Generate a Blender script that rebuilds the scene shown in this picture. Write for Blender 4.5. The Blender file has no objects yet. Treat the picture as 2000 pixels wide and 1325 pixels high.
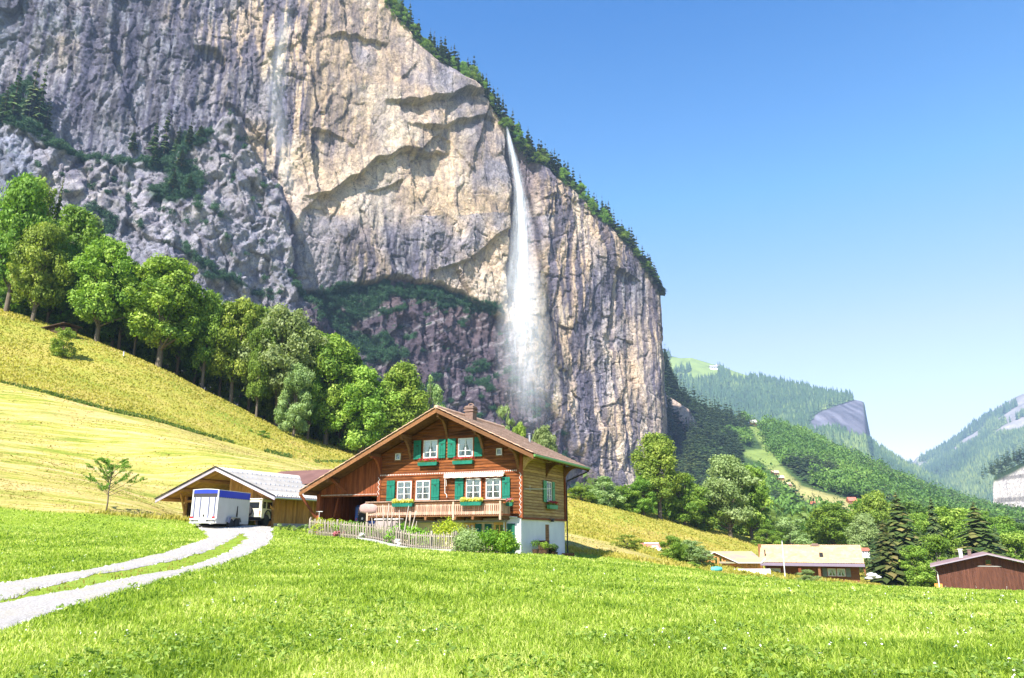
import bpy, math, random
import numpy as np
from mathutils import Vector

# ------------------------------------------------------------------ camera, sky, sun, exposure
F, HOR = 1450.65, 1045.61                       # focal length and horizon row for a 2000 px wide frame
PITCH = math.atan((HOR - 662.5) / F)
S = bpy.context.scene
COL = S.collection
cam_d = bpy.data.cameras.new('camera'); cam = bpy.data.objects.new('camera', cam_d); COL.objects.link(cam)
cam_d.sensor_width = 36.0; cam_d.lens = 36.0 * F / 2000.0
cam_d.clip_start = 0.3; cam_d.clip_end = 30000
cam.location = (0, 0, 0); cam.rotation_euler = (math.radians(90) + PITCH, 0, 0)
S.camera = cam
S.view_settings.view_transform = 'Standard'; S.view_settings.look = 'None'
S.view_settings.gamma = 1.0; S.view_settings.use_curve_mapping = False
S.view_settings.exposure = 1.65
SUN_AZ, SUN_EL = math.radians(-151), math.radians(47)      # azimuth from +Y towards +X
sun_dir = Vector((math.sin(SUN_AZ) * math.cos(SUN_EL), math.cos(SUN_AZ) * math.cos(SUN_EL), math.sin(SUN_EL)))
W_ = bpy.data.worlds.new('World'); S.world = W_; W_.use_nodes = True
nt = W_.node_tree; bgn = nt.nodes['Background']
sky = nt.nodes.new('ShaderNodeTexSky'); sky.sky_type = 'NISHITA'; sky.sun_disc = False
sky.sun_elevation = SUN_EL; sky.sun_rotation = SUN_AZ % (2 * math.pi)
sky.altitude = 800; sky.air_density = 1.0; sky.dust_density = 0.9; sky.ozone_density = 2.5
hsv = nt.nodes.new('ShaderNodeHueSaturation'); hsv.inputs['Saturation'].default_value = 1.1; hsv.inputs['Value'].default_value = 1.0
nt.links.new(sky.outputs[0], hsv.inputs['Color']); 
_tc = nt.nodes.new('ShaderNodeTexCoord'); _sz = nt.nodes.new('ShaderNodeSeparateXYZ'); nt.links.new(_tc.outputs['Generated'], _sz.inputs[0])
_rp = nt.nodes.new('ShaderNodeValToRGB'); _e = _rp.color_ramp.elements      # clearer, deeper blue overhead than the model atmosphere gives
while len(_e) < 5: _e.new(.5)
for _k, (_p, _c) in enumerate(((.05, (1.0, .70, .58)), (.24, (.94, .67, .57)), (.42, (.50, .73, .74)), (.62, (.16, .51, .70)), (1, (.12, .44, .66)))): _e[_k].position = _p; _e[_k].color = (*_c, 1)
nt.links.new(_sz.outputs[2], _rp.inputs[0]); _mx = nt.nodes.new('ShaderNodeMix'); _mx.data_type = 'RGBA'; _mx.blend_type = 'MULTIPLY'; _mx.inputs[0].default_value = 1.0
nt.links.new(hsv.outputs[0], _mx.inputs[6]); nt.links.new(_rp.outputs[0], _mx.inputs[7]); nt.links.new(_mx.outputs[2], bgn.inputs[0]); bgn.inputs[1].default_value = 0.13
sl = bpy.data.lights.new('sun', 'SUN'); sl.energy = 4.8; sl.angle = math.radians(0.53); sl.color = (1.0, 0.94, 0.84)
so = bpy.data.objects.new('sun', sl); COL.objects.link(so); so.location = sun_dir * 200
so.rotation_euler = (-sun_dir).to_track_quat('-Z', 'Y').to_euler()
S.cycles.transparent_max_bounces = 24
S.cycles.max_bounces = 8; S.cycles.diffuse_bounces = 3; S.cycles.volume_bounces = 0
try: S.cycles.use_denoising = True
except Exception: pass

rnd = random.Random(7)
rng = np.random.default_rng(11)
PI = math.pi

# ------------------------------------------------------------------ picture <-> world
CT, ST = math.cos(PITCH), math.sin(PITCH)
def ray(px, py):
    a = (px - 1000) / F; b = (662.5 - py) / F
    y = CT - b * ST; z = ST + b * CT
    return np.array([a / y, 1.0, z / y])
def at(px, py, Y): return ray(px, py) * Y
def project(x, y, z):
    d = y * CT + z * ST; d = np.where(d < 0.05, 0.05, d)
    return 1000 + F * x / d, 662.5 - F * (-y * ST + z * CT) / d

# ------------------------------------------------------------------ numpy noise
def _h(i, j, s):
    v = np.sin(i * 127.1 + j * 311.7 + s * 74.7) * 43758.5453
    return v - np.floor(v)
def vn(x, y, s=0):
    xi = np.floor(x); yi = np.floor(y); fx = x - xi; fy = y - yi
    fx = fx * fx * (3 - 2 * fx); fy = fy * fy * (3 - 2 * fy)
    a = _h(xi, yi, s); b = _h(xi + 1, yi, s); c = _h(xi, yi + 1, s); d = _h(xi + 1, yi + 1, s)
    return a + (b - a) * fx + (c - a) * fy + (a - b - c + d) * fx * fy
def fbm(x, y, s=0, o=4):
    t = 0; A = 0.5; n = 0
    for k in range(o):
        t = t + A * vn(x * 2 ** k + 13.7 * k, y * 2 ** k - 7.3 * k, s + k); n += A; A *= 0.5
    return t / n
def ridged(x, y, s=0, o=3):
    t = 0; A = 0.5; n = 0
    for k in range(o):
        t = t + A * (1 - np.abs(2 * vn(x * 2 ** k, y * 2 ** k, s + k) - 1)); n += A; A *= 0.5
    return t / n
def cells(x, y, s=0):
    """broken rock: tilted facet height per cell, distance to the cell edge, cell random"""
    xi = np.floor(x); yi = np.floor(y); f1 = np.full(x.shape, 9.0); f2 = np.full(x.shape, 9.0); ht = np.zeros(x.shape); rr = np.zeros(x.shape)
    for a in (-1, 0, 1):
        for b in (-1, 0, 1):
            cx, cy = xi + a, yi + b; r1, r2 = _h(cx, cy, s), _h(cx, cy, s + 9.1); dx, dy = x - cx - r1, y - cy - r2; dd = np.hypot(dx, dy); near = dd < f1
            f2 = np.where(near, f1, np.minimum(f2, dd)); r3 = _h(cx, cy, s + 4.3); h = (r3 - .5) + dx * (_h(cx, cy, s + 2.2) - .5) * 1.6 + dy * (_h(cx, cy, s + 5.7) - .5) * 1.6
            ht = np.where(near, h, ht); rr = np.where(near, _h(cx, cy, s + 8.8), rr); f1 = np.minimum(f1, dd)
    return ht, f2 - f1, rr
def sstep(a, b, x):
    t = np.clip((x - a) / (b - a), 0, 1); return t * t * (3 - 2 * t)
def in_poly(x, y, poly):
    x = np.asarray(x, float); y = np.asarray(y, float); r = np.zeros(x.shape, bool); n = len(poly)
    for i in range(n):
        x1, y1 = poly[i]; x2, y2 = poly[(i + 1) % n]
        if y1 == y2: continue
        c = ((y1 > y) != (y2 > y)) & (x < (x2 - x1) * (y - y1) / (y2 - y1) + x1); r ^= c
    return r
def poly_sd(x, y, poly):
    d = np.full(np.shape(x), 1e9); n = len(poly)
    for i in range(n):
        x1, y1 = poly[i]; x2, y2 = poly[(i + 1) % n]; dx, dy = x2 - x1, y2 - y1
        t = np.clip(((x - x1) * dx + (y - y1) * dy) / (dx * dx + dy * dy + 1e-9), 0, 1)
        d = np.minimum(d, np.hypot(x - x1 - t * dx, y - y1 - t * dy))
    return np.where(in_poly(x, y, poly), d, -d)        # positive inside

# ------------------------------------------------------------------ object helpers
def tag(o, label=None, cat=None, group=None, kind=None):
    if label: o['label'] = label
    if cat: o['category'] = cat
    if group: o['group'] = group
    if kind: o['kind'] = kind
    return o
def empty(name, loc, rz=0.0, label=None, cat=None, group=None):
    o = bpy.data.objects.new(name, None); COL.objects.link(o); o.location = loc; o.rotation_euler = (0, 0, rz)
    o.empty_display_size = 0.2
    return tag(o, label, cat, group)
def mk(name, V, Fs, mat, parent=None, smooth=False, attrs=None, loc=None, rz=0.0):
    """V (n,3); Fs a list of index arrays, each (m,k)."""
    me = bpy.data.meshes.new(name)
    V = np.asarray(V, np.float32).reshape(-1, 3)
    Fs = [np.asarray(f, np.int32) for f in Fs if len(f)]
    nl = sum(f.size for f in Fs); npoly = sum(len(f) for f in Fs)
    me.vertices.add(len(V)); me.loops.add(nl); me.polygons.add(npoly)
    me.vertices.foreach_set('co', V.ravel())
    me.loops.foreach_set('vertex_index', np.concatenate([f.ravel() for f in Fs]))
    tot = np.concatenate([np.full(len(f), f.shape[1], np.int32) for f in Fs])
    me.polygons.foreach_set('loop_start', (np.cumsum(tot) - tot).astype(np.int32))
    if smooth: me.polygons.foreach_set('use_smooth', np.ones(npoly, bool))
    me.update(calc_edges=True)
    for k, (dom, typ, arr) in (attrs or {}).items():
        a = me.attributes.new(k, typ, dom); arr = np.asarray(arr, np.float32)
        if typ == 'FLOAT': a.data.foreach_set('value', arr.ravel())
        elif typ == 'FLOAT_COLOR': a.data.foreach_set('color', np.concatenate([arr, np.ones((len(arr), 1), np.float32)], 1).ravel())
    if mat: me.materials.append(mat)
    o = bpy.data.objects.new(name, me); COL.objects.link(o)
    if parent: o.parent = parent
    if loc is not None: o.location = loc
    o.rotation_euler[2] = rz
    return o
def copy_tree(o, parent=None):
    c = o.copy(); COL.objects.link(c)
    if parent: c.parent = parent
    for ch in list(KIDS.get(o.name, [])): copy_tree(ch, c)
    return c
KIDS = {}
def reg(o):
    KIDS[o.name] = [c for c in COL.objects if c.parent == o]
    for c in KIDS[o.name]: reg(c)

class MB:
    """collects polygons, builds one mesh"""
    def __init__(s): s.v = []; s.f = []; s.r = []
    def add(s, pts, faces, r=None):
        b = len(s.v); s.v += [tuple(p) for p in pts]; r = rnd.random() if r is None else r
        for f in faces: s.f.append([b + i for i in f]); s.r.append(r)
    def box(s, x0, x1, y0, y1, z0, z1, r=None):
        s.add([(x0,y0,z0),(x1,y0,z0),(x1,y1,z0),(x0,y1,z0),(x0,y0,z1),(x1,y0,z1),(x1,y1,z1),(x0,y1,z1)],
              [(0,3,2,1),(4,5,6,7),(0,1,5,4),(1,2,6,5),(2,3,7,6),(3,0,4,7)], r)
    def bbox(s, x0, x1, y0, y1, z0, z1, b=0.02, r=None):
        """box with chamfered edges (all 12)"""
        pts = []
        for (ax) in (0, 1, 2):
            for sx in (0, 1):
                for sy in (0, 1):
                    for sz in (0, 1):
                        lo = [x0, y0, z0]; hi = [x1, y1, z1]; p = []
                        for k, q in enumerate((sx, sy, sz)):
                            val = hi[k] if q else lo[k]
                            if k != ax: val += -b if q else b
                            p.append(val)
                        pts.append(p)
        from mathutils.geometry import convex_hull_2d  # noqa (keeps mathutils loaded)
        import bmesh
        bm = bmesh.new(); vs = [bm.verts.new(p) for p in pts]
        bmesh.ops.convex_hull(bm, input=vs); bmesh.ops.dissolve_limit(bm, angle_limit=0.01, verts=bm.verts[:], edges=bm.edges[:])
        bm.verts.index_update()
        s.add([v.co[:] for v in bm.verts], [[v.index for v in f.verts] for f in bm.faces], r); bm.free()
    def prism(s, pts2, lo, hi, axis='y', r=None):
        """extrude polygon pts2 (two coords) along axis"""
        n = len(pts2)
        def P(a, b, c): return (a, c, b) if axis == 'y' else ((c, a, b) if axis == 'x' else (a, b, c))
        pts = [P(a, b, lo) for a, b in pts2] + [P(a, b, hi) for a, b in pts2]
        s.add(pts, [list(range(n))[::-1], [n + i for i in range(n)]] + [(i, (i + 1) % n, n + (i + 1) % n, n + i) for i in range(n)], r)
    def tube(s, pts, rads, n=8, cap=True, r=None):
        pts = [Vector(p) for p in pts]
        if not hasattr(rads, '__len__'): rads = [rads] * len(pts)
        V = []; Fc = []
        for i, p in enumerate(pts):
            d = (pts[min(i + 1, len(pts) - 1)] - pts[max(i - 1, 0)])
            if d.length < 1e-6: d = Vector((0, 0, 1))
            d.normalize(); u = d.cross(Vector((0, 0, 1)))
            if u.length < 0.05: u = d.cross(Vector((1, 0, 0)))
            u.normalize(); w = d.cross(u)
            for k in range(n):
                a = 2 * PI * k / n; V.append(p + (u * math.cos(a) + w * math.sin(a)) * rads[i])
        for i in range(len(pts) - 1):
            for k in range(n):
                Fc.append((i * n + k, i * n + (k + 1) % n, (i + 1) * n + (k + 1) % n, (i + 1) * n + k))
        if cap: Fc.append(list(range(n))[::-1]); Fc.append([(len(pts) - 1) * n + k for k in range(n)])
        s.add(V, Fc, r)
    def beam(s, p, q, w, h, r=None):
        p = Vector(p); q = Vector(q); d = (q - p).normalized(); u = d.cross(Vector((0, 0, 1)))
        if u.length < 0.05: u = Vector((1, 0, 0))
        u.normalize(); t = u.cross(d).normalized(); u = u * w / 2; t = t * h / 2
        pts = [a + i * u + j * t for a in (p, q) for i, j in ((-1,-1),(1,-1),(1,1),(-1,1))]
        s.add(pts, [(0,3,2,1),(4,5,6,7),(0,1,5,4),(1,2,6,5),(2,3,7,6),(3,0,4,7)], r)
    def lathe(s, prof, c=(0,0,0), axis='z', n=20, r=None):
        V = []; Fc = []
        for (rad, h) in prof:
            for k in range(n):
                a = 2 * PI * k / n; ca, sa = rad * math.cos(a), rad * math.sin(a)
                V.append((c[0] + ca, c[1] + sa, c[2] + h) if axis == 'z' else ((c[0] + h, c[1] + ca, c[2] + sa) if axis == 'x' else (c[0] + ca, c[1] + h, c[2] + sa)))
        m = len(prof)
        for i in range(m - 1):
            for k in range(n): Fc.append((i*n+k, i*n+(k+1)%n, (i+1)*n+(k+1)%n, (i+1)*n+k))
        Fc.append(list(range(n))[::-1]); Fc.append([(m-1)*n+k for k in range(n)])
        s.add(V, Fc, r)
    def build(s, name, mat, parent=None, smooth=False, loc=None, rz=0.0):
        me = bpy.data.meshes.new(name); me.from_pydata([tuple(v) for v in s.v], [], s.f); me.update()
        a = me.attributes.new('rnd', 'FLOAT', 'FACE'); a.data.foreach_set('value', np.array(s.r, np.float32))
        if smooth: me.polygons.foreach_set('use_smooth', np.ones(len(s.f), bool))
        import bmesh
        bm = bmesh.new(); bm.from_mesh(me); bmesh.ops.recalc_face_normals(bm, faces=bm.faces[:]); bm.to_mesh(me); bm.free()
        me.materials.append(mat)
        o = bpy.data.objects.new(name, me); COL.objects.link(o)
        if parent: o.parent = parent
        if loc is not None: o.location = loc
        o.rotation_euler[2] = rz
        return o

# ------------------------------------------------------------------ materials
def new_mat(name):
    m = bpy.data.materials.new(name); m.use_nodes = True; n = m.node_tree
    return m, n, n.nodes, n.links, n.nodes['Principled BSDF']
def node(n, t, **kw):
    x = n.nodes.new(t)
    for k, v in kw.items():
        if k in ('operation', 'blend_type', 'data_type', 'feature', 'distance', 'attribute_name', 'noise_dimensions', 'attribute_type'): setattr(x, k, v)
    return x
def ramp(n, fac, stops):
    r = n.nodes.new('ShaderNodeValToRGB'); e = r.color_ramp.elements
    while len(e) < len(stops): e.new(0.5)
    for k, (p, c) in enumerate(stops): e[k].position = p; e[k].color = (*c, 1)
    n.links.new(fac, r.inputs[0]); return r.outputs[0]
def noise(n, vec, scale, detail=4, rough=0.55, stretch=None):
    if stretch:
        mp = n.nodes.new('ShaderNodeMapping'); mp.inputs['Scale'].default_value = stretch
        if len(stretch) > 3: pass
        n.links.new(vec, mp.inputs[0]); vec = mp.outputs[0]
    t = n.nodes.new('ShaderNodeTexNoise'); t.inputs['Scale'].default_value = scale
    t.inputs['Detail'].default_value = detail; t.inputs['Roughness'].default_value = rough
    n.links.new(vec, t.inputs['Vector']); return t.outputs[0]
def mixc(n, fac, a, b, mode='MIX'):
    m = n.nodes.new('ShaderNodeMix'); m.data_type = 'RGBA'; m.blend_type = mode
    for s, v in ((0, fac), (6, a), (7, b)):
        if isinstance(v, (int, float)): m.inputs[s].default_value = v
        elif isinstance(v, tuple): m.inputs[s].default_value = (*v, 1)
        else: n.links.new(v, m.inputs[s])
    return m.outputs[2]
def math_(n, op, a, b=0.0, clamp=False):
    m = n.nodes.new('ShaderNodeMath'); m.operation = op; m.use_clamp = clamp
    for s, v in ((0, a), (1, b)):
        if isinstance(v, (int, float)): m.inputs[s].default_value = v
        else: n.links.new(v, m.inputs[s])
    return m.outputs[0]
def mrange(n, v, a, b, c=0.0, d=1.0):
    m = n.nodes.new('ShaderNodeMapRange'); n.links.new(v, m.inputs[0])
    for k, q in enumerate((a, b, c, d)): m.inputs[k + 1].default_value = q
    return m.outputs[0]
def attr(n, name, out=2):
    a = n.nodes.new('ShaderNodeAttribute'); a.attribute_name = name; return a.outputs[out]
def bump(n, h, strength, dist):
    b = n.nodes.new('ShaderNodeBump'); b.inputs['Strength'].default_value = strength; b.inputs['Distance'].default_value = dist
    n.links.new(h, b.inputs['Height']); return b.outputs[0]
def coords(n, kind='Object'):
    return n.nodes.new('ShaderNodeTexCoord').outputs[kind]

def surf(name, c1, c2, scale=5, detail=5, rough=0.7, bmp=0.3, bdist=0.02, stretch=None, var=0.25, metal=0.0, spec=0.3):
    """two-tone noisy surface, per-piece variation by the rnd attribute"""
    m, n, nn, L, P = new_mat(name); co = coords(n)
    f = noise(n, co, scale, detail, 0.6, stretch)
    c = mixc(n, mrange(n, f, 0.3, 0.7), c1, c2)
    if var:
        r = attr(n, 'rnd'); v = mrange(n, r, 0, 1, 1 - var, 1 + var * 0.6)
        cc = n.nodes.new('ShaderNodeCombineColor'); [L.new(v, cc.inputs[k]) for k in range(3)]
        c = mixc(n, 1.0, c, cc.outputs[0], 'MULTIPLY')
    L.new(c, P.inputs['Base Color']); P.inputs['Roughness'].default_value = rough; P.inputs['Metallic'].default_value = metal
    P.inputs['Specular IOR Level'].default_value = spec
    if bmp:
        f2 = noise(n, co, scale * 3, 6, 0.65, stretch); L.new(bump(n, f2, bmp, bdist), P.inputs['Normal'])
    return m

def wood(name, c1, c2, dark, along='x', rough=0.75, stain=0.5, sc=1.0):
    m, n, nn, L, P = new_mat(name); co = coords(n)
    st = {'x': (0.6, 8, 8), 'y': (8, 0.6, 8), 'z': (8, 8, 0.6)}[along]
    big = {'x': (0.35, 1.5, 2.5), 'y': (1.5, 0.35, 2.5), 'z': (2.5, 1.5, 0.35)}[along]
    r = attr(n, 'rnd')
    add = n.nodes.new('ShaderNodeVectorMath'); add.operation = 'ADD'; L.new(co, add.inputs[0])
    cx = n.nodes.new('ShaderNodeCombineXYZ'); rr = math_(n, 'MULTIPLY', r, 37.0); [L.new(rr, cx.inputs[k]) for k in range(3)]
    L.new(cx.outputs[0], add.inputs[1]); v = add.outputs[0]
    g = noise(n, v, 2.2 * sc, 8, 0.65, st)
    c = ramp(n, g, [(0.30, dark), (0.45, c1), (0.62, c2)])
    b = noise(n, v, 1.3 * sc, 4, 0.6, big)
    c = mixc(n, mrange(n, b, 0.50, 0.72, 0, stain), c, dark)
    vv = mrange(n, r, 0, 1, 0.72, 1.2); cc = n.nodes.new('ShaderNodeCombineColor'); [L.new(vv, cc.inputs[k]) for k in range(3)]
    c = mixc(n, 1.0, c, cc.outputs[0], 'MULTIPLY')
    L.new(c, P.inputs['Base Color']); P.inputs['Roughness'].default_value = rough; P.inputs['Specular IOR Level'].default_value = 0.2
    L.new(bump(n, g, 0.5, 0.01), P.inputs['Normal'])
    return m

def leaf(name, c1, c2, c3=None, trans=0.35, attrn='rnd'):
    m, n, nn, L, P = new_mat(name)
    r = attr(n, attrn)
    oi = n.nodes.new('ShaderNodeObjectInfo')
    c = ramp(n, r, [(0.0, c1), (0.6, c2), (1.0, c3 or c2)])
    hs = n.nodes.new('ShaderNodeHueSaturation'); L.new(c, hs.inputs['Color'])
    L.new(mrange(n, oi.outputs['Random'], 0, 1, 0.485, 0.515), hs.inputs['Hue'])
    L.new(mrange(n, oi.outputs['Random'], 0, 1, 0.85, 1.15), hs.inputs['Value'])
    P.inputs['Roughness'].default_value = 0.6; P.inputs['Specular IOR Level'].default_value = 0.25
    L.new(hs.outputs[0], P.inputs['Base Color'])
    t = n.nodes.new('ShaderNodeBsdfTranslucent')
    tc = mixc(n, 1.0, hs.outputs[0], (1.25, 1.35, 0.5), 'MULTIPLY'); L.new(tc, t.inputs[0])
    mx = n.nodes.new('ShaderNodeMixShader'); mx.inputs[0].default_value = trans
    L.new(P.outputs[0], mx.inputs[1]); L.new(t.outputs[0], mx.inputs[2]); L.new(mx.outputs[0], n.nodes['Material Output'].inputs[0])
    return m

def plain(name, c, rough=0.5, metal=0.0, spec=0.4):
    return surf(name, tuple(k * 0.92 for k in c), tuple(min(1, k * 1.06) for k in c), 6, 4, rough, 0.08, 0.004, None, 0.0, metal, spec)

# ================================================================== TERRAIN
CP = [ # px, py, distance forward
 (0,1325,9.0),(0,1230,12.8),(0,1141,19),(0,1060,32),(0,1000,45),(0,900,58),(0,810,69),(0,748,78),(0,680,92),(0,621,105),
 (-400,1325,9.5),(-400,1100,24),(-400,960,45),(-400,720,75),(-400,470,108),
 (315,1325,8.8),(315,1132,20),(315,1083,29),(315,1040,44),(300,990,56),(320,920,66),(320,830,82),(320,724,113),(176,667,108),(453,793,122),(543,834,130),(670,866,140),
 (400,1032,46.5),(534,1041,45.5),(490,1081,31),(450,920,67),(450,870,88),(600,1042,47),(680,900,115),
 (745,1060,42),(888,1078,38.5),(700,1150,18),(700,1090,31),(700,1325,8.7),
 (1000,1325,8.7),(1000,1200,15.5),(1000,1120,28),(1022,1083,41.5),(1104,1085.5,48.4),
 (1500,1325,8.8),(1500,1200,17),(1500,1150,28),(1500,1133,42),(2000,1325,8.8),(2000,1200,17),(2000,1170,30),(2000,1157,42),(2400,1166,42),(1400,1123,48),(1400,1126,60),(1480,1135,52),(1300,1108,50),(1350,1112,50),(2400,1250,14),
 (1250,1097,50),(1130,1052,60),(1250,1085,62),(1250,1060,82),(1250,1010,125),(1105,975,132),(1180,990,136),(880,930,135),(880,985,80),
 (1350,1112,60),(1350,1078,100),(1350,1035,140),(1430,1126,72),(1430,1108,98),(1430,1078,130),(1480,1064,150),
 (1600,1140,72),(1600,1122,110),(1600,1102,150),(1900,1160,80),(1900,1148,118),(1900,1118,170),(2300,1160,120)]
CW = [at(*c) for c in CP]
CW += [np.array(p) for p in [(-110.,150,36),(-300,260,50),(-40,200,19),(-60,330,24),(20,200,8),(30,330,6),(90,250,-8),(150,300,-12),(330,330,-13),(300,200,-11),
 (0,2,-1.72),(-12,3,-1.75),(12,3,-1.75),(-30,6,-1.6),(30,6,-1.8),(-160,60,34),(0,600,0),(-400,600,30),(400,600,-14),(-45,53,5.6)]]
# level pads for the chalet's carport and the barn
TH = math.radians(24.197)
HO = np.array([0.502, 42.0, -1.205])
BO = np.array([-16.492, 53.0, 0.3])
def loc2w(o, x, y, z=0.0):
    return np.array([o[0] + x * math.cos(TH) + y * math.sin(TH), o[1] - x * math.sin(TH) + y * math.cos(TH), o[2] + z])
CW += [loc2w(HO, -12, 2, 1.25), loc2w(HO, -10.2, -1.2, 1.0), loc2w(HO, -4, -2.5, 0.25), loc2w(HO, -13.5, 6, 1.4), loc2w(HO, 1, 8.5, 0.05)]
CW += [loc2w(BO, -3, 0.5, .25), loc2w(BO, -7, 0, .3), loc2w(BO, -2, 5, .3), loc2w(BO, -8, 6, .8)]
CW = np.array(CW)
def _uv(x, y): return x / (y + 20.0), 1.6 * np.log((y + 20.0) / 20.0)
_u, _v = _uv(CW[:, 0], CW[:, 1])
def _k(r2): return np.where(r2 > 1e-12, r2 * np.log(r2 + 1e-12), 0.0)
_z = CW[:, 2] / (CW[:, 1] + 20.0)
_n = len(_u)
_A = np.zeros((_n + 3, _n + 3)); _A[:_n, :_n] = _k((_u[:, None] - _u) ** 2 + (_v[:, None] - _v) ** 2) + np.eye(_n) * 2e-4
_A[:_n, _n] = 1; _A[:_n, _n + 1] = _u; _A[:_n, _n + 2] = _v; _A[_n:, :_n] = _A[:_n, _n:].T
_w = np.linalg.solve(_A, np.concatenate([_z, [0, 0, 0]]))
def gz(x, y):
    x = np.asarray(x, float); y = np.asarray(y, float); sh = np.broadcast(x, y).shape
    x = np.broadcast_to(x, sh).ravel(); y = np.broadcast_to(y, sh).ravel(); yc = np.clip(y, 1.5, 620)
    u, v = _uv(x, yc); u = np.clip(u, -0.9, 0.9); out = np.empty(len(x))
    for i in range(0, len(x), 40000):
        q = slice(i, i + 40000)
        out[q] = _k((u[q, None] - _u) ** 2 + (v[q, None] - _v) ** 2) @ _w[:_n] + _w[_n] + _w[_n + 1] * u[q] + _w[_n + 2] * v[q]
    z = out * (yc + 20)
    far = sstep(300, 700, y); z = z * (1 - far) + far * -14
    return z.reshape(sh)
# a fast lookup of the same heights
GX = np.concatenate([-np.geomspace(5500, 64, 40), np.arange(-62, 62.1, 0.62), np.geomspace(64, 5500, 40)])
GY = np.concatenate([[-3000, -600, -60], np.arange(-8, 62, 0.6), np.arange(62.8, 170, 1.1), np.geomspace(172, 6500, 46)])
_X, _Y = np.meshgrid(GX, GY)
_Z = gz(_X, _Y)
_Z = _Z + 0.05 * (fbm(_X / 2.3, _Y / 2.3, 3, 2) - .5) * 2 * (np.abs(_X) < 62) * (_Y < 62) + np.where(_Y > 55, 0.5 * (fbm(_X / 9, _Y / 9, 5, 3) - .5), 0) * (np.abs(_X) < 300)
def gh(x, y):
    """height of the ground sheet at x, y"""
    x = np.asarray(x, float); y = np.asarray(y, float)
    i = np.clip(np.searchsorted(GX, x) - 1, 0, len(GX) - 2); j = np.clip(np.searchsorted(GY, y) - 1, 0, len(GY) - 2)
    fx = np.clip((x - GX[i]) / (GX[i + 1] - GX[i]), 0, 1); fy = np.clip((y - GY[j]) / (GY[j + 1] - GY[j]), 0, 1)
    return (_Z[j, i] * (1 - fx) + _Z[j, i + 1] * fx) * (1 - fy) + (_Z[j + 1, i] * (1 - fx) + _Z[j + 1, i + 1] * fx) * fy
def hit(px, py, y0=5.0, y1=260.0):
    r = ray(px, py); Y = np.geomspace(y0, y1, 1500); d = r[2] * Y - gh(r[0] * Y, Y)
    k = np.where(d <= 0)[0]; Yh = Y[k[0]] if len(k) else y1
    return np.array([r[0] * Yh, Yh, gh(r[0] * Yh, Yh)])

# regions of the ground, traced as field edges
MOWN = [(-900, 560), (-60, 728), (0, 748), (100, 772), (210, 803), (300, 822), (400, 852), (500, 880), (620, 905), (700, 930), (820, 950), (820, 1015), (560, 1010), (400, 1012), (300, 1010), (200, 1002), (100, 1000), (0, 992), (-900, 960)]
PATH_MOWN = [(1100, 1040), (1135, 1047), (1180, 1058), (1240, 1076), (1290, 1092), (1310, 1101), (1250, 1092), (1190, 1080), (1130, 1074), (1100, 1068)]
LUSH_TOP = [(-900, 940), (0, 990), (100, 1000), (200, 1004), (300, 1014), (400, 1022), (700, 1020), (1100, 1080), (1160, 1084), (1300, 1104), (1400, 1115), (1500, 1120), (2000, 1140), (2900, 1150), (2900, 4000), (-900, 4000)]
R_STRIP = [(-260, 1300), (0, 1232), (21, 1225), (119, 1191), (224, 1160), (315, 1132), (406, 1111), (490, 1081), (521, 1065), (534, 1050), (527, 1040), (472, 1041), (486, 1051), (472, 1065), (420, 1090), (350, 1113), (245, 1132), (122, 1156), (84, 1160), (0, 1181), (-260, 1225)]
L_STRIP = [(-260, 1222), (0, 1177), (84, 1149), (175, 1125), (280, 1107), (350, 1093), (420, 1071), (458, 1051), (470, 1041), (399, 1033), (408, 1051), (378, 1062), (315, 1083), (245, 1099), (175, 1114), (87, 1127), (0, 1141), (-260, 1180)]
APRON = [(392, 1036), (470, 1043), (530, 1043), (537, 1028), (500, 1022), (380, 1022)]
MIDGREEN = [(486, 1051), (472, 1065), (420, 1090), (350, 1113), (245, 1132), (122, 1156), (84, 1160), (0, 1181), (-260, 1225), (-260, 1222), (0, 1177), (84, 1149), (175, 1125), (280, 1107), (350, 1093), (420, 1071), (458, 1051), (470, 1041)]

def zones(x, y, z):
    """(gravel, mown, lush) weights at ground points"""
    px, py = project(x, y, z)
    jit = (fbm(x / 1.1, y / 1.1, 21, 3) - 0.5)
    near = (y < 60)
    sc = np.clip(F / np.maximum(y, 1), 5, 300)
    g = np.maximum(poly_sd(px, py, R_STRIP), poly_sd(px, py, L_STRIP)); g = np.maximum(g, poly_sd(px, py, APRON))
    g = sstep(-0.06, 0.06, g / sc * 2.2 + jit * 0.28) * (y < 62) * (y > 5)
    m = np.maximum(poly_sd(px, py, MOWN), poly_sd(px, py, PATH_MOWN)); m = sstep(-2, 2, m + jit * 5) * (y < 140) * (y > 30)
    l = sstep(-3, 3, poly_sd(px, py, LUSH_TOP) + jit * 8) ; l = np.where(y < 40, 1.0, l) * (y < 66)
    return g, m, l
Zg = _Z
g_, m_, l_ = zones(_X.ravel(), np.maximum(_Y, 3).ravel(), Zg.ravel())
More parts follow.
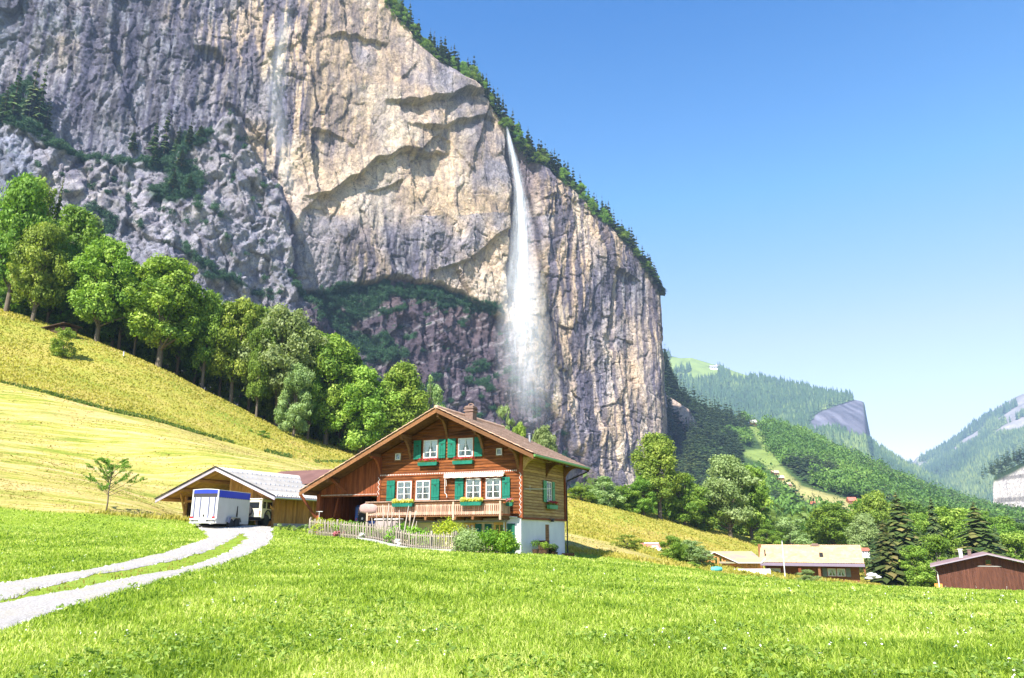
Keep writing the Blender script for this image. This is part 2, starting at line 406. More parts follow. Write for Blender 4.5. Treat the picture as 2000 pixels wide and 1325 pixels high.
def ground_material():
    m, n, nn, L, P = new_mat('ground'); co = coords(n)
    zc = nn.new('ShaderNodeSeparateColor'); L.new(attr(n, 'zone', 0), zc.inputs[0])
    # lush meadow soil and low grass
    a = noise(n, co, 2.5, 6, 0.7); c_l = ramp(n, a, [(0.25, (.12, .18, .016)), (0.5, (.22, .31, .03)), (0.75, (.30, .38, .05))])
    b2 = noise(n, co, 0.35, 4, 0.6); c_l = mixc(n, mrange(n, b2, 0.45, 0.7), c_l, (.24, .34, .05))
    # unmown hillside: long yellow-green grass
    h1 = noise(n, co, 0.12, 5, 0.6, (1.0, 1.6, 1)); h2 = noise(n, co, 1.1, 8, 0.75, (1.6, 0.8, 1))
    c_h = ramp(n, h1, [(0.32, (.21, .25, .035)), (0.5, (.35, .31, .06)), (0.66, (.44, .33, .10))])
    c_h = mixc(n, mrange(n, h2, 0.35, 0.7, 0, .5), c_h, (.19, .27, .035))
    # mown strip: raked straw rows
    mp = nn.new('ShaderNodeMapping'); L.new(co, mp.inputs[0]); mp.inputs['Rotation'].default_value = (0, 0, math.radians(-24)); 
    r1 = noise(n, mp.outputs[0], 1.0, 6, 0.65, (0.10, 1.1, 0.5)); r2 = noise(n, mp.outputs[0], 1.0, 6, 0.7, (0.5, 3.0, 1.0)); r3 = noise(n, co, 0.10, 3, 0.5)
    s = math_(n, 'ADD', math_(n, 'MULTIPLY', r1, 0.6), math_(n, 'MULTIPLY', r2, 0.4))
    c_m = ramp(n, s, [(0.39, (.17, .23, .03)), (0.46, (.30, .30, .055)), (0.53, (.46, .37, .12)), (0.62, (.55, .41, .21))])
    c_m = mixc(n, mrange(n, r3, 0.5, 0.7, 0, .5), c_m, (.42, .32, .15))
    # gravel
    vo = nn.new('ShaderNodeTexVoronoi'); vo.inputs['Scale'].default_value = 16; L.new(co, vo.inputs['Vector'])
    g1 = noise(n, co, 30, 4, 0.8); g2 = noise(n, co, 1.3, 4, 0.6)
    c_g = ramp(n, g1, [(0.3, (.36, .33, .31)), (0.5, (.58, .55, .53)), (0.7, (.76, .74, .72))])
    c_g = mixc(n, mrange(n, g2, 0.5, 0.75, 0, .6), c_g, (.42, .36, .27))
    c = mixc(n, zc.outputs[2], c_h, c_l); c = mixc(n, zc.outputs[1], c, c_m)
    gj = noise(n, co, 6, 4, 0.7); gf = math_(n, 'ADD', zc.outputs[0], math_(n, 'MULTIPLY', math_(n, 'SUBTRACT', gj, 0.5), 0.9)); gf = mrange(n, gf, 0.4, 0.6)
    c = mixc(n, gf, c, c_g)
    L.new(c, P.inputs['Base Color']); P.inputs['Roughness'].default_value = 0.9; P.inputs['Specular IOR Level'].default_value = 0.1
    bh = math_(n, 'ADD', math_(n, 'MULTIPLY', h2, 1.0), math_(n, 'MULTIPLY', s, 1.2))
    L.new(bump(n, bh, 0.8, 0.35), P.inputs['Normal'])
    return m
M_ground = ground_material()
ny, nx = _X.shape
idx = np.arange(ny * nx).reshape(ny, nx)
quads = np.stack([idx[:-1, :-1].ravel(), idx[:-1, 1:].ravel(), idx[1:, 1:].ravel(), idx[1:, :-1].ravel()], 1)
g_ = g_ * 0
tag(mk('ground', np.stack([_X.ravel(), _Y.ravel(), Zg.ravel()], 1), [quads], M_ground, smooth=True,
   attrs={'zone': ('POINT', 'FLOAT_COLOR', np.stack([g_, m_, l_], 1))}), kind='structure')

def track():
    R1 = [(-260,1300),(0,1232),(21,1225),(119,1191),(224,1160),(315,1132),(406,1111),(490,1081),(521,1065),(534,1050),(527,1040)]
    R0 = [(-260,1225),(0,1181),(84,1160),(122,1156),(245,1132),(350,1113),(420,1090),(472,1065),(486,1051),(472,1041)]
    L1 = [(-260,1222),(0,1177),(84,1149),(175,1125),(280,1107),(350,1093),(420,1071),(458,1051),(470,1041)]
    L0 = [(-260,1180),(0,1141),(87,1127),(175,1114),(245,1099),(315,1083),(378,1062),(408,1051),(399,1033)]
    A1 = [(388,1037),(430,1040),(470,1043),(531,1042)]; A0 = [(372,1026),(420,1026),(470,1026),(537,1029)]
    V = []; Q = []; b = 0
    for e, (a, c) in enumerate(((R1, R0), (L1, L0), (A1, A0))):
        def samp(pl, n):
            w = np.array([hit(*q) for q in pl])[:, :2]; t = np.concatenate([[0], np.cumsum(np.hypot(*np.diff(w, axis=0).T))]); t /= t[-1]; u = np.linspace(0, 1, n); k = np.ones(9) / 9
            s = np.stack([np.interp(u, t, w[:, i]) for i in (0, 1)], 1); pad = np.concatenate([np.repeat(s[:1], 4, 0), s, np.repeat(s[-1:], 4, 0)]); return np.stack([np.convolve(pad[:, i], k, 'valid') for i in (0, 1)], 1)
        n = 420 if e < 2 else 60; m = 12; A = samp(a, n); Bq = samp(c, n); d = Bq - A; L = np.hypot(*d.T)[:, None]; d = d / L; u = np.arange(n) * .11
        A = A + d * ((fbm(u / .7, u * 0 + e, 5, 5) - .5) * .8)[:, None]; Bq = Bq + d * ((fbm(u / .7, u * 0 + e, 9, 5) - .5) * .8)[:, None]
        q = np.linspace(0, 1, m)[None, :, None]; P = A[:, None] * (1 - q) + Bq[:, None] * q; z = gh(P[..., 0], P[..., 1]) + .035 + .004 * e - .03 * (np.abs(q[..., 0] - .5) > .49)
        V.append(np.concatenate([P, z[..., None]], 2).reshape(-1, 3)); ii = np.arange(n * m).reshape(n, m) + b; b += n * m
        Q.append(np.stack([ii[:-1, :-1].ravel(), ii[:-1, 1:].ravel(), ii[1:, 1:].ravel(), ii[1:, :-1].ravel()], 1))
    m, n, nn, L, P = new_mat('track_gravel'); co = coords(n); g1 = noise(n, co, 26, 5, .8); g2 = noise(n, co, 1.1, 5, .65)
    c = ramp(n, g1, [(0.34, (.06, .055, .05)), (0.46, (.28, .26, .25)), (0.66, (.44, .42, .41))]); c = mixc(n, mrange(n, g2, .50, .72, 0, .75), c, (.34, .30, .20))
    L.new(c, P.inputs['Base Color']); P.inputs['Roughness'].default_value = .95; L.new(bump(n, g1, .8, .02), P.inputs['Normal'])
    tag(mk('track', np.concatenate(V), [np.concatenate(Q)], m, smooth=True), kind='structure')
track()
# ================================================================== CLIFF
CB0, CB1 = 569.0, 0.515                     # plan line of the wall: Y = CB0 + CB1 * X
cd = Vector((1, CB1, 0)).normalized(); cn = Vector((cd.y, -cd.x, 0))          # along, outward
RIM = [(-500, -560), (-100, -420), (300, -250), (600, -90), (700, -38), (755, 2), (775, 30), (800, 60), (825, 92), (850, 116), (880, 132), (905, 152), (925, 160), (945, 180), (958, 205), (972, 226), (985, 247), (1000, 262), (1020, 285), (1040, 312), (1065, 326),
       (1090, 350), (1110, 362), (1140, 392), (1160, 420), (1190, 440), (1212, 468), (1230, 482), (1250, 512), (1270, 532), (1285, 556), (1296, 574), (1303, 602), (1306, 650)]
rim_w = []
for px, py in RIM:
    r = ray(px, py); Y = CB0 / (1 - CB1 * r[0]); rim_w.append((r[0] * Y, r[2] * Y))
rim_x = np.array([p[0] for p in rim_w]); rim_z = np.array([p[1] for p in rim_w])
order = np.argsort(rim_x); rim_x = rim_x[order]; rim_z = rim_z[order]
XC = 128.0; RC = 16.0; NS, NT = 900, 640
def plan(s):
    """s: x-parameter along the wall; past XC the wall turns and runs back"""
    s = np.asarray(s, float); k = math.hypot(1, CB1)
    x = np.minimum(s, XC); y = CB0 + CB1 * x
    a0 = math.atan2(CB1, 1); over = np.maximum(s - XC, 0) * k; tot = math.radians(78) - a0
    arc = np.minimum(over / RC, tot); past = np.maximum(over - RC * tot, 0)
    ang = a0 + arc
    x2 = x + RC * (np.sin(ang) - math.sin(a0)) + past * np.cos(ang); y2 = y - RC * (np.cos(ang) - math.cos(a0)) + past * np.sin(ang)
    return x2, y2, ang
def cliff_top(s):
    z = np.interp(s, rim_x, rim_z)
    return np.where(s > XC + 12, np.maximum(60, z - (s - XC - 12) * 0.5), z)
ROOFS = [  # overhang lips: polyline, depth of the recess under it (m), its reach below (px)
 ([(775, 206), (830, 202), (890, 188), (940, 178), (962, 192)], 6, 30),
 ([(800, 246), (860, 250), (915, 238), (955, 224)], 3.5, 22),
 ([(610, 384), (650, 374), (690, 350), (740, 318), (800, 296), (860, 292)], 6.5, 60),
 ([(860, 530), (930, 494), (985, 455), (1008, 436)], 3.5, 40),
 ([(640, 76), (700, 72), (750, 84)], 2, 22)]
APRON_A = [(-600, 200), (-100, 250), (0, 252), (60, 262), (110, 285), (150, 305), (210, 318), (260, 322), (330, 318), (380, 285), (430, 248), (470, 246), (490, 290), (500, 330), (545, 380), (566, 460), (580, 560), (610, 600), (690, 690), (700, 1200), (-600, 1200)]
SCREE_B = [(575, 560), (640, 566), (700, 545), (760, 538), (820, 548), (870, 552), (930, 575), (990, 612), (1010, 650), (1045, 740), (1085, 800), (1130, 880), (1180, 960), (1200, 1200), (600, 1200), (560, 640)]
s_ = np.concatenate([np.linspace(-420, XC + 12, NS - 90), np.linspace(XC + 12.5, XC + 260, 90)])
t_ = np.linspace(0, 1, NT)
Sg, Tg = np.meshgrid(s_, t_)
bx, by, ang = plan(Sg); top = cliff_top(Sg); Zc = -25 + (top + 25) * Tg
ppx, ppy = project(bx, by, Zc)
wx = ppx + 26 * (fbm(ppx / 60, ppy / 60, 61, 3) - .5); wy = ppy + 26 * (fbm(ppx / 60, ppy / 60, 71, 3) - .5)
U = Sg * 1.13
Uw = U + 9 * (fbm(U / 30, Zc / 30, 201, 3) - .5) + 3 * (fbm(U / 7, Zc / 7, 202, 2) - .5); Zw = Zc + 12 * (fbm(U / 30, Zc / 30, 203, 3) - .5) + 4 * (fbm(U / 7, Zc / 7, 204, 2) - .5)
h1, e1, r1 = cells(Uw / 34, Zw / 70, 1); h2, e2, r2 = cells((Uw + .15 * Zw) / 12, Zw / 30, 2); h3, e3, r3 = cells((Uw - .1 * Zw) / 4.4, Zw / 11, 3); h4, e4, r4 = cells(Uw / 2.0, Zw / 2.6, 4)
calm = sstep(560, 680, ppx) * (1 - sstep(960, 1020, ppx)) * (1 - sstep(400, 520, ppy))      # the smooth buff belly
d = 15 * (fbm(U / 95, Zc / 130, 1, 3) - .5) + 7 * (fbm(U / 34, Zc / 48, 2, 4) - .5)
d += (4.6 * h1 + 2.0 * h2) * (1 - .5 * calm) + (1.15 * h3 + .55 * h4) * (1 - .55 * calm) + 1.6 * (fbm(U / 6, Zc / 9, 4, 4) - .5)
d -= 1.2 * (1 - sstep(.0, .06, e2)) * (1 - .6 * calm) + .7 * (1 - sstep(0, .07, e3)) * (1 - .5 * calm)
for pl, dep, reach in ROOFS:
    xs = [p[0] for p in pl]; ys = [p[1] for p in pl]
    ly = np.interp(wx, xs, ys) + 8 * (fbm(wx / 16, wy * 0 + xs[0], 17, 3) - .5); dep = dep * (.35 + 1.1 * fbm(wx / 30, wy / 80, 19 + xs[0], 2)); ends = sstep(xs[0] - 30, xs[0] + 25, wx) * (1 - sstep(xs[-1] - 25, xs[-1] + 25, wx))
    below = wy - ly
    d += ends * np.where(below > 0, -dep * sstep(0, 3.0, below) * np.exp(-below / reach), dep * 0.7 * np.exp(below / 80.0))
aA = poly_sd(wx, wy, APRON_A)
mA = sstep(0, 9, aA); depA = np.clip(aA, 0, 400)
d += mA * (13 + 0.13 * depA) + mA * (2.6 * h2 + 1.1 * h3) + mA * (5.5 * (ridged((U + .45 * Zc) / 26, (Zc - .9 * U) / 18, 31, 4) - .5) + 5 * (fbm(U / 9, Zc / 9, 33, 4) - .5))
aB = poly_sd(wx, wy, SCREE_B); mB = sstep(0, 12, aB)
d += mB * (-9 + 0.115 * np.clip(aB, 0, 400)) + mB * (2.5 * h2 + 1.6 * h3) + mB * (3.5 * (ridged((U * .2 + Zc * .8) / 9, (Zc * .35 + U) / 40, 41, 4) - .5) + 4 * (fbm(U / 8, Zc / 8, 43, 4) - .5))  # set back so the wall above shades the scree
# niche of the waterfall and its left edge
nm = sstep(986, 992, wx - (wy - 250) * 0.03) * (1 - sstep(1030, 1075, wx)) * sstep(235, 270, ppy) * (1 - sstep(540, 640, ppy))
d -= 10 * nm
# tall flutes on the right-hand pillar and on the left wall
fl = sstep(1040, 1090, ppx) ; d += fl * 5.0 * (fbm((U + .12 * Zc) / 11, Zc / 80, 51, 3) - .5)
lw = (1 - sstep(520, 620, ppx)) * (1 - mA); d += lw * 2.2 * (fbm((U - .08 * Zc) / 8, Zc / 50, 53, 4) - .5)
edge = np.clip((1 - Tg) * (top + 25) / 6.0, 0, 1)
d *= 0.35 + 0.65 * edge
d = np.where(Sg > XC - 20, d * 0.6, d)
nxn, nyn = np.sin(ang), -np.cos(ang)
Xc = bx + nxn * d; Yc = by + nyn * d
Zt = Zc + 1.6 * (fbm(U / 6, Zc / 6, 9, 3) - .5) * edge
# ---- rock colour (stain, strata, plant cover; left-hand and scree shade put into it)
def lerp(a, b, t): return a * (1 - t[..., None]) + b * t[..., None]
C = np.zeros(Xc.shape + (3,)); beige = np.array([.62, .47, .34]); pale = np.array([.70, .59, .48]); grey = np.array([.31, .295, .345]); blue = np.array([.24, .27, .37])
dark = np.array([.085, .08, .105]); ochre = np.array([.46, .34, .22]); scree_shade = np.array([.085, .062, .085]); green = np.array([.030, .085, .038])
C += beige
C = lerp(C, pale, sstep(.45, .7, fbm(U / 22, Zc / 30, 81, 4)) * .8)
C = lerp(C, ochre, sstep(.55, .75, fbm(U / 30, Zc / 14, 83, 4)) * .6)
lg = sstep(.42, .62, fbm(U / 40, Zc / 60, 85, 4) + .20 * (1 - sstep(200, 640, ppx)) - .16 * sstep(560, 760, ppx) * (ppy < 420) - .10 * sstep(1060, 1100, ppx) + .10 * sstep(380, 520, ppy) * (ppx < 1040) + .10 * (1 - sstep(0, 420, ppx)))
C = lerp(C, grey, lg * .9)
C = lerp(C, grey, mA * .92); C = lerp(C, np.array([.16, .15, .20]), mA * sstep(.48, .62, fbm((U + .6 * Zc) / 11, (Zc - .7 * U) / 16, 86, 4)) * .75); C = lerp(C, np.array([.38, .36, .38]), mA * sstep(.5, .66, fbm(U / 5, Zc / 6, 87, 4)) * .8)
C = lerp(C, blue, sstep(.5, .7, fbm(U / 50, Zc / 40, 89, 3)) * (.25 + .5 * (1 - sstep(100, 500, ppx))))
C = lerp(C, scree_shade, mB * .92); C = lerp(C, np.array([.34, .31, .34]), mB * .8 * sstep(.60, .70, fbm((U + .5 * Zc) / 16, (Zc - .45 * U) / 3.2, 91, 4)) * .8)  # scree darkness is shade put into the colour
C = lerp(C, np.array([.27, .285, .385]), (1 - sstep(180, 620, ppx)) * sstep(.30, .62, fbm(U / 38, Zc / 50, 207, 4)) * .55 * (1 - .4 * mA))  # blue cast of shade and haze put into the left-hand rock
# water streaks: long and vertical
st3 = fbm((Uw * .25 + U * .75) / 2.6, Zc / 75, 209, 4)
st1 = fbm((Uw * .4 + U * .6) / 3.6, Zc / 38, 93, 4); st2 = fbm(U / 45, Zc / 45, 95, 3)
stz = sstep(.50, .64, st1 + .34 * (st2 - .5) + .045) * (1 - mA) * (1 - mB)
reg = sstep(.40, .60, fbm(U / 55, Zc / 80, 97, 3) + .30 * (ppx < 760) * sstep(330, 150, ppy) + .16 * sstep(1040, 1100, ppx) - .10)
reg = reg * (1 - .6 * calm)
C = lerp(C, np.array([.13, .125, .185]), stz * reg * .9)
C = lerp(C, dark, sstep(.58, .66, fbm((Uw * .3 + U * .7) / 3.0, Zc / 30, 99, 3)) * reg * (1 - mA) * (1 - mB) * .85)
C = lerp(C, np.array([.16, .13, .17]), np.clip(nm * 1.1, 0, 1) * .75)  # niche toned darker as a whole
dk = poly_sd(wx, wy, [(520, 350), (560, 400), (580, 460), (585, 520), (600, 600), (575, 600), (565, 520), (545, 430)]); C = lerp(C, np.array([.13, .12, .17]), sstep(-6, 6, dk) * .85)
C = lerp(C, np.array([.095, .095, .16]), sstep(.56, .66, st3 + .22 * (fbm(U / 50, Zc / 60, 211, 3) - .5)) * (1 - sstep(330, 460, ppy)) * (1 - sstep(560, 760, ppx) * .85) * (1 - mA) * .85)
C = lerp(C, np.array([.095, .085, .13]), sstep(.58, .68, st3 + .2 * (fbm(U / 40, Zc / 60, 213, 3) - .5)) * sstep(1040, 1090, ppx) * .7)
# cracks
C = C * (.86 + .26 * r1[..., None]) * (.90 + .2 * r2[..., None]) * (.93 + .14 * r3[..., None])
C = lerp(C, dark, (1 - sstep(.0, .035, e2)) * sstep(.45, .6, fbm(U / 20, Zc / 20, 205, 3)) * .7)
ck = sstep(.88, .95, ridged((U + .25 * Zc) / 15, (Zc + .1 * U) / 30, 101, 2)); C = lerp(C, dark, ck * .40)
# plant cover
GREEN = [[(-50, 250), (0, 245), (60, 258), (110, 282), (160, 300), (230, 312), (290, 305), (340, 290), (370, 262), (400, 290), (330, 345), (250, 345), (170, 330), (90, 310), (0, 275), (-50, 280)],
         [(290, 320), (370, 262), (420, 268), (400, 300), (360, 330), (390, 380), (370, 415), (340, 430), (290, 420), (270, 400), (320, 370), (300, 340)],
         [(560, 575), (640, 560), (700, 545), (770, 550), (760, 590), (700, 630), (680, 650), (640, 630), (580, 600)], [(650, 640), (760, 650), (800, 700), (740, 720), (700, 690)],
         [(780, 560), (870, 560), (980, 590), (990, 612), (930, 600), (850, 600), (800, 590)], [(0, 190), (60, 150), (95, 220), (95, 262), (0, 250)], [(170, 440), (230, 460), (210, 500), (170, 480)], [(330, 480), (380, 540), (470, 580), (560, 600), (500, 600), (380, 570)]]
gm = np.zeros(Xc.shape)
for pl in GREEN: gm = np.maximum(gm, sstep(-5, 9, poly_sd(wx, wy, pl) + 12 * (fbm(U / 4, Zc / 4, 111, 3) - .5)))
gn = fbm(U / 5, Zc / 4, 113, 4)
gm = np.maximum(gm * sstep(.30, .48, gn + .08), mA * sstep(.70, .76, gn) * .6); gm = np.maximum(gm, mB * sstep(.66, .72, fbm((U + .6 * Zc) / 14, (Zc - .45 * U) / 5, 115, 4)))
C = lerp(C, green, gm)
Cf = C.reshape(-1, 3)
def rock_material(name, sc=1.0):
    m, n, nn, L, P = new_mat(name); co = coords(n); base = attr(n, 'col', 0)
    f = noise(n, co, 0.22 * sc, 9, 0.72, (1, 1, 0.7)); f2 = noise(n, co, 0.9 * sc, 6, 0.75, (1, 1, .8))
    hs = mixc(n, 1.0, base, ramp(n, f, [(0.3, (.60, .60, .66)), (0.5, (.98, .98, .98)), (0.7, (1.25, 1.2, 1.12))]), 'MULTIPLY')
    hs = mixc(n, .6, hs, ramp(n, f2, [(0.35, (.55, .55, .60)), (0.55, (1.05, 1.05, 1.05))]), 'MULTIPLY')
    vo = nn.new('ShaderNodeTexVoronoi'); vo.feature = 'DISTANCE_TO_EDGE'; vo.inputs['Scale'].default_value = 0.16 * sc
    wv = nn.new('ShaderNodeMapping'); wv.inputs['Scale'].default_value = (1.3, 1.3, .9); 
    nz = nn.new('ShaderNodeTexNoise'); nz.inputs['Scale'].default_value = .15; nz.inputs['Detail'].default_value = 5; L.new(co, nz.inputs['Vector'])
    ad = nn.new('ShaderNodeVectorMath'); ad.operation = 'MULTIPLY_ADD'; L.new(nz.outputs[1], ad.inputs[0]); ad.inputs[1].default_value = (14, 14, 14); L.new(co, ad.inputs[2])
    L.new(ad.outputs[0], wv.inputs[0]); L.new(wv.outputs[0], vo.inputs['Vector'])
    crack = mrange(n, vo.outputs['Distance'], 0.0, 0.05)
    hs = mixc(n, mrange(n, crack, 0, 1, .35, 0), hs, (.07, .06, .08))
    L.new(hs, P.inputs['Base Color']); P.inputs['Roughness'].default_value = 0.9; P.inputs['Specular IOR Level'].default_value = 0.15
    h = math_(n, 'ADD', math_(n, 'MULTIPLY', f, 2.4), math_(n, 'ADD', f2, math_(n, 'MULTIPLY', crack, .35)))
    L.new(bump(n, h, 0.9, 1.7), P.inputs['Normal'])
    return m
M_rock = rock_material('cliff_rock')
ci = np.arange(NT * NS).reshape(NT, NS)
cq = np.stack([ci[:-1, :-1].ravel(), ci[:-1, 1:].ravel(), ci[1:, 1:].ravel(), ci[1:, :-1].ravel()], 1)
V = np.stack([Xc.ravel(), Yc.ravel(), Zt.ravel()], 1)
# plateau behind the rim
NB = 14; tv = []
for k in range(1, NB + 1):
    off = (k / NB) ** 1.5 * 420
    tv.append(np.stack([Xc[-1] - nxn[-1] * off * 1.0, Yc[-1] - nyn[-1] * off, Zt[-1] + off * .18 + 4 * (fbm(s_ / 12, np.full(NS, k * 1.0), 7, 3) - .5)], 1))
tv = np.concatenate(tv); V2 = np.concatenate([V, tv])
ti = np.concatenate([ci[-1:], NT * NS + np.arange(NB * NS).reshape(NB, NS)])[:, : NS - 90]
tq = np.stack([ti[:-1, :-1].ravel(), ti[:-1, 1:].ravel(), ti[1:, 1:].ravel(), ti[1:, :-1].ravel()], 1)
C2 = np.concatenate([Cf, np.tile(green * .9, (len(tv), 1))])
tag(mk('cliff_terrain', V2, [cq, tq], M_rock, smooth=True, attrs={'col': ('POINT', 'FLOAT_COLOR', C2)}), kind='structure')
def cliff_pt(px, py, out=0.0):
    """surface point of the cliff nearest to that pixel"""
    q = (ppx[::2, ::2] - px) ** 2 + (ppy[::2, ::2] - py) ** 2; k = np.unravel_index(np.argmin(q), q.shape); k = (k[0] * 2, k[1] * 2)
    return np.array([Xc[k] + nxn[k] * out, Yc[k] + nyn[k] * out, Zt[k]])

# ================================================================== HILLS beyond
def hill(name, ridge, base, mat, colfn, nu=260, nv=90, rough=(8, 60), seed=0, back=0.5, curve=1.0):
    """ridge, base: [(px, py, distance)]; one sheet from base to ridge and down the far side"""
    rp = np.array([at(*p) for p in ridge]); bp = np.array([at(*p) for p in base])
    rk = np.array([p[0] for p in ridge], float); bk = np.array([p[0] for p in base], float)
    u = np.linspace(rk[0], rk[-1], nu); R = np.stack([np.interp(u, rk, rp[:, k]) for k in range(3)], 1)
    ub = bk[0] + (u - u[0]) / (u[-1] - u[0]) * (bk[-1] - bk[0]); B = np.stack([np.interp(ub, bk, bp[:, k]) for k in range(3)], 1)
    tt = np.linspace(0, 1, nv); P = B[None] + (R - B)[None] * tt[:, None, None]
    zc = B[None, :, 2] + (R[:, 2] - B[:, 2])[None] * (tt[:, None] ** curve); P[..., 2] = zc
    nrm = (R - B)[:, :2]; ln = np.hypot(nrm[:, 0], nrm[:, 1])[:, None] + 1e-6; nd = nrm / ln
    amp, wl = rough; X, Y = P[..., 0], P[..., 1]
    w = np.sin(np.pi * np.clip(tt, 0, 1))[:, None] ** .5
    dz = amp * ((fbm(X / wl, Y / wl, seed, 4) - .5) * 2) * w + amp * .25 * (fbm(X / wl * 5, Y / wl * 5, seed + 5, 3) - .5)
    P[..., 2] += dz
    bk_ = []
    for q in (0.08, 0.25, 0.6, 1.2):
        D = q * ln * back; b = P[-1].copy(); b[:, :2] += nd * D; b[:, 2] -= D[:, 0] * .35 + D[:, 0] * q * .25; bk_.append(b)
    P = np.concatenate([P, np.array(bk_)]); n1 = P.shape[0]
    qx, qy = project(P[..., 0], P[..., 1], P[..., 2])
    C = colfn(qx, qy, P)
    ii = np.arange(n1 * nu).reshape(n1, nu); q4 = np.stack([ii[:-1, :-1].ravel(), ii[:-1, 1:].ravel(), ii[1:, 1:].ravel(), ii[1:, :-1].ravel()], 1)
    tag(mk(name, P.reshape(-1, 3), [q4], mat, smooth=True, attrs={'col': ('POINT', 'FLOAT_COLOR', C.reshape(-1, 3))}), kind='structure')
    return P[:nv], qx[:nv], qy[:nv]
FG = np.array([.040, .075, .022]); MG = np.array([.17, .23, .06]); YG = np.array([.33, .30, .12])
def terr_mat(name, scale):
    m, n, nn, L, P = new_mat(name); co = coords(n); base = attr(n, 'col', 0)
    f = noise(n, co, scale, 8, 0.7); c = mixc(n, 1.0, base, ramp(n, f, [(0.3, (.65, .68, .65)), (0.5, (1, 1, 1)), (0.7, (1.25, 1.2, 1.15))]), 'MULTIPLY')
    L.new(c, P.inputs['Base Color']); P.inputs['Roughness'].default_value = .95; P.inputs['Specular IOR Level'].default_value = .1
    L.new(bump(n, f, 0.8, 1.2 / scale * .25), P.inputs['Normal']); return m
M_terr = terr_mat('far_terrain', .05)
MEAD1 = [(1462, 828), (1482, 835), (1500, 862), (1515, 893), (1535, 922), (1565, 948), (1606, 962), (1660, 980), (1705, 990), (1705, 1012), (1670, 1012), (1636, 997), (1600, 984), (1566, 972), (1536, 951), (1508, 922), (1478, 899), (1455, 893), (1452, 880), (1490, 880), (1480, 860)]
MEAD1B = [(1690, 1000), (1720, 1010), (1720, 1040), (1660, 1035), (1660, 1010)]
def col_mid(x, y, P):
    j = 8 * (fbm(P[..., 0] / 12, P[..., 1] / 12, 5, 3) - .5)
    C = np.zeros(x.shape + (3,)) + FG; m = sstep(-3, 3, poly_sd(x, y, MEAD1) + j)
    yl = sstep(900, 960, y); C2 = MG * (1 - yl[..., None]) + YG * yl[..., None]; C = C * (1 - m[..., None]) + C2 * m[..., None]
    return C
RIDGE1 = [(1296, 690, 780), (1316, 745, 800), (1336, 772, 820), (1370, 790, 830), (1424, 812, 850), (1462, 826, 870), (1496, 835, 860), (1568, 860, 830), (1640, 890, 800), (1712, 925, 780), (1784, 958, 800), (1892, 997, 860), (1960, 1018, 880), (2080, 1040, 900)]
BASE1 = [(1306, 1015, 640), (1360, 1035, 500), (1480, 1052, 380), (1600, 1062, 330), (1750, 1070, 330), (2080, 1075, 360)]
H1 = hill('hill_terrain', RIDGE1, BASE1, M_terr, col_mid, rough=(9, 70), seed=3, curve=1.25)
CL2 = [(1573, 838), (1597, 806), (1633, 792), (1664, 783), (1684, 780), (1690, 815), (1697, 848), (1703, 872), (1658, 853), (1618, 842), (1593, 852)]
ALP = [(1300, 715), (1312, 698), (1350, 696), (1400, 710), (1440, 722), (1492, 740), (1450, 744), (1400, 742), (1360, 748), (1300, 735)]
CREST2 = [(1300, 694), (1330, 699), (1350, 698), (1370, 705), (1400, 713), (1440, 727), (1490, 743), (1520, 750), (1560, 757), (1600, 768), (1650, 778), (1680, 783), (1688, 786)]
def col_alp(x, y, P):
    j = 5 * (fbm(P[..., 0] / 60, P[..., 1] / 60, 5, 4) - .5)
    C = np.zeros(x.shape + (3,)) + FG * 1.1; m = sstep(-2, 2, poly_sd(x, y, ALP) + j); C = C * (1 - m[..., None]) + (MG * .95) * m[..., None]
    r = sstep(-1.5, 1.5, poly_sd(x, y, CL2) + j); rc = np.array([.10, .10, .125]) * (0.1 + 1.9 * fbm(P[..., 0] / 16, P[..., 2] / 130, 9, 4))[..., None]  # bluff's shaded face put into its dark blue rock colour
    return C * (1 - r[..., None]) + rc * r[..., None]
RIDGE2 = [(1180, 700, 3000)] + [(x, y, 2900 - (x - 1300) * 1.1) for x, y in CREST2] + [(1693, 815, 2460), (1699, 845, 2440), (1704, 872, 2430), (1740, 897, 2430), (1780, 920, 2420), (1830, 945, 2400), (1900, 988, 2350), (2050, 1030, 2300)]
BASE2 = [(1180, 1000, 1500), (1400, 1010, 1400), (1700, 1030, 1300), (2050, 1045, 1300)]
H2 = hill('mountain_terrain', RIDGE2, BASE2, terr_mat('alp_terrain', .02), col_alp, nu=420, nv=160, rough=(26, 260), seed=13, curve=1.35)
def col_r(x, y, P):
    n_ = fbm(P[..., 0] / 120, P[..., 1] / 120, 5, 4); hz = sstep(960, 800, y - (x - 1900) * -.35)
    C = np.zeros(x.shape + (3,)) + FG * 1.2
    r = sstep(.46, .54, n_ + .30 * hz - .01); rc = np.array([.25, .235, .225]) * (.5 + 1.0 * fbm(P[..., 0] / 30, P[..., 2] / 60, 19, 4))[..., None]; C = C * (1 - r[..., None]) + rc * r[..., None]
    g = sstep(-3, 3, poly_sd(x, y, [(1870, 868), (1900, 862), (1905, 878), (1880, 882)]) + 4 * (n_ - .5)); C = C * (1 - g[..., None]) + MG * g[..., None]
    g = sstep(-3, 3, poly_sd(x, y, [(1790, 898), (1818, 882), (1812, 894), (1795, 905)])); C = C * (1 - g[..., None]) + MG * g[..., None]
    return C
RIDGE4 = [(1740, 935, 4000), (1777, 913, 3900), (1791, 893, 3800), (1816, 886, 3750), (1831, 880, 3700), (1870, 855, 3600), (1910, 826, 3500), (1946, 797, 3400), (2000, 768, 3300), (2100, 700, 3200), (2250, 640, 3100)]
BASE4 = [(1740, 1000, 2400), (1900, 1010, 2000), (2100, 1020, 1800), (2250, 1020, 1700)]
H4 = hill('ridge_terrain', RIDGE4, BASE4, terr_mat('ridge_rock', .012), col_r, nu=240, nv=120, rough=(60, 420), seed=23, curve=1.2)
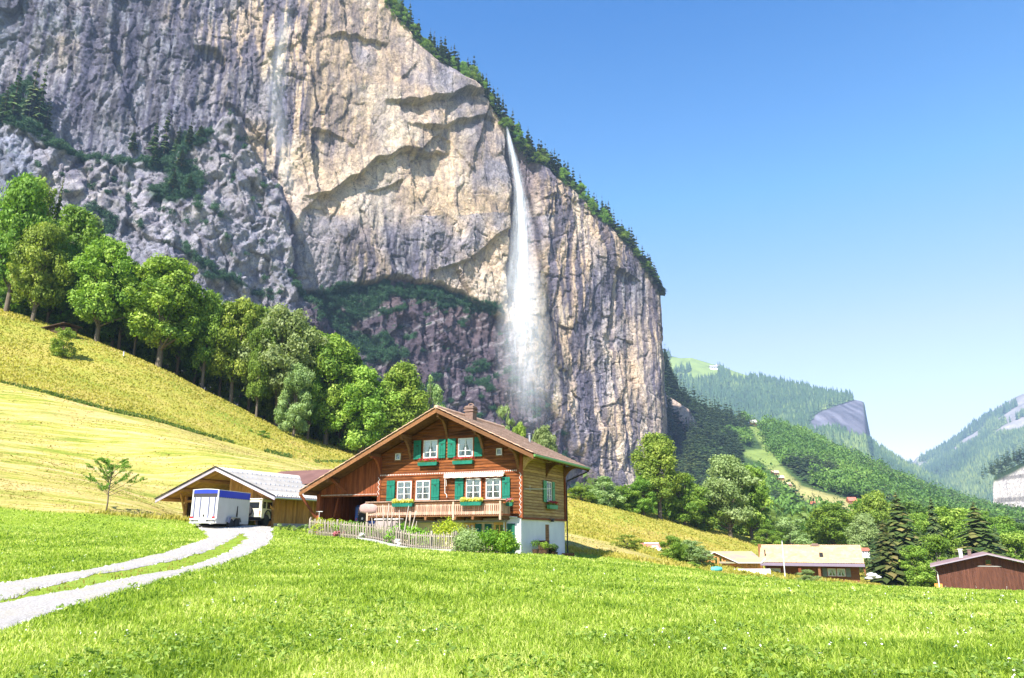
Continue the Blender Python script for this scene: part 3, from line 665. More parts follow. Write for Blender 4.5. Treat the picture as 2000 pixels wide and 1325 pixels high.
# pale rock wall at the right
def col_w(x, y, P):
    C = np.zeros(x.shape + (3,)) + np.array([.66, .60, .55]); s = sstep(.52, .6, fbm((P[..., 0] + P[..., 2]) / 14, (P[..., 2] - P[..., 0] * .5) / 5, 3, 4)); C = C * (1 - s[..., None] * .55)
    g = sstep(4, -6, y - np.interp(x, [1940, 1975, 2000, 2100], [944, 928, 914, 880])); return C * (1 - g[..., None]) + FG * g[..., None]
RIDGE5 = [(1939, 950, 905), (1941, 935, 905), (1946, 926, 905), (1975, 915, 880), (2000, 902, 860), (2060, 880, 800), (2200, 830, 700)]
BASE5 = [(1942, 1030, 890), (1944, 1030, 890), (1950, 1030, 886), (1975, 1030, 860), (2000, 1030, 840), (2060, 1030, 780), (2200, 1030, 680)]
H5 = hill('bluff_terrain', RIDGE5, BASE5, rock_material('bluff_rock', .8), col_w, nu=160, nv=70, rough=(1.5, 18), seed=33, back=12)
# rock outcrop in the wood beyond the main cliff
def col_o(x, y, P): 
    C = np.zeros(x.shape + (3,)) + np.array([.52, .40, .33]); s = sstep(.5, .6, fbm(P[..., 0] / 5, P[..., 2] / 18, 3, 4)); return C * (1 - s[..., None] * .5)
hill('outcrop_terrain', [(1300, 770, 745), (1318, 782, 745), (1345, 800, 740), (1362, 828, 735), (1372, 862, 730)], [(1300, 868, 728), (1318, 865, 728), (1345, 862, 726), (1362, 868, 724), (1372, 880, 722)], M_rock, col_o, nu=60, nv=40, rough=(1.5, 10), seed=43, back=3)

# ================================================================== WATERFALL
def water_mat(name, lo, hi, sx, sz, strength):
    m, n, nn, L, P = new_mat(name)
    uv = attr(n, 'fall', 0); sp = nn.new('ShaderNodeSeparateColor'); L.new(uv, sp.inputs[0])    # r: across -> edge fade, g: down fade, b: strand coordinate
    co = coords(n); f = noise(n, co, 1.0, 6, 0.72, (sx, sx, sz)); f2 = noise(n, co, 1.0, 4, 0.6, (sx * .3, sx * .3, sz * 1.2))
    s = mrange(n, math_(n, 'ADD', math_(n, 'MULTIPLY', f, .6), math_(n, 'MULTIPLY', f2, .4)), lo, hi)
    a = math_(n, 'MULTIPLY', math_(n, 'MULTIPLY', math_(n, 'ADD', math_(n, 'MULTIPLY', s, .75), .25), sp.outputs[0]), math_(n, 'MULTIPLY', sp.outputs[1], strength), True)
    P.inputs['Base Color'].default_value = (.80, .87, .97, 1); P.inputs['Roughness'].default_value = .6
    t = nn.new('ShaderNodeBsdfTranslucent'); t.inputs[0].default_value = (.9, .93, .97, 1); tr = nn.new('ShaderNodeBsdfTransparent')
    m1 = nn.new('ShaderNodeMixShader'); m1.inputs[0].default_value = .4; L.new(P.outputs[0], m1.inputs[1]); L.new(t.outputs[0], m1.inputs[2])
    m2 = nn.new('ShaderNodeMixShader'); L.new(a, m2.inputs[0]); L.new(tr.outputs[0], m2.inputs[1]); L.new(m1.outputs[0], m2.inputs[2])
    L.new(m2.outputs[0], nn['Material Output'].inputs[0]); return m
def veil(name, path, mat, parent, off=8.0, depth=6.0, nu=25, nv=160, seed=0, lab=None, tops=.02, bots=.3):
    """a curved sheet of falling water; path rows: (px, py, half width px)"""
    ys = np.array([p[1] for p in path], float); xs = np.array([p[0] for p in path], float); ws = np.array([p[2] for p in path], float)
    V = []; A = []
    r0 = ray(xs[0], ys[0]); Y0 = CB0 / (1 - CB1 * r0[0]) - off
    for j in range(nv):
        t = j / (nv - 1); y = ys[0] + (ys[-1] - ys[0]) * t; x = np.interp(y, ys, xs); w = np.interp(y, ys, ws)
        w *= 1 + .18 * (vn(np.array(t * 14.0), np.array(seed * 1.0), seed) - .5); Yd = Y0 - 14 * t
        c = at(x, y, Yd); hw = w / F * Yd * 1.02
        for i in range(nu):
            q = -1 + 2 * i / (nu - 1); V.append((c[0] + q * hw, c[1] - depth * math.sqrt(max(0, 1 - q * q)), c[2]))
            A.append(((1 - abs(q) ** 2.2) ** 1.0, min(1, t / tops) * min(1, (1 - t) / bots) ** .8, i / nu))
    ii = np.arange(nu * nv).reshape(nv, nu); q4 = np.stack([ii[:-1, :-1].ravel(), ii[:-1, 1:].ravel(), ii[1:, 1:].ravel(), ii[1:, :-1].ravel()], 1)
    o = mk(name, V, [q4], mat, parent, smooth=True, attrs={'fall': ('POINT', 'FLOAT_COLOR', np.array(A))}); tag(o, lab); return o
wf = empty('waterfall', (0, 0, 0), 0, 'tall white waterfall dropping from the notch in the cliff rim, spreading into mist', 'waterfall')
veil('water_core', [(990, 250, 3), (998, 285, 5), (1008, 330, 7), (1016, 380, 9), (1020, 430, 10), (1022, 480, 12), (1022, 540, 15), (1021, 600, 17), (1020, 660, 19), (1022, 720, 20)], water_mat('water_core', .38, .62, .60, .02, .85), wf, 6, 3, seed=1, bots=.45)
veil('water_veil', [(991, 262, 5), (1000, 300, 9), (1012, 350, 12), (1018, 400, 18), (1020, 460, 25), (1022, 520, 31), (1023, 580, 34), (1022, 640, 38), (1026, 700, 42), (1034, 770, 38), (1042, 830, 20)], water_mat('water_veil', .44, .66, .75, .022, .62), wf, 9, 5, seed=2, bots=.35)
veil('spray', [(1018, 430, 16), (1020, 520, 38), (1020, 600, 50), (1024, 680, 64), (1032, 740, 66), (1040, 800, 50), (1044, 860, 22)], water_mat('spray', .36, .72, .22, .035, .42), wf, 16, 9, seed=3, tops=.3, bots=.45)
wl = tag(veil('waterfall', [(566, -10, 14), (556, 60, 18), (545, 130, 20), (540, 200, 24), (548, 270, 24), (562, 330, 20), (580, 400, 16), (592, 470, 10)], water_mat('thin_water', .38, .75, .22, .02, .24), None, 16, 2, seed=5, tops=.1, bots=.4),
    'thin misty veil of water drifting down the left part of the cliff', 'waterfall')

# ================================================================== TREES
def leaf_cloud(cen, rad, n, size, r, up=.35, fill=.55, squash=.85):
    """leaf quads on the shells of a set of puffs. cen (k,3), rad (k,), n leaves in all"""
    k = len(cen); w = rad ** 2; pick = r.choice(k, n, p=w / w.sum())
    dv = r.normal(size=(n, 3)); dv[:, 2] += up; dv /= np.linalg.norm(dv, axis=1)[:, None]
    rr = rad[pick] * (fill + (1 - fill) * r.random(n) ** .5) * (0.8 + .6 * r.random(n) ** 2)
    c = cen[pick] + dv * rr[:, None] * np.array([1, 1, squash])
    nrm = dv + r.normal(size=(n, 3)) * .55; nrm /= np.linalg.norm(nrm, axis=1)[:, None]
    t = np.cross(nrm, r.normal(size=(n, 3))); t /= np.linalg.norm(t, axis=1)[:, None] + 1e-9; b = np.cross(nrm, t)
    s = size * (.6 + .8 * r.random(n))[:, None]
    V = np.stack([c - t * s, c - b * s * .55 + nrm * s * .15, c + t * s, c + b * s * .55 + nrm * s * .15], 1).reshape(-1, 3)
    q = np.arange(4 * n).reshape(n, 4); pr = r.random(k)
    col = np.clip(.55 * pr[pick] + .45 * r.random(n), 0, 1)
    return V, q, col
def limb_mesh(pts_list, n=6):
    m = MB()
    for pts, rad in pts_list: m.tube(pts, rad, n, cap=False)
    return m
def broadleaf_proto(seed, n=6500, kind='round', leafs=.30):
    """unit tree: 10 m tall, about 7 m wide; returns crown arrays and limb list"""
    r = np.random.default_rng(seed); pr = random.Random(seed)
    cb = {'round': 2.2, 'tall': 2.4, 'bush': .2, 'open': 2.6, 'low': .8}[kind]; cen = []; rad = []
    nl = {'round': 120, 'tall': 110, 'bush': 60, 'open': 50, 'low': 100}[kind]
    for i in range(nl):
        for _ in range(30):
            z = pr.uniform(0.03, 1.0)
            prof = math.sin(math.pi * min(1, z * .80 + .13)) ** .65 if kind != 'tall' else math.sin(math.pi * min(1, z * .70 + .2)) ** .8
            a = pr.uniform(0, 2 * PI); q = pr.random() ** .45
            lump = 1 + .24 * math.sin(a * 3 + seed) * math.cos(z * 7 + seed) + .16 * math.sin(a * 7 + z * 11 + seed * 2)
            R = (3.4 if kind != 'tall' else 2.7) * prof * lump
            rr = pr.uniform(.36, 1.0) * (1.15 if kind == 'bush' else 1) * (.8 if kind == 'open' else 1)
            p = np.array([math.cos(a) * q * max(R - rr * .6, .1), math.sin(a) * q * max(R - rr * .6, .1), cb + z * (9.9 - cb - rr * .8)])
            if all(np.linalg.norm(p - c) > .55 * max(rr, c_r) for c, c_r in zip(cen, rad)): break
        cen.append(p); rad.append(rr)
    cen = np.array(cen); rad = np.array(rad)
    V, q, c = leaf_cloud(cen, rad, n, leafs, r)
    limbs = []
    top = 7.5 if kind != 'bush' else 4
    tp = [(0, 0, -.6), (.05, .02, 1.0), (.12 * math.sin(seed), .1, 3.0), (.2 * math.sin(seed * 2), .15 * math.cos(seed), 5.2), (.1, 0, top)]
    limbs.append((tp, [.30, .24, .20, .13, .04]))
    for i in pr.sample(range(nl), 12):
        c_ = cen[i]; z0 = max(cb * .7, c_[2] * .55); st = (0.1 * math.sin(seed), .08, z0)
        mid = (c_[0] * .5, c_[1] * .5, (z0 + c_[2]) / 2 + .1); limbs.append(([st, mid, tuple(c_)], [.10, .065, .02]))
    return (V, q, c), limbs
def conifer_proto(seed, levels=20, per=9, wide=2.1, seg=3, drop=.35, bare=.06):
    """unit conifer 10 m tall: drooping fans of needles in whorls"""
    pr = random.Random(seed); V = []; Q = []; c = []
    for L_ in range(levels):
        t = min(1, max(0, (L_ + pr.uniform(-.5, .5)) / (levels - 1))); z = 10 * (bare + (0.985 - bare) * t); R = wide * (1 - t) ** .85 * pr.uniform(.78, 1.12) + .10; nb = max(4, int(per * (1 - t * .5)))
        a0 = pr.uniform(0, 6.28)
        for k in range(nb):
            a = a0 + 2 * PI * k / nb + pr.uniform(-.25, .25); Rk = R * pr.uniform(.65, 1.15); wd = .5 * Rk * math.tan(PI / nb) * 1.5 + .05; cr = pr.random()
            ca, sa = math.cos(a), math.sin(a); zz = z + pr.uniform(-.22, .22); prev = None
            for s in range(seg + 1):
                f = s / seg; r_ = Rk * f; h = zz + .12 * Rk * math.sin(f * 2.2) - drop * Rk * f * f; w = wd * (math.sin(min(1, .25 + f * .75) * PI) * .9 + .12) * (1 if s < seg else .15)
                jag = pr.uniform(-.08, .08) * Rk
                l = (ca * r_ - sa * w, sa * r_ + ca * w, h - w * .35 + jag); m = (ca * r_, sa * r_, h + .03); q = (ca * r_ + sa * w, sa * r_ - ca * w, h - w * .35 - jag)
                b = len(V); V += [l, m, q]
                if prev is not None:
                    Q += [(prev, prev + 1, b + 1, b), (prev + 1, prev + 2, b + 2, b + 1)]; cc = min(1, cr * .6 + pr.random() * .4); c += [cc, cc]
                prev = b
    return (np.array(V), np.array(Q), np.array(c)), [([(0, 0, -.5), (0, 0, 5), (0, 0, 9.9)], [.20, .12, .02])]

M_bark = surf('bark', (.085, .065, .048), (.17, .14, .11), 3, 6, .9, .6, .03, (4, 4, 1), .1)
M_lf = leaf('maple_leaves', (.075, .15, .018), (.23, .33, .045), (.42, .49, .11))
M_lfm = leaf('ash_leaves', (.07, .15, .018), (.17, .28, .035), (.29, .39, .07))
M_lfp = leaf('willow_leaves', (.15, .22, .07), (.26, .34, .13), (.36, .43, .20))
M_lfd = leaf('shade_leaves', (.04, .09, .018), (.095, .18, .030), (.17, .27, .05))  # shade among the trees put into this darker leaf colour
M_con = leaf('spruce_needles', (.022, .05, .018), (.055, .095, .028), (.17, .20, .05), .15)
M_con2 = leaf('young_needles', (.03, .06, .018), (.085, .12, .03), (.24, .20, .07), .2)
PROTO = {}
def proto(kind, v):
    if (kind, v) not in PROTO:
        if kind == 'conifer': a, l = conifer_proto(v * 7 + 3, 44, 13, 2.0, 3, .5)
        elif kind == 'rim_conifer': a, l = conifer_proto(v * 7 + 5, 13, 7, 2.0, 2, .3)
        else: a, l = broadleaf_proto(v * 13 + 1, {'round': 22000, 'tall': 19000, 'bush': 8000, 'open': 5000, 'low': 18000}[kind], kind, {'round': .145, 'tall': .14, 'bush': .18, 'open': .15, 'low': .145}[kind])
        me = mk('crown_proto', a[0], [a[1]], None, attrs={'rnd': ('FACE', 'FLOAT', a[2])}); md = me.data; bpy.data.objects.remove(me)
        lm = limb_mesh(l).build('trunk_proto', M_bark, smooth=True); ld = lm.data; bpy.data.objects.remove(lm)
        PROTO[(kind, v)] = (md, ld)
    return PROTO[(kind, v)]
MATC = {}
def tree(name, label, cat, px, base, top, wpx, Y, kind='round', v=0, mat=None, group=None, wp=None, sink=.2, rz=None):
    md, ld = proto(kind, v)
    if wp is None:
        p = at(px, base, Y); z0 = float(gh(p[0], p[1])) if base is None or abs(p[1]) < 250 else p[2]
        if base is not None: z0 = min(z0, p[2]) if p[2] - z0 < 6 else z0
        h = at(px, top, Y)[2] - z0; p = (p[0], p[1], z0 - sink)
    else: p, h = wp
    o = empty(name, tuple(float(k) for k in p), rnd.uniform(0, 6.28) if rz is None else rz, label, cat, group)
    sw = 1.2 * wpx / F * Y / (6.9 if kind not in ('tall', 'conifer', 'rim_conifer') else (5.4 if kind == 'tall' else 4.4))
    key = (md.name, mat.name)
    if key not in MATC:
        m2 = md.copy(); m2.name = 'crown'; m2.materials.clear(); m2.materials.append(mat); MATC[key] = m2
    for nm_, dat in (('crown', MATC[key]), ('trunk', ld)):
        c = bpy.data.objects.new(nm_, dat); COL.objects.link(c); c.parent = o; c.scale = (sw, sw, h / 10.0)
    return o
LR = 'broadleaf trees lined along the crest of the left slope'
T = [ # name, label, px, base, top, width, Y, kind, variant, material
 ('broadleaf_tree', 'tall broadleaf tree with a bare lower trunk at the left picture edge', 8, 628, 335, 90, 112, 'tall', 0, M_lfm),
 ('broadleaf_tree', 'full broadleaf tree on the slope crest, second from the left edge of the row', 62, 635, 432, 95, 110, 'round', 0, M_lf),
 ('broadleaf_tree', 'dark dense tree rising high behind the left end of the row', 118, 640, 402, 120, 122, 'round', 1, M_lfm),
 ('broadleaf_tree', 'pale topped tree at the back left, above the round maples of the row', 35, 600, 345, 90, 124, 'round', 2, M_lf),
 ('conifer_tree', 'pointed conifer tip standing among the broadleaf crowns at far left', 82, 600, 345, 42, 126, 'conifer', 0, M_con2),
 ('broadleaf_tree', 'small light crowned tree in the gap right of the pointed conifer', 152, 640, 425, 60, 124, 'tall', 1, M_lfp),
 ('maple_tree', 'bright green maple with forked trunk above the round bush on the slope', 188, 668, 466, 118, 112, 'round', 3, M_lf),
 ('maple_tree', 'large bright domed maple, the biggest tree of the left slope row', 310, 706, 500, 140, 114, 'round', 4, M_lf),
 ('broadleaf_tree', 'narrow tree standing just right of the large domed maple', 396, 745, 565, 58, 118, 'tall', 2, M_lfm),
 ('broadleaf_tree', 'mid green tree between the narrow tree and the broad pale one', 450, 785, 580, 95, 121, 'round', 5, M_lf),
 ('broadleaf_tree', 'broad pale green tree, right of the middle of the slope row', 542, 815, 594, 128, 122, 'round', 2, M_lfp),
 ('broadleaf_tree', 'tall dark based tree at the right end of the slope row', 636, 848, 648, 110, 126, 'round', 0, M_lf),
 ('willow_tree', 'small silvery green tree in front of the row, near its right end', 574, 832, 706, 66, 118, 'low', 0, M_lfp),
 ('broadleaf_tree', 'yellow green tree with dried patches left of the chalet gable', 704, 885, 712, 110, 126, 'low', 1, M_lf),
 ('broadleaf_tree', 'leafy tree with a tall rounded top just left of the chalet ridge', 778, 880, 704, 90, 130, 'tall', 3, M_lf),
 ('broadleaf_tree', 'thin tree with browning twigs nearest the chalet apex on its left', 838, 880, 728, 62, 132, 'open', 0, M_lfp),
 ('broadleaf_tree', 'sparse tree with reddish bare twigs seen over the chalet roof', 984, 890, 788, 46, 134, 'open', 1, M_lfp),
 ('broadleaf_tree', 'little round bright tree peeping over the chalet roof', 1014, 890, 822, 34, 134, 'round', 5, M_lf),
 ('broadleaf_tree', 'bushy pale tree above the roof beside the metal flue', 1062, 900, 828, 54, 136, 'low', 2, M_lfp),
 ('broadleaf_tree', 'low bright bush like tree behind the roof left of the chimney', 900, 890, 806, 60, 134, 'low', 3, M_lf),
]
for nm_, lb, px, b, t, w, Y, k, v, m in T: tree(nm_, lb, 'tree', px, b, t, w, Y, k, v, m)
for px, b, t, w, Y in [(30, 615, 430, 90, 124), (150, 640, 520, 100, 126), (235, 680, 530, 90, 126), (270, 690, 545, 100, 128), (360, 720, 570, 90, 128), (425, 760, 620, 80, 130), (490, 790, 600, 110, 131), (590, 830, 650, 100, 134), (680, 850, 700, 80, 138), (670, 860, 740, 60, 136), (220, 660, 560, 80, 120), (380, 745, 640, 70, 124), (500, 800, 690, 80, 128), (610, 835, 720, 80, 131), (232, 685, 508, 80, 118), (345, 725, 548, 70, 122), (262, 690, 530, 60, 117), (428, 770, 588, 66, 124), (486, 795, 592, 70, 126), (502, 800, 630, 60, 119), (594, 835, 636, 70, 129), (664, 855, 668, 70, 130), (602, 838, 700, 60, 124), (90, 645, 470, 80, 118)]:
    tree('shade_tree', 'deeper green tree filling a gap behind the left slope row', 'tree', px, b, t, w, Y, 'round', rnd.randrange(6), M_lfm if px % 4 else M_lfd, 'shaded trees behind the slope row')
for k in range(34):
    x_ = -10 + k * 21 + rnd.uniform(-5, 5); yb = np.interp(x_, [0, 100, 200, 320, 450, 560, 680], [618, 640, 672, 722, 780, 838, 872]); hh = rnd.uniform(58, 100)
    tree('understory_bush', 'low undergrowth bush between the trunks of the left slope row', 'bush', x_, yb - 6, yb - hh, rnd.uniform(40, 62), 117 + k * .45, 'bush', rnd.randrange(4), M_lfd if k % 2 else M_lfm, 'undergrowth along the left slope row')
tree('round_bush', 'round bright bush alone on the left slope below the maples', 'bush', 121, 696, 636, 46, 97, 'bush', 0, M_lf)
tree('small_bush', 'low dark shrub on the yellow slope above the barn', 'bush', 512, 858, 838, 26, 100, 'bush', 1, M_lfm)
tree('small_bush', 'tiny shrub left of the low dark shrub above the barn', 'bush', 487, 852, 836, 14, 100, 'bush', 2, M_lfm)
# right-hand belt on the crest beyond the chalet
R = [
 ('shrub', 'low hazel like shrub nearest the chalet in the right hand belt', 'bush', 1135, 985, 946, 60, 136, 'bush', 0, M_lfm),
 ('shrub', 'pale leafy shrub with a pointed top beside a bare stem', 'bush', 1180, 992, 928, 56, 138, 'bush', 1, M_lfp),
 ('shrub', 'dark green shrub left of the tall slender tree', 'bush', 1222, 1000, 944, 60, 140, 'bush', 2, M_lfm),
 ('broadleaf_tree', 'tall slender tree with a high light top at the foot of the cliff', 'tree', 1289, 1010, 842, 78, 142, 'tall', 0, M_lf),
 ('broadleaf_tree', 'small rounded tree tucked left under the tall slender tree', 'tree', 1258, 1008, 926, 56, 140, 'low', 0, M_lfm),
 ('broadleaf_tree', 'mid sized dark tree right of the tall slender tree', 'tree', 1338, 1025, 922, 76, 145, 'low', 1, M_lfm),
 ('broadleaf_tree', 'shadowed small tree at the left foot of the great maple', 'tree', 1376, 1040, 960, 60, 148, 'bush', 3, M_lfm),
 ('maple_tree', 'great spreading maple with two trunks above the orange house', 'tree', 1428, 1060, 886, 100, 150, 'round', 3, M_lfp),
 ('maple_tree', 'bright half of the great maple pair, nearest the dark valley wood', 'tree', 1470, 1062, 904, 78, 152, 'round', 4, M_lf),
 ('shrub', 'rounded dense shrub behind the ridge of the long tiled house', 'bush', 1545, 1068, 1006, 70, 150, 'bush', 0, M_lfp),
 ('shrub', 'small grey green shrub right of the maple trunks', 'bush', 1500, 1066, 1022, 50, 148, 'bush', 1, M_lfm),
 ('broadleaf_tree', 'wide olive green round tree behind the long tiled roof', 'tree', 1632, 1085, 980, 96, 150, 'low', 2, M_lfm),
 ('broadleaf_tree', 'tall leafy tree left of the reddish spruces', 'tree', 1722, 1100, 956, 70, 156, 'round', 1, M_lf),
 ('spruce_tree', 'reddish tipped spruce standing highest in the group right of the tiled roof', 'tree', 1768, 1112, 958, 112, 122, 'conifer', 1, M_con2),
 ('spruce_tree', 'dark lower spruce in front of the reddish tipped one', 'tree', 1738, 1135, 1012, 88, 106, 'conifer', 2, M_con2),
 ('broadleaf_tree', 'light green tree between the spruces and the brown barn', 'tree', 1795, 1140, 1062, 70, 104, 'low', 3, M_lf),
 ('spruce_tree', 'slim dark spruce top rising behind the bright broadleaf tree', 'tree', 1836, 1110, 966, 64, 126, 'conifer', 3, M_con),
 ('broadleaf_tree', 'bright full tree between the two spruces above the barn', 'tree', 1862, 1120, 986, 96, 130, 'round', 2, M_lf),
 ('spruce_tree', 'broad yellowing spruce directly behind the brown barn roof', 'tree', 1922, 1125, 978, 124, 118, 'conifer', 4, M_con2),
 ('broadleaf_tree', 'leafy tree at the right picture edge behind the brown barn', 'tree', 1984, 1125, 1036, 80, 128, 'low', 0, M_lf),
 ('broadleaf_tree', 'light green tree close in front of the tall leafy tree, beside the tiled house', 'tree', 1700, 1120, 1000, 56, 132, 'tall', 1, M_lfp),
 ('broadleaf_tree', 'dense green tree hiding the lower spruces left of the brown barn', 'tree', 1838, 1145, 1040, 80, 104, 'bush', 3, M_lfm),
 ('spruce_tree', 'narrow dark spruce at the left foot of the reddish tipped spruce', 'tree', 1712, 1125, 1046, 44, 112, 'conifer', 5, M_con),
 ('spruce_tree', 'dark spruce with a thin crown just left of the brown barn eave', 'tree', 1812, 1142, 1034, 50, 110, 'conifer', 0, M_con),
 ('spruce_tree', 'dark pointed spruce rising right of the yellowing spruce', 'tree', 1958, 1125, 1020, 50, 126, 'conifer', 1, M_con),
 ('garden_tree', 'small arching tree in front of the red roofed shed', 'tree', 1226, 1080, 1040, 56, 74, 'open', 1, M_lf),
 ('garden_tree', 'bushy green tree left of the orange house', 'tree', 1316, 1102, 1042, 46, 72, 'low', 1, M_lfm),
 ('garden_tree', 'grey green apple tree leaning over the orange house roof', 'tree', 1352, 1110, 1050, 66, 76, 'low', 2, M_lfp),
 ('garden_tree', 'leafy bush at the left corner of the orange house', 'bush', 1350, 1116, 1092, 30, 66, 'bush', 2, M_lf),
 ('garden_bush', 'silvery bush in front of the long house, below its dark eave', 'bush', 1580, 1136, 1108, 44, 70, 'bush', 1, M_lfp),
]
for nm_, lb, ct, px, b, t, w, Y, k, v, m in R: tree(nm_, lb, ct, px, b, t, w, Y, k, v, m)
for px, t, w, Y in [(1690, 1010, 80, 165), (1745, 985, 90, 168), (1800, 1000, 90, 170), (1885, 1010, 90, 165), (1955, 1020, 90, 165), (1990, 1060, 70, 150), (1660, 1040, 60, 165), (1530, 1030, 60, 175), (1590, 1015, 70, 180), (1395, 985, 80, 168), (1240, 965, 60, 165), (1160, 955, 60, 165), (1715, 968, 90, 175), (1775, 975, 90, 176), (1845, 985, 100, 176), (1905, 990, 90, 175), (1965, 1005, 90, 172), (2010, 1020, 80, 168), (1640, 1010, 80, 178), (1310, 955, 80, 172), (1355, 965, 80, 172), (1200, 960, 60, 168), (1440, 950, 90, 172)]:
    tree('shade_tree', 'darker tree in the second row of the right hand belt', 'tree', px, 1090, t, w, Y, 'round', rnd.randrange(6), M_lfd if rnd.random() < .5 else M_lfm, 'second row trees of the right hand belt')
# sapling
def sapling():
    p = hit(207, 1000); o = empty('apple_sapling', tuple(p), 0, 'thin young fruit tree with open branches on the mown slope', 'tree')
    r = random.Random(5); m = MB(); tips = []
    m.tube([(0, 0, -.2), (.03, 0, .6), (-.02, .02, 1.25), (.05, 0, 2.2), (0, .05, 3.3)], [.055, .045, .038, .024, .006], 7); tips.append(((.05, 0, 2.0), (0, .05, 3.4)))
    for i in range(26):
        t = i / 25; a = i * 2.4 + r.uniform(-.4, .4); z = 1.05 + 1.75 * t; el = r.uniform(.15, .6) + .35 * t; L_ = (2.15 - 1.25 * t) * r.uniform(.65, 1.15)
        q1 = (math.cos(a) * math.cos(el) * L_ * .5, math.sin(a) * math.cos(el) * L_ * .5, z + math.sin(el) * L_ * .38)
        q2 = (math.cos(a) * math.cos(el) * L_, math.sin(a) * math.cos(el) * L_, z + math.sin(el) * L_)
        m.tube([(0, 0, z - .1), q1, q2], [.022, .013, .004], 5); tips += [(q1, q2)]
        for k in range(3):
            b = a + r.uniform(-1, 1); f = r.uniform(.1, .9); s = [q1[j] + (q2[j] - q1[j]) * f for j in range(3)]; e = (s[0] + math.cos(b) * .4, s[1] + math.sin(b) * .4, s[2] + r.uniform(.05, .35)); m.tube([s, e], [.008, .003], 4); tips.append((s, e))
    m.build('trunk', M_bark, o, True)
    cen = []
    for a, b in tips:
        for f in (.25, .45, .65, .85, 1.0): cen.append([a[j] + (b[j] - a[j]) * f for j in range(3)])
    cen = np.array(cen); V, q, c = leaf_cloud(cen, np.full(len(cen), .10), 5000, .045, np.random.default_rng(3), fill=.1)
    mk('crown', V, [q], M_lfm, o, attrs={'rnd': ('FACE', 'FLOAT', c)})
sapling()
# conifers along the rim of the cliff
rimpx = np.array([p[0] for p in RIM], float); rimpy = np.array([p[1] for p in RIM], float)
RIMLAB = [(1005, 'dark conifer on the steep rim of the cliff left of the waterfall', 'rim conifers left of the waterfall'),
          (1180, 'conifer on the cliff rim just right of the waterfall lip', 'rim conifers right of the waterfall'),
          (1400, 'conifer clinging to the far right rim of the cliff', 'rim conifers at the far right end of the cliff')]
x = 757.0
while x < 1296:
    py = np.interp(x, rimpx, rimpy); r0 = ray(x, py); Yr = CB0 / (1 - CB1 * r0[0]); row = rnd.random()
    off = .5 + row * 5; P0 = at(x, py, Yr); base = P0 + np.array([-cn.x * off, -cn.y * off, 0]); zb = P0[2] - 2.0 + off * .25
    h = rnd.uniform(15, 31) * (1.1 if x < 1100 else .95 if x < 1250 else .8)
    lab = next(l for l in RIMLAB if x < l[0]); br = rnd.random() < .32
    tree('rim_broadleaf' if br else 'rim_conifer', lab[1] if not br else lab[1].replace('dark conifer', 'lighter leafy tree').replace('conifer', 'leafy tree'), 'tree', x, py, 0, rnd.uniform(17, 28) if not br else rnd.uniform(22, 34), Yr, 'bush' if br else 'rim_conifer', rnd.randrange(4 if br else 7), M_lfm if br else (M_con if rnd.random() < .75 else M_con2),
         lab[2] if not br else lab[2].replace('conifers', 'leafy trees'), wp=((base[0], base[1], zb), h if not br else h * .62))
    x += rnd.uniform(2.3, 4.6)
# trees on the ledges of the cliff
LEDGE = [(30, 262, 120), (52, 262, 100), (75, 258, 125), (12, 262, 160), (88, 270, 190), (60, 240, 112), (300, 300, 228), (320, 300, 205), (345, 300, 242), (366, 300, 236), (388, 292, 244), (258, 290, 254), (300, 340, 280), (350, 350, 290), (330, 400, 330), (365, 400, 340)]
for px, b, t in LEDGE:
    q = cliff_pt(px, b, 3.0); Yq = q[1]; h = at(px, t, Yq)[2] - q[2]
    if h > 4: tree('ledge_conifer', 'shaded conifer growing on a ledge of the left cliff', 'tree', px, b, t, 24 if px > 100 else 34, Yq, 'rim_conifer', rnd.randrange(4), M_con, 'conifers on the ledges of the cliff', wp=((q[0], q[1], q[2] - 1), h + 1))

# woods that read as one mass
def stamp(points, tmpl, sc, zs, rz, tint):
    V0, Q0, c0 = tmpl; n = len(points); ca, sa = np.cos(rz)[:, None], np.sin(rz)[:, None]
    X = (V0[None, :, 0] * ca - V0[None, :, 1] * sa) * sc[:, None] + points[:, 0:1]; Y = (V0[None, :, 0] * sa + V0[None, :, 1] * ca) * sc[:, None] + points[:, 1:2]
    Z = V0[None, :, 2] * zs[:, None] + points[:, 2:3]; V = np.stack([X, Y, Z], 2).reshape(-1, 3)
    Q = (Q0[None] + (np.arange(n) * len(V0))[:, None, None]).reshape(-1, Q0.shape[1]); c = np.clip(c0[None] * .5 + tint[:, None] * .5, 0, 1).ravel()
    return V, Q, c
def merge(parts):
    V = []; Q = []; c = []; b = 0
    for v, q, k in parts:
        V.append(v); Q.append(q + b); c.append(k); b += len(v)
    return np.concatenate(V), np.concatenate(Q), np.concatenate(c)
def puff_tmpl(seed, n=230, size=.085):
    r = np.random.default_rng(seed); cen = r.normal(size=(9, 3)) * np.array([.26, .26, .20]) + np.array([0, 0, .55]); rad = r.uniform(.22, .36, 9)
    return leaf_cloud(cen, rad, n, size, r, fill=.75)
def con_tmpl(seed):
    (V, Q, c), _ = conifer_proto(seed, 7, 6, 2.0, 1, .35, .04); return V / 10.0, Q, c
def far_con(seed):
    pr = random.Random(seed); V = []; Q = []; c = []
    for k, (z0, z1, r) in enumerate(((.05, .55, .20), (.35, .8, .15), (.6, 1.0, .09))):
        b = len(V); n = 6
        for i in range(n): a = 2 * PI * i / n + k; q = r * pr.uniform(.7, 1.2); V.append((math.cos(a) * q, math.sin(a) * q, z0 + pr.uniform(-.05, .05)))
        V.append((0, 0, z1))
        for i in range(n): Q.append((b + i, b + (i + 1) % n, b + n, b + n)); c.append(pr.random())
    Q = np.array(Q)[:, :3]; return np.array(V), Q, np.array(c)
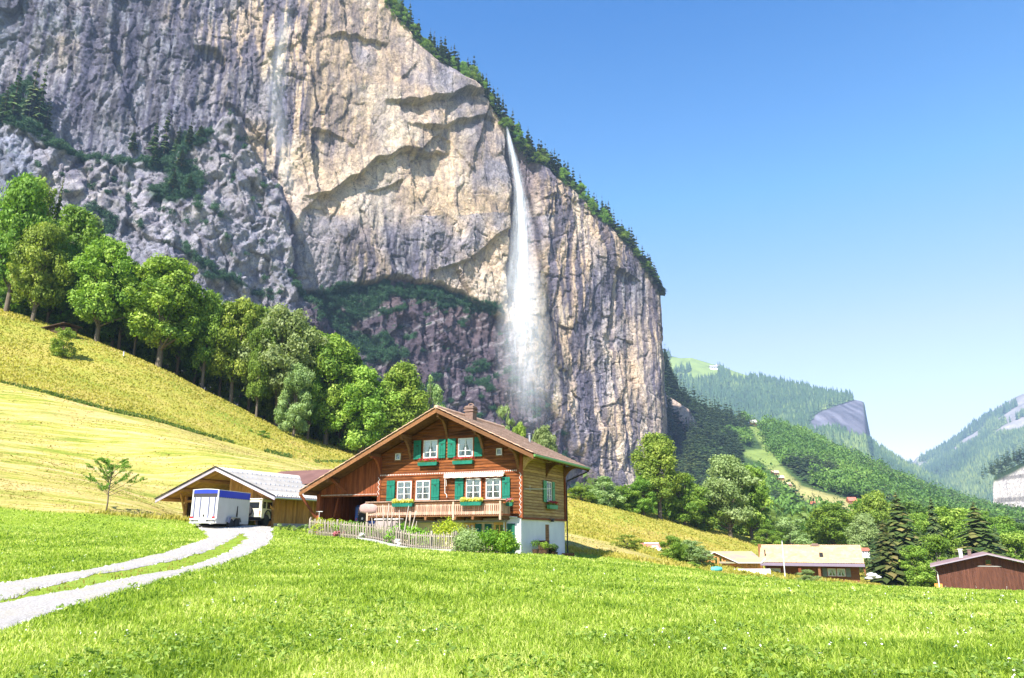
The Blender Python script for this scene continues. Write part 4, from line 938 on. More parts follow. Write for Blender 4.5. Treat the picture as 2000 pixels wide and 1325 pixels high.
PT = [puff_tmpl(k) for k in range(4)]; CT_ = [con_tmpl(k + 1) for k in range(3)]; FC = [far_con(k + 2) for k in range(3)]
def scatter(P, qx, qy, n, mask, seed, spacing=0):
    """n random points on a hill sheet, by area, where mask(px, py, x, y, z) is true"""
    r = np.random.default_rng(seed); a = np.linalg.norm(np.cross(P[1:, :-1] - P[:-1, :-1], P[:-1, 1:] - P[:-1, :-1]), axis=2)
    vis = (qx[:-1, :-1] > 1250) & (qx[:-1, :-1] < 2090); a = a * vis; fl = (a / a.sum()).ravel(); k = r.choice(len(fl), n, p=fl); i, j = np.unravel_index(k, a.shape)
    u, v = r.random(n)[:, None], r.random(n)[:, None]
    p = P[i, j] * (1 - u) * (1 - v) + P[i + 1, j] * u * (1 - v) + P[i, j + 1] * (1 - u) * v + P[i + 1, j + 1] * u * v
    x_, y_ = project(p[:, 0], p[:, 1], p[:, 2]); return p[mask(x_, y_, p)]
def woodland(name, label, pts, tmpls, size, zsize, mat, seed, clump=60):
    r = np.random.default_rng(seed); parts = []; kk = r.integers(0, len(tmpls), len(pts))
    for k in range(len(tmpls)):
        p = pts[kk == k]; n = len(p)
        if not n: continue
        tint = np.clip(fbm(p[:, 0] / clump, p[:, 1] / clump, seed, 3) * 1.6 - .3 + r.normal(size=n) * .15, 0, 1)
        parts.append(stamp(p, tmpls[k], size * r.uniform(.7, 1.25, n), zsize * r.uniform(.7, 1.25, n), r.uniform(0, 6.28, n), tint))
    V, Q, c = merge(parts); o = mk(name, V, [Q], mat, attrs={'rnd': ('FACE', 'FLOAT', c)})
    return tag(o, label, 'wood', kind='stuff')
M_wood = leaf('wood_leaves', (.04, .09, .02), (.13, .21, .035), (.27, .34, .07), .3)
M_woodc = leaf('far_needles', (.012, .034, .018), (.045, .085, .030), (.17, .21, .06), .1)
P1, q1x, q1y = H1
def m1(x, y, p):
    d = np.max([poly_sd(x, y - k, MEAD1) for k in (-2, 8, 18, 28, 36)], axis=0); return (d < -4) & ~in_poly(x, y, MEAD1B)
pts = scatter(P1, q1x, q1y, 6500, m1, 1); cm = fbm(pts[:, 0] / 60, pts[:, 1] / 60, 77, 3) + .25 * sstep(1500, 1330, project(pts[:, 0], pts[:, 1], pts[:, 2])[0]) > .56
woodland('forest', 'mixed wood of rounded crowns on the hillside beyond the cliff', pts[~cm], PT, 12, 12.5, M_wood, 3, 45)
woodland('forest', 'spruces mixed through the hillside wood beyond the cliff', pts[cm], CT_, 20, 19, M_woodc, 4, 45)
P2, q2x, q2y = H2
def m2(x, y, p):
    dd = fbm(p[:, 0] / 90, p[:, 1] / 90, 8, 3); a = in_poly(x, y, ALP); return ~in_poly(x, y - 1, CL2) & ~((x > 1676) & (y < 868)) & (~a | (dd > .66)) 
pts = scatter(P2, q2x, q2y, 20000, m2, 2)
woodland('forest', 'spruce forest covering the blue alp mountain', pts, FC, 30, 32, M_woodc, 5, 200)
P4, q4x, q4y = H4
pts = scatter(P4, q4x, q4y, 16000, lambda x, y, p: (fbm(p[:, 0] / 120, p[:, 1] / 120, 5, 4) + .28 * sstep(960, 800, y + (x - 1900) * .35) < .56), 6)
woodland('forest', 'dark forest on the steep blue mountain at the right', pts, FC, 34, 36, M_woodc, 6, 250)
P5, q5x, q5y = H5
r5 = np.random.default_rng(4); xs = r5.uniform(1938, 2060, 260); b5 = []
for x5 in xs:
    k5 = np.argmin(np.abs(q5x[-1] - x5)); p = P5[-1, k5].copy(); o5 = r5.uniform(0, 26); p[1] += o5; p[0] += r5.uniform(-1, 1); p[2] += o5 * .25 - 2; b5.append(p)
woodland('forest', 'trees along the top of the pale rock bluff at the right edge', np.array(b5), CT_, 11, 15, M_woodc, 7, 40)
# valley floor wood between the near belt and the hills
rv = np.random.default_rng(9); vp = []
for k in range(900):
    Y = rv.uniform(230, 420); x_ = rv.uniform(1150, 2060); p = at(x_, 1050, Y); vp.append((p[0], Y, gh(p[0], Y) - 1))
woodland('forest', 'leafy wood on the valley floor behind the houses', np.array(vp), PT, 12, 12, M_wood, 8, 40)
# shrubs on the cliff ledges
rs = np.random.default_rng(12); kk = np.where((gm.ravel() > .55) & (ppx.ravel() > -30) & (ppx.ravel() < 1250) & (ppy.ravel() > 120))[0]; kk = rs.choice(kk, 4200)
sp_ = np.stack([(Xc + nxn * .3).ravel()[kk], (Yc + nyn * .3).ravel()[kk], Zt.ravel()[kk] - 1.2], 1)
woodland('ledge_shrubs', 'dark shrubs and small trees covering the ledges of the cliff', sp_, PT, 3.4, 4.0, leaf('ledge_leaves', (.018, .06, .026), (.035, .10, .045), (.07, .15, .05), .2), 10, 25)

# ================================================================== MEADOW GRASS
def on_building(x, y):
    out = np.zeros(x.shape, bool)
    for o, (x0, x1, y0, y1) in ((HO, (-14.2, .15, -.2, 7.4)), (BO, (-10, .3, -2.2, 9)), (HO, (-14.5, -9, -1.0, 7))):
        dx, dy = x - o[0], y - o[1]; lx = dx * math.cos(TH) - dy * math.sin(TH); ly = dx * math.sin(TH) + dy * math.cos(TH)
        out |= (lx > x0) & (lx < x1) & (ly > y0) & (ly < y1)
    return out
def blades(name, label, n, y0, y1, xr, hfun, wfun, mat, seed, keep, lean=.35, cat='grass', bend=True, colf=None):
    r = np.random.default_rng(seed); Y = y0 * (y1 / y0) ** r.random(n); X = (r.random(n) * 2 - 1) * xr * Y
    X += .25 * r.normal(size=n); Z = gh(X, Y); k = keep(X, Y, Z); X, Y, Z = X[k], Y[k], Z[k]; n = len(X)
    h = hfun(X, Y) * (.45 + .9 * r.random(n)); w = wfun(X, Y) * (.6 + .8 * r.random(n)); a = r.uniform(0, 2 * PI, n); la = r.uniform(0, 2 * PI, n); l = h * lean * r.random(n) * 1.6
    ca, sa = np.cos(a) * w, np.sin(a) * w; lx, ly = np.cos(la) * l, np.sin(la) * l
    B = np.stack([X, Y, Z - .02], 1)
    v0 = B + np.stack([-ca, -sa, 0 * h], 1); v1 = B + np.stack([ca, sa, 0 * h], 1)
    m0 = B + np.stack([-ca * .75 + lx * .35, -sa * .75 + ly * .35, h * .6], 1); m1_ = B + np.stack([ca * .75 + lx * .35, sa * .75 + ly * .35, h * .6], 1)
    tp = B + np.stack([lx, ly, h * (1 - .25 * (l / h) ** 2)], 1)
    V = np.stack([v0, v1, m1_, m0, tp], 1).reshape(-1, 3); i = np.arange(n)[:, None] * 5
    Q = i + np.array([0, 1, 2, 3]); Tt = i + np.array([3, 2, 4])
    c = colf(X, Y, r) if colf else r.random(n)
    o = mk(name, V, [Q, Tt], mat, attrs={'rnd': ('FACE', 'FLOAT', np.concatenate([c, c]))}); return tag(o, label, cat, kind='stuff')
M_grass = leaf('grass_blades', (.06, .14, .012), (.33, .45, .045), (.62, .63, .22), .45)
M_grassy = leaf('hill_grass', (.26, .27, .04), (.40, .355, .07), (.50, .39, .14), .4)
def k_lush(x, y, z):
    g, m, l = zones(x, y, z); return (g + .55 * (vn(x / .22, y / .22, 77) - .5) < .38) & (l > .5) & (y < 66) & ~on_building(x, y) & (poly_sd(*project(x, y, z), MIDGREEN) < 0)
def hl(x, y): return .045 + .075 * fbm(x / 1.6, y / 1.6, 5, 3) + .04 * fbm(x / .5, y / .5, 7, 2)
gc = lambda x, y, r: np.clip(.8 * fbm(x / 1.9, y / 1.9, 15, 3) + .35 * fbm(x / .35, y / .35, 16, 2) - .42 + .75 * r.random(len(x)), 0, 1)
blades('meadow_grass', 'lush bright green meadow grass in front of the chalet', 520000, 6.2, 62, .80, hl, lambda x, y: .0022 + .00052 * y, M_grass, 1, k_lush, lean=.8, colf=gc)
blades('track_grass', 'short yellow green grass strip between the gravel wheel tracks', 26000, 8, 52, .9, lambda x, y: .05 + .06 * vn(x / .5, y / .5, 3), lambda x, y: .004 + .0007 * y, M_grassy, 2,
       lambda x, y, z: (poly_sd(*project(x, y, z), MIDGREEN) > 0) & (zones(x, y, z)[0] < .4), colf=lambda x, y, r: r.random(len(x)) * .6)
def k_hill(x, y, z):
    g, m, l = zones(x, y, z); px, py = project(x, y, z); return (m < .4) & (l < .5) & (g < .3) & (px > -80) & (px < 1720) & ~on_building(x, y)
blades('hill_grass', 'long yellow green grass on the unmown slopes', 230000, 44, 165, .82, lambda x, y: .14 + .2 * fbm(x / 5, y / 5, 8, 3), lambda x, y: .0011 * y, M_grassy, 3, k_hill, lean=.6, colf=lambda x, y, r: np.clip(.9 * fbm(x / 9, y / 9, 25, 3) - .15 + .4 * r.random(len(x)), 0, 1))
M_hay = leaf('hay', (.24, .26, .05), (.42, .36, .11), (.55, .43, .22), .2)
def k_mown(x, y, z): return (zones(x, y, z)[1] > .6) & ~on_building(x, y)
blades('cut_hay', 'raked pale hay lying on the mown strip of the slope', 110000, 40, 95, .85, lambda x, y: .03 + .05 * (fbm(x / 6 + y / 9, y / 1.3 - x / 3, 18, 3) > .5), lambda x, y: .0011 * y, M_hay, 4, k_mown, lean=1.2,
       colf=lambda x, y, r: np.clip(1.3 * fbm(x / 8 + y / 12, y / 1.1 - x / 2.6, 18, 3) - .3 + .35 * r.random(len(x)), 0, 1))
# the dark uncut fringe at the upper edge of the mown strip
bd = MOWN[1:9]
def k_edge(x, y, z):
    px, py = project(x, y, z); yl = np.interp(px, [p[0] for p in bd], [p[1] for p in bd]); return (np.abs(py - yl + 2) < 1.5 + 1.5 * vn(px / 25, py * 0, 3)) & (px > -60) & (px < 700) & (vn(px / 60, py * 0, 9) > .22)
blades('uncut_fringe', 'dark uncut grass edge along the top of the mown strip', 400000, 60, 115, .85, lambda x, y: .28 + 0 * x, lambda x, y: .0011 * y, leaf('fringe_grass', (.05, .11, .02), (.11, .19, .03), (.19, .26, .05)), 5, k_edge)
blades('track_weeds', 'small weeds sprouting through the gravel of the wheel tracks', 16000, 8, 50, .9, lambda x, y: .03 + .05 * vn(x / .5, y / .5, 3), lambda x, y: .003 + .0006 * y, M_grassy, 12,
       lambda x, y, z: (zones(x, y, z)[0] > .4) & (fbm(x / .5, y / .5, 61, 3) > .58), cat='weeds')
# flowers and broad leaved weeds
M_white = plain('petals', (.72, .72, .66), .7)
def sprinkle(name, label, n, y0, y1, mat, seed, size, hh, leaves=5, keep=k_lush, cat='flowers', thr=.5):
    r = np.random.default_rng(seed); Y = y0 * (y1 / y0) ** r.random(n); X = (r.random(n) * 2 - 1) * .8 * Y; k = keep(X, Y, gh(X, Y)) & (fbm(X / 2.2, Y / 2.2, seed, 3) > thr); X, Y = X[k], Y[k]
    n = len(X); X = np.repeat(X, leaves) + r.normal(size=n * leaves) * size * 1.1; Y = np.repeat(Y, leaves) + r.normal(size=n * leaves) * size * 1.1; Z = gh(X, Y) + hh * (.7 + .5 * r.random(len(X)))
    c = np.stack([X, Y, Z], 1); m = len(X); nr = r.normal(size=(m, 3)) * .6; nr[:, 2] += 1; nr /= np.linalg.norm(nr, axis=1)[:, None]; t = np.cross(nr, r.normal(size=(m, 3))); t /= np.linalg.norm(t, axis=1)[:, None]; b = np.cross(nr, t); s = (size * (.5 + r.random(m)) * (1 + Y / 40))[:, None]
    V = np.stack([c - t * s, c - b * s * .6, c + t * s, c + b * s * .6], 1).reshape(-1, 3)
    return tag(mk(name, V, [np.arange(4 * m).reshape(m, 4)], mat, attrs={'rnd': ('FACE', 'FLOAT', r.random(m))}), label, cat, kind='stuff')
sprinkle('meadow_flowers', 'small white flowers dotted through the near meadow', 420, 6.5, 46, M_white, 31, .011, .20, 4)
sprinkle('clover_leaves', 'broad leaved weeds in darker patches of the meadow', 9000, 6.5, 40, leaf('weed_leaves', (.10, .20, .03), (.20, .34, .05), (.34, .46, .12)), 33, .022, .11, 5, thr=.54, cat='weeds')
# stones in the wheel tracks
def stones():
    r = np.random.default_rng(41); n = 60000; Y = 9 * (50 / 9.) ** r.random(n); X = -(r.random(n) * 1.0) * .95 * Y + .0; Z = gh(X, Y); k = zones(X, Y, Z)[0] > .55; X, Y, Z = X[k], Y[k], Z[k]; n = len(X)
    s = (.008 + .0013 * Y) * (.5 + r.random(n)); base = np.array([(1, 0, 0), (0, 1, 0), (-1, 0, 0), (0, -1, 0), (0, 0, .8)]); V = base[None] * s[:, None, None] * r.uniform(.6, 1.3, (n, 5, 3)); a = r.uniform(0, 6.28, n); ca, sa = np.cos(a)[:, None], np.sin(a)[:, None]
    V = np.stack([V[..., 0] * ca - V[..., 1] * sa + X[:, None], V[..., 0] * sa + V[..., 1] * ca + Y[:, None], V[..., 2] + Z[:, None]], 2).reshape(-1, 3); i = np.arange(n)[:, None] * 5
    Q = np.concatenate([i + np.array(t) for t in ((0, 1, 4), (1, 2, 4), (2, 3, 4), (3, 0, 4))]); c = np.tile(r.random(n), 4)
    m, n_, nn, L, P = new_mat('gravel_stones'); L.new(ramp(n_, attr(n_, 'rnd'), [(0, (.16, .14, .13)), (.15, (.30, .28, .27)), (1, (.50, .48, .47))]), P.inputs['Base Color']); P.inputs['Roughness'].default_value = .9
    tag(mk('gravel', V, [Q], m, attrs={'rnd': ('FACE', 'FLOAT', c)}), 'loose pale gravel stones on the wheel tracks', 'gravel', kind='stuff')
stones()

# ================================================================== BUILDING MATERIALS
M_log = wood('log_wood', (.15, .045, .012), (.27, .088, .023), (.033, .012, .007), 'x', stain=.9)
M_side = wood('side_boards', (.34, .20, .085), (.46, .30, .14), (.19, .11, .05), 'y', stain=.35)
M_vert = wood('vertical_boards', (.19, .05, .018), (.27, .078, .028), (.15, .05, .02), 'z', stain=.4)
M_orange = wood('new_boards', (.42, .21, .055), (.52, .29, .085), (.26, .12, .035), 'z', stain=.3)
M_beam = wood('dark_beams', (.17, .075, .032), (.25, .12, .05), (.06, .028, .014), 'y', stain=.4)
M_beamo = wood('pale_beams', (.50, .26, .09), (.62, .36, .14), (.28, .14, .05), 'y', stain=.3)
M_rail = wood('weathered_rail', (.40, .255, .18), (.54, .375, .29), (.20, .11, .07), 'z', stain=.3)
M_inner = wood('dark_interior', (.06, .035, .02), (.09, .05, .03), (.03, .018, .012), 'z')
M_grey = wood('grey_fence_wood', (.29, .245, .205), (.42, .36, .31), (.15, .12, .10), 'z', stain=.4)
M_cream = surf('cream_plaster', (.72, .60, .34), (.80, .69, .43), 1.2, 5, .85, .25, .01, None, 0)
M_white_pl = surf('white_plaster', (.56, .55, .60), (.68, .67, .70), .8, 6, .85, .3, .01, None, 0)
M_conc = surf('concrete', (.30, .29, .28), (.44, .42, .40), 2, 6, .9, .4, .01, None, .1)
M_tile = surf('roof_tile', (.36, .215, .15), (.60, .40, .30), 1.3, 7, .8, .4, .01, None, .35)
M_tilep = surf('pale_roof_tile', (.42, .27, .14), (.56, .38, .22), 1.0, 7, .8, .4, .01, None, .2)
M_tiler = surf('red_roof_tile', (.42, .09, .06), (.58, .16, .11), 1.0, 6, .8, .3, .01, None, .2)
M_eternit = surf('pale_corrugated', (.34, .32, .30), (.46, .43, .40), 1.0, 6, .7, .3, .01, None, .1)
M_brownsheet = surf('brown_corrugated', (.11, .055, .048), (.18, .095, .08), 1.0, 6, .6, .2, .01, None, .1)
M_green = surf('shutter_green', (.003, .095, .062), (.006, .15, .10), 3, 6, .55, .15, .004, None, .12)
M_dgreen = surf('dark_green_paint', (.005, .085, .05), (.008, .12, .07), 3, 5, .55, .1, .004, None, .1)
M_sgreen = surf('faded_green_paint', (.06, .24, .12), (.10, .32, .18), 3, 5, .6, .1, .004, None, .1)
M_wpaint = plain('white_paint', (.66, .65, .63), .5)
M_black = plain('black_trim', (.015, .015, .018), .5)
M_curt = surf('curtain_cloth', (.78, .78, .75), (.92, .92, .90), 6, 4, .9, .6, .02, (6, 6, .4), .1)
M_gutter = plain('green_gutter', (.09, .22, .05), .45)
M_metal = plain('grey_metal', (.42, .42, .44), .4, .7)
M_rubber = plain('rubber', (.022, .022, .024), .85)
M_red = plain('red_lens', (.6, .02, .03), .3)
M_brick = surf('chimney_brick', (.16, .10, .08), (.25, .17, .14), 5, 5, .9, .4, .01, None, .3)
M_yframe = plain('yellow_frame', (.62, .36, .07), .5)
M_fol = leaf('garden_leaves', (.07, .18, .015), (.19, .33, .03), (.34, .46, .06), .35)
M_yel = leaf('golden_leaves', (.22, .30, .02), (.40, .46, .03), (.58, .58, .06), .35)
M_petr = plain('red_petals', (.42, .02, .035), .7); M_pety = plain('yellow_petals', (.80, .66, .12), .7); M_petp = plain('pink_petals', (.45, .13, .16), .7)
def glass_mat():
    m, n, nn, L, P = new_mat('window_glass'); g = nn.new('ShaderNodeBsdfGlossy'); g.inputs['Roughness'].default_value = .03; g.inputs[0].default_value = (.9, .95, 1, 1)
    t = nn.new('ShaderNodeBsdfTransparent'); t.inputs[0].default_value = (.9, .94, .93, 1); f = nn.new('ShaderNodeFresnel'); f.inputs[0].default_value = 1.6
    x = nn.new('ShaderNodeMixShader'); L.new(math_(n, 'ADD', f.outputs[0], .0, True), x.inputs[0]); L.new(t.outputs[0], x.inputs[1]); L.new(g.outputs[0], x.inputs[2]); L.new(x.outputs[0], nn['Material Output'].inputs[0]); return m
M_glass = glass_mat()
M_dark = plain('dark_glass', (.012, .016, .022), .06, 0, .8)
M_reflect = plain('green_reflection', (.13, .20, .05), .8)  # green meadow reflection put into the colour behind the panes

def tiled(name, parent, x0, z0, x1, z1, y0, y1, mat, course=.33, thick=.11, wave=.235, loc=None):
    """roof slope from (x0,z0) low edge to (x1,z1) high edge, running y0..y1, built as overlapping courses of tiles"""
    L_ = math.hypot(x1 - x0, z1 - z0); nc = max(2, int(L_ / course)); ux, uz = (x1 - x0) / L_, (z1 - z0) / L_; nxx, nzz = -uz * (1 if ux > 0 else -1), abs(ux)
    nyc = int(abs(y1 - y0) / (wave / 4)); ys = np.linspace(y0, y1, nyc + 1); V = []; Q = []; R = []
    for c in range(nc):
        for s, hh in ((c, .045), (c + 1.0, .0)):
            d_ = L_ * s / nc
            for k, y in enumerate(ys):
                h = hh + .014 * math.sin(2 * PI * y / wave) + thick; V.append((x0 + ux * d_ + nxx * h, y, z0 + uz * d_ + nzz * h))
        b = c * 2 * (nyc + 1)
        for k in range(nyc):
            Q.append((b + k, b + k + 1, b + nyc + 1 + k + 1, b + nyc + 1 + k)); R.append(_h(c * 1.0, k // 4 * 1.0, 3.0))
            if c: p = (c * 2 - 1) * (nyc + 1); Q.append((p + k, p + k + 1, b + k + 1, b + k)); R.append(.2)
    o = mk(name, V, [Q], mat, parent, attrs={'rnd': ('FACE', 'FLOAT', np.array(R))}); 
    return o
def plank_wall(m, pts_fn, a0, a1, z0, z1, h, fix, axis, depth, gap=.012, horiz=True):
    """boards with chamfered edges. horizontal boards: clipped where pts_fn(z) gives (lo, hi)"""
    n = max(1, round((z1 - z0) / h)); hh = (z1 - z0) / n
    for i in range(n):
        za, zb = z0 + i * hh + gap / 2, z0 + (i + 1) * hh - gap / 2
        l0, h0 = pts_fn(za); l1, h1 = pts_fn(zb)
        l0, l1 = max(l0, a0), max(l1, a0); h0, h1 = min(h0, a1), min(h1, a1)
        if h1 - l1 < .02 and h0 - l0 < .02: continue
        if h1 <= l1: l1 = h1 = (l1 + h1) / 2
        # split long boards
        c = [(l0, za), (h0, za), (h1, zb), (l1, zb)]; r = rnd.random(); e = .012
        ci = [(l0, za + e), (h0, za + e), (h1, zb - e), (l1, zb - e)]
        if axis == 'y':   # face looks towards -y
            v = [(a, fix + .02, b) for a, b in c] + [(a, fix - depth, b) for a, b in ci]
        else:             # face looks towards +x
            v = [(fix - .02, a, b) for a, b in c] + [(fix + depth, a, b) for a, b in ci]
        m.add(v, [(4, 5, 6, 7), (0, 1, 5, 4), (1, 2, 6, 5), (2, 3, 7, 6), (3, 0, 4, 7)], r)
def vplanks(m, x0, x1, zlo, zhi, y, w=.16, depth=.025, axis='y'):
    n = max(1, int((x1 - x0) / w)); ww = (x1 - x0) / n
    for i in range(n):
        a, b = x0 + i * ww + .006, x0 + (i + 1) * ww - .006; dd = depth * rnd.uniform(.7, 1.2)
        if axis == 'y': pts = [(a, y, zlo(a)), (b, y, zlo(b)), (b, y, zhi(b)), (a, y, zhi(a)), (a + .005, y - dd, zlo(a)), (b - .005, y - dd, zlo(b)), (b - .005, y - dd, zhi(b)), (a + .005, y - dd, zhi(a))]
        else: pts = [(y, a, zlo(a)), (y, b, zlo(b)), (y, b, zhi(b)), (y, a, zhi(a)), (y + dd, a + .005, zlo(a)), (y + dd, b - .005, zlo(b)), (y + dd, b - .005, zhi(b)), (y + dd, a + .005, zhi(a))]
        m.add(pts, [(4, 5, 6, 7), (0, 1, 5, 4), (1, 2, 6, 5), (2, 3, 7, 6), (3, 0, 4, 7)])

def window(parent, x0, x1, z0, z1, y=0, cols=2, rows=3, frame=M_wpaint, curtain='tied', casing=M_vert, axis='y', f=.055, name='window'):
    """window standing in the wall plane; local frame then mapped. parts: window > sash, glass_pane, curtain, backing"""
    def T(m):   # map (x, y, z) of the front wall to the side wall
        if axis == 'x': m.v = [(y - (q[1] - y), q[0], q[2]) for q in m.v]
        return m
    m = MB(); c = .075
    for bx_ in ((x0 - c, x1 + c, z1, z1 + c), (x0 - c, x1 + c, z0 - c, z0), (x0 - c, x0, z0, z1), (x1, x1 + c, z0, z1)): m.bbox(bx_[0], bx_[1], y - .085, y - .005, bx_[2], bx_[3], .008)
    w = T(m).build(name, casing, parent)
    m = MB(); yf = y - .062
    for a in ((x0, x1, z1 - f, z1), (x0, x1, z0, z0 + f * 1.2), (x0, x0 + f, z0 + f, z1 - f), (x1 - f, x1, z0 + f, z1 - f)): m.box(a[0], a[1], yf - .02, yf + .03, a[2], a[3])
    for k in range(1, cols): xm = x0 + (x1 - x0) * k / cols; m.box(xm - f * .62, xm + f * .62, yf - .024, yf + .026, z0 + f, z1 - f)
    for k in range(1, rows): zm = z0 + (z1 - z0) * k / rows; m.box(x0 + f, x1 - f, yf - .012, yf + .014, zm - .014, zm + .014)
    T(m).build('sash', frame, w)
    m = MB(); m.box(x0 + .01, x1 - .01, y - .052, y - .048, z0 + .01, z1 - .01); T(m).build('glass_pane', M_glass, w)
    m = MB(); m.box(x0, x1, y - .016, y - .003, z0, z1); T(m).build('backing', M_reflect, w)
    if curtain:
        xm = (x0 + x1) / 2
        for sgn in (-1, 1):
            m = MB(); n = 14; V = []; 
            for i in range(n + 1):
                z = z1 - (z1 - z0) * i / n; t = i / n
                wid = {'tied': .98 - .78 * t ** 1.3, ' half': .98 - .55 * t, 'full': .99, 'net': .97}[curtain] * (x1 - x0) / 2
                if curtain == ' half' and sgn < 0: wid = .99 * (x1 - x0) / 2
                ex_ = x0 if sgn < 0 else x1
                for k in range(9):
                    q = k / 8; V.append((ex_ - sgn * wid * q, y - .030 + .006 * math.sin(q * 22 + sgn), z))
            m.add(V, [(i * 9 + k, i * 9 + k + 1, (i + 1) * 9 + k + 1, (i + 1) * 9 + k) for i in range(n) for k in range(8)]); T(m).build('curtain', M_curt, w, True)
    return w
def shutter(parent, x0, x1, z0, z1, y=0, mat=M_green, axis='y', heart=True, tilt=0.0):
    m = MB(); n = 3; w = (x1 - x0) / n
    for k in range(n): m.bbox(x0 + k * w + .003, x0 + (k + 1) * w - .003, y - .115, y - .088, z0, z1, .006, .5 + .1 * k)
    for zc in (z0 + (z1 - z0) * .17, z0 + (z1 - z0) * .80): m.bbox(x0 + .02, x1 - .02, y - .135, y - .115, zc - .045, zc + .045, .006, .8)
    if axis == 'x': m.v = [(y - (q[1] - y), q[0], q[2]) for q in m.v]
    s = m.build('shutter', mat, parent)
    if heart:
        m = MB(); cx = (x0 + x1) / 2; cz = z0 + (z1 - z0) * .70; pts = []
        for k in range(16):
            t = 2 * PI * k / 16; pts.append((cx + .045 * math.sin(t) ** 3, cz + .045 * (.81 * math.cos(t) - .31 * math.cos(2 * t) - .12 * math.cos(3 * t))))
        m.prism(pts, y - .142, y - .114, 'y')
        if axis == 'x': m.v = [(y - (q[1] - y), q[0], q[2]) for q in m.v]
        m.build('heart_cutout', M_black if mat != M_dgreen else M_wpaint, s)
    return s
def bracket(m, x, ztop, ln=1.05, dr=1.15, w=.15, y=0.0, axis='y'):
    """curved consoles under the purlins, reaching out from the wall"""
    outer = []; n = 9
    for k in range(n + 1):
        t = k / n; a = t * PI / 2
        outer.append((ln * (1 - math.cos(a)) ** 1.0 * 1.0, -dr * (1 - math.sin(a)) - .12 * math.sin(t * PI * 2) * .6))
    pts = [(0, 0)] + [(ln, 0), (ln, -.14)] + [(o, z - .14) for o, z in outer[::-1]]
    pts = [(0, 0), (ln, 0)] + [(max(o, .0), z - .14) for o, z in outer[::-1]]
    if axis == 'y': q = [(y - o, ztop + z) for o, z in pts]; m.prism(q, x - w / 2, x + w / 2, 'x')
    else: q = [(y + o, ztop + z) for o, z in pts]; m.prism(q, x - w / 2, x + w / 2, 'y')
def leaf_obj(name, cen, rad, n, size, mat, parent, seed=1, squash=.8, up=.4):
    V, q, c = leaf_cloud(np.array(cen, float), np.array(rad, float), n, size, np.random.default_rng(seed), up=up, squash=squash)
    return mk(name, V, [q], mat, parent, attrs={'rnd': ('FACE', 'FLOAT', c)})

# ================================================================== CHALET
RX, RZ, RT = -4.77, 8.38, .477
def rz_(x): return RZ - RT * abs(x - RX)
H = empty('chalet', tuple(HO), -TH, 'dark timber chalet with green shutters, balcony and wide gabled tile roof', 'house')
WL, WR, DP = -9.375, 0.0, 6.88
m = MB(); m.box(WL, WR - .06, .06, DP, -1.0, 2.12); m.build('basement_wall', M_cream, H)
m = MB(); m.box(WR - .06, WR - .01, -.0, 3.6, -1.0, 2.12); m.box(WR - .06, WR - .01, 4.25, DP, -1.0, 2.12); m.box(WR - .06, WR - .01, 3.6, 4.25, 1.82, 2.12); m.box(-.9, WR - .061, 0, .058, -1.0, 2.12); m.build('side_basement_wall', M_white_pl, H)
m = MB(); m.box(WR - .055, WR - .03, 3.62, 4.23, .1, 1.81); m.build('side_door', M_beam, H)
# wall core, then boards
m = MB(); m.prism([(WL, 2.13), (WR, 2.13), (WR, rz_(0) - .28), (RX, RZ - .28), (WL, rz_(WL) - .28)], .04, DP, 'y'); m.build('wall_core', M_beam, H)
m = MB()
def cl(z): dd = (RZ - .24 - z) / RT; return (RX - dd, RX + dd)
plank_wall(m, cl, WL, WR, 2.14, 4.60, .175, .02, 'y', .03); plank_wall(m, cl, WL, WR, 4.78, 8.1, .175, .02, 'y', .03); m.build('front_log_wall', M_log, H)
m = MB(); plank_wall(m, lambda z: (0, DP), .14, DP, 2.14, rz_(0) - .22, .17, WR - .0, 'x', .03); m.build('side_board_wall', M_side, H)
m = MB(); m.bbox(WL - .04, WR + .06, -.045, .03, 4.60, 4.78, .012); m.bbox(-.10, .10, -.05, .13, 2.12, rz_(0) - .25, .012); m.bbox(WL - .1, WL + .12, -.055, .03, 2.2, rz_(WL) - .25, .012)
m.bbox(-.04, .12, DP - .12, DP + .06, 2.12, rz_(0) - .25, .012); m.bbox(WR - .02, WR + .10, .12, DP + .1, 2.05, 2.17, .012); m.build('corner_beam', M_vert, H)
m = MB()
for k in range(78): xk = WL + .06 + k * .117; m.prism([(xk, 4.74), (xk + .075, 4.74), (xk + .04, 4.665)], -.062, -.045, 'y')
m.build('frieze_trim', M_wpaint, H, ).__setitem__('label', 'white toothed frieze between the two storeys')
m = MB(); zz = lambda xc, za, zb, n: [(xc + (.055 if i % 2 else -.055), -.07, za + (zb - za) * i / n) for i in range(n + 1)]
m.tube(zz(-.02, 2.25, 4.6, 16), .016, 5); m.build('zigzag_trim', M_wpaint, H)
m = MB(); m.tube(zz(WL - .0, 3.45, 4.6, 8), .016, 5); m.build('zigzag_trim', M_wpaint, H)
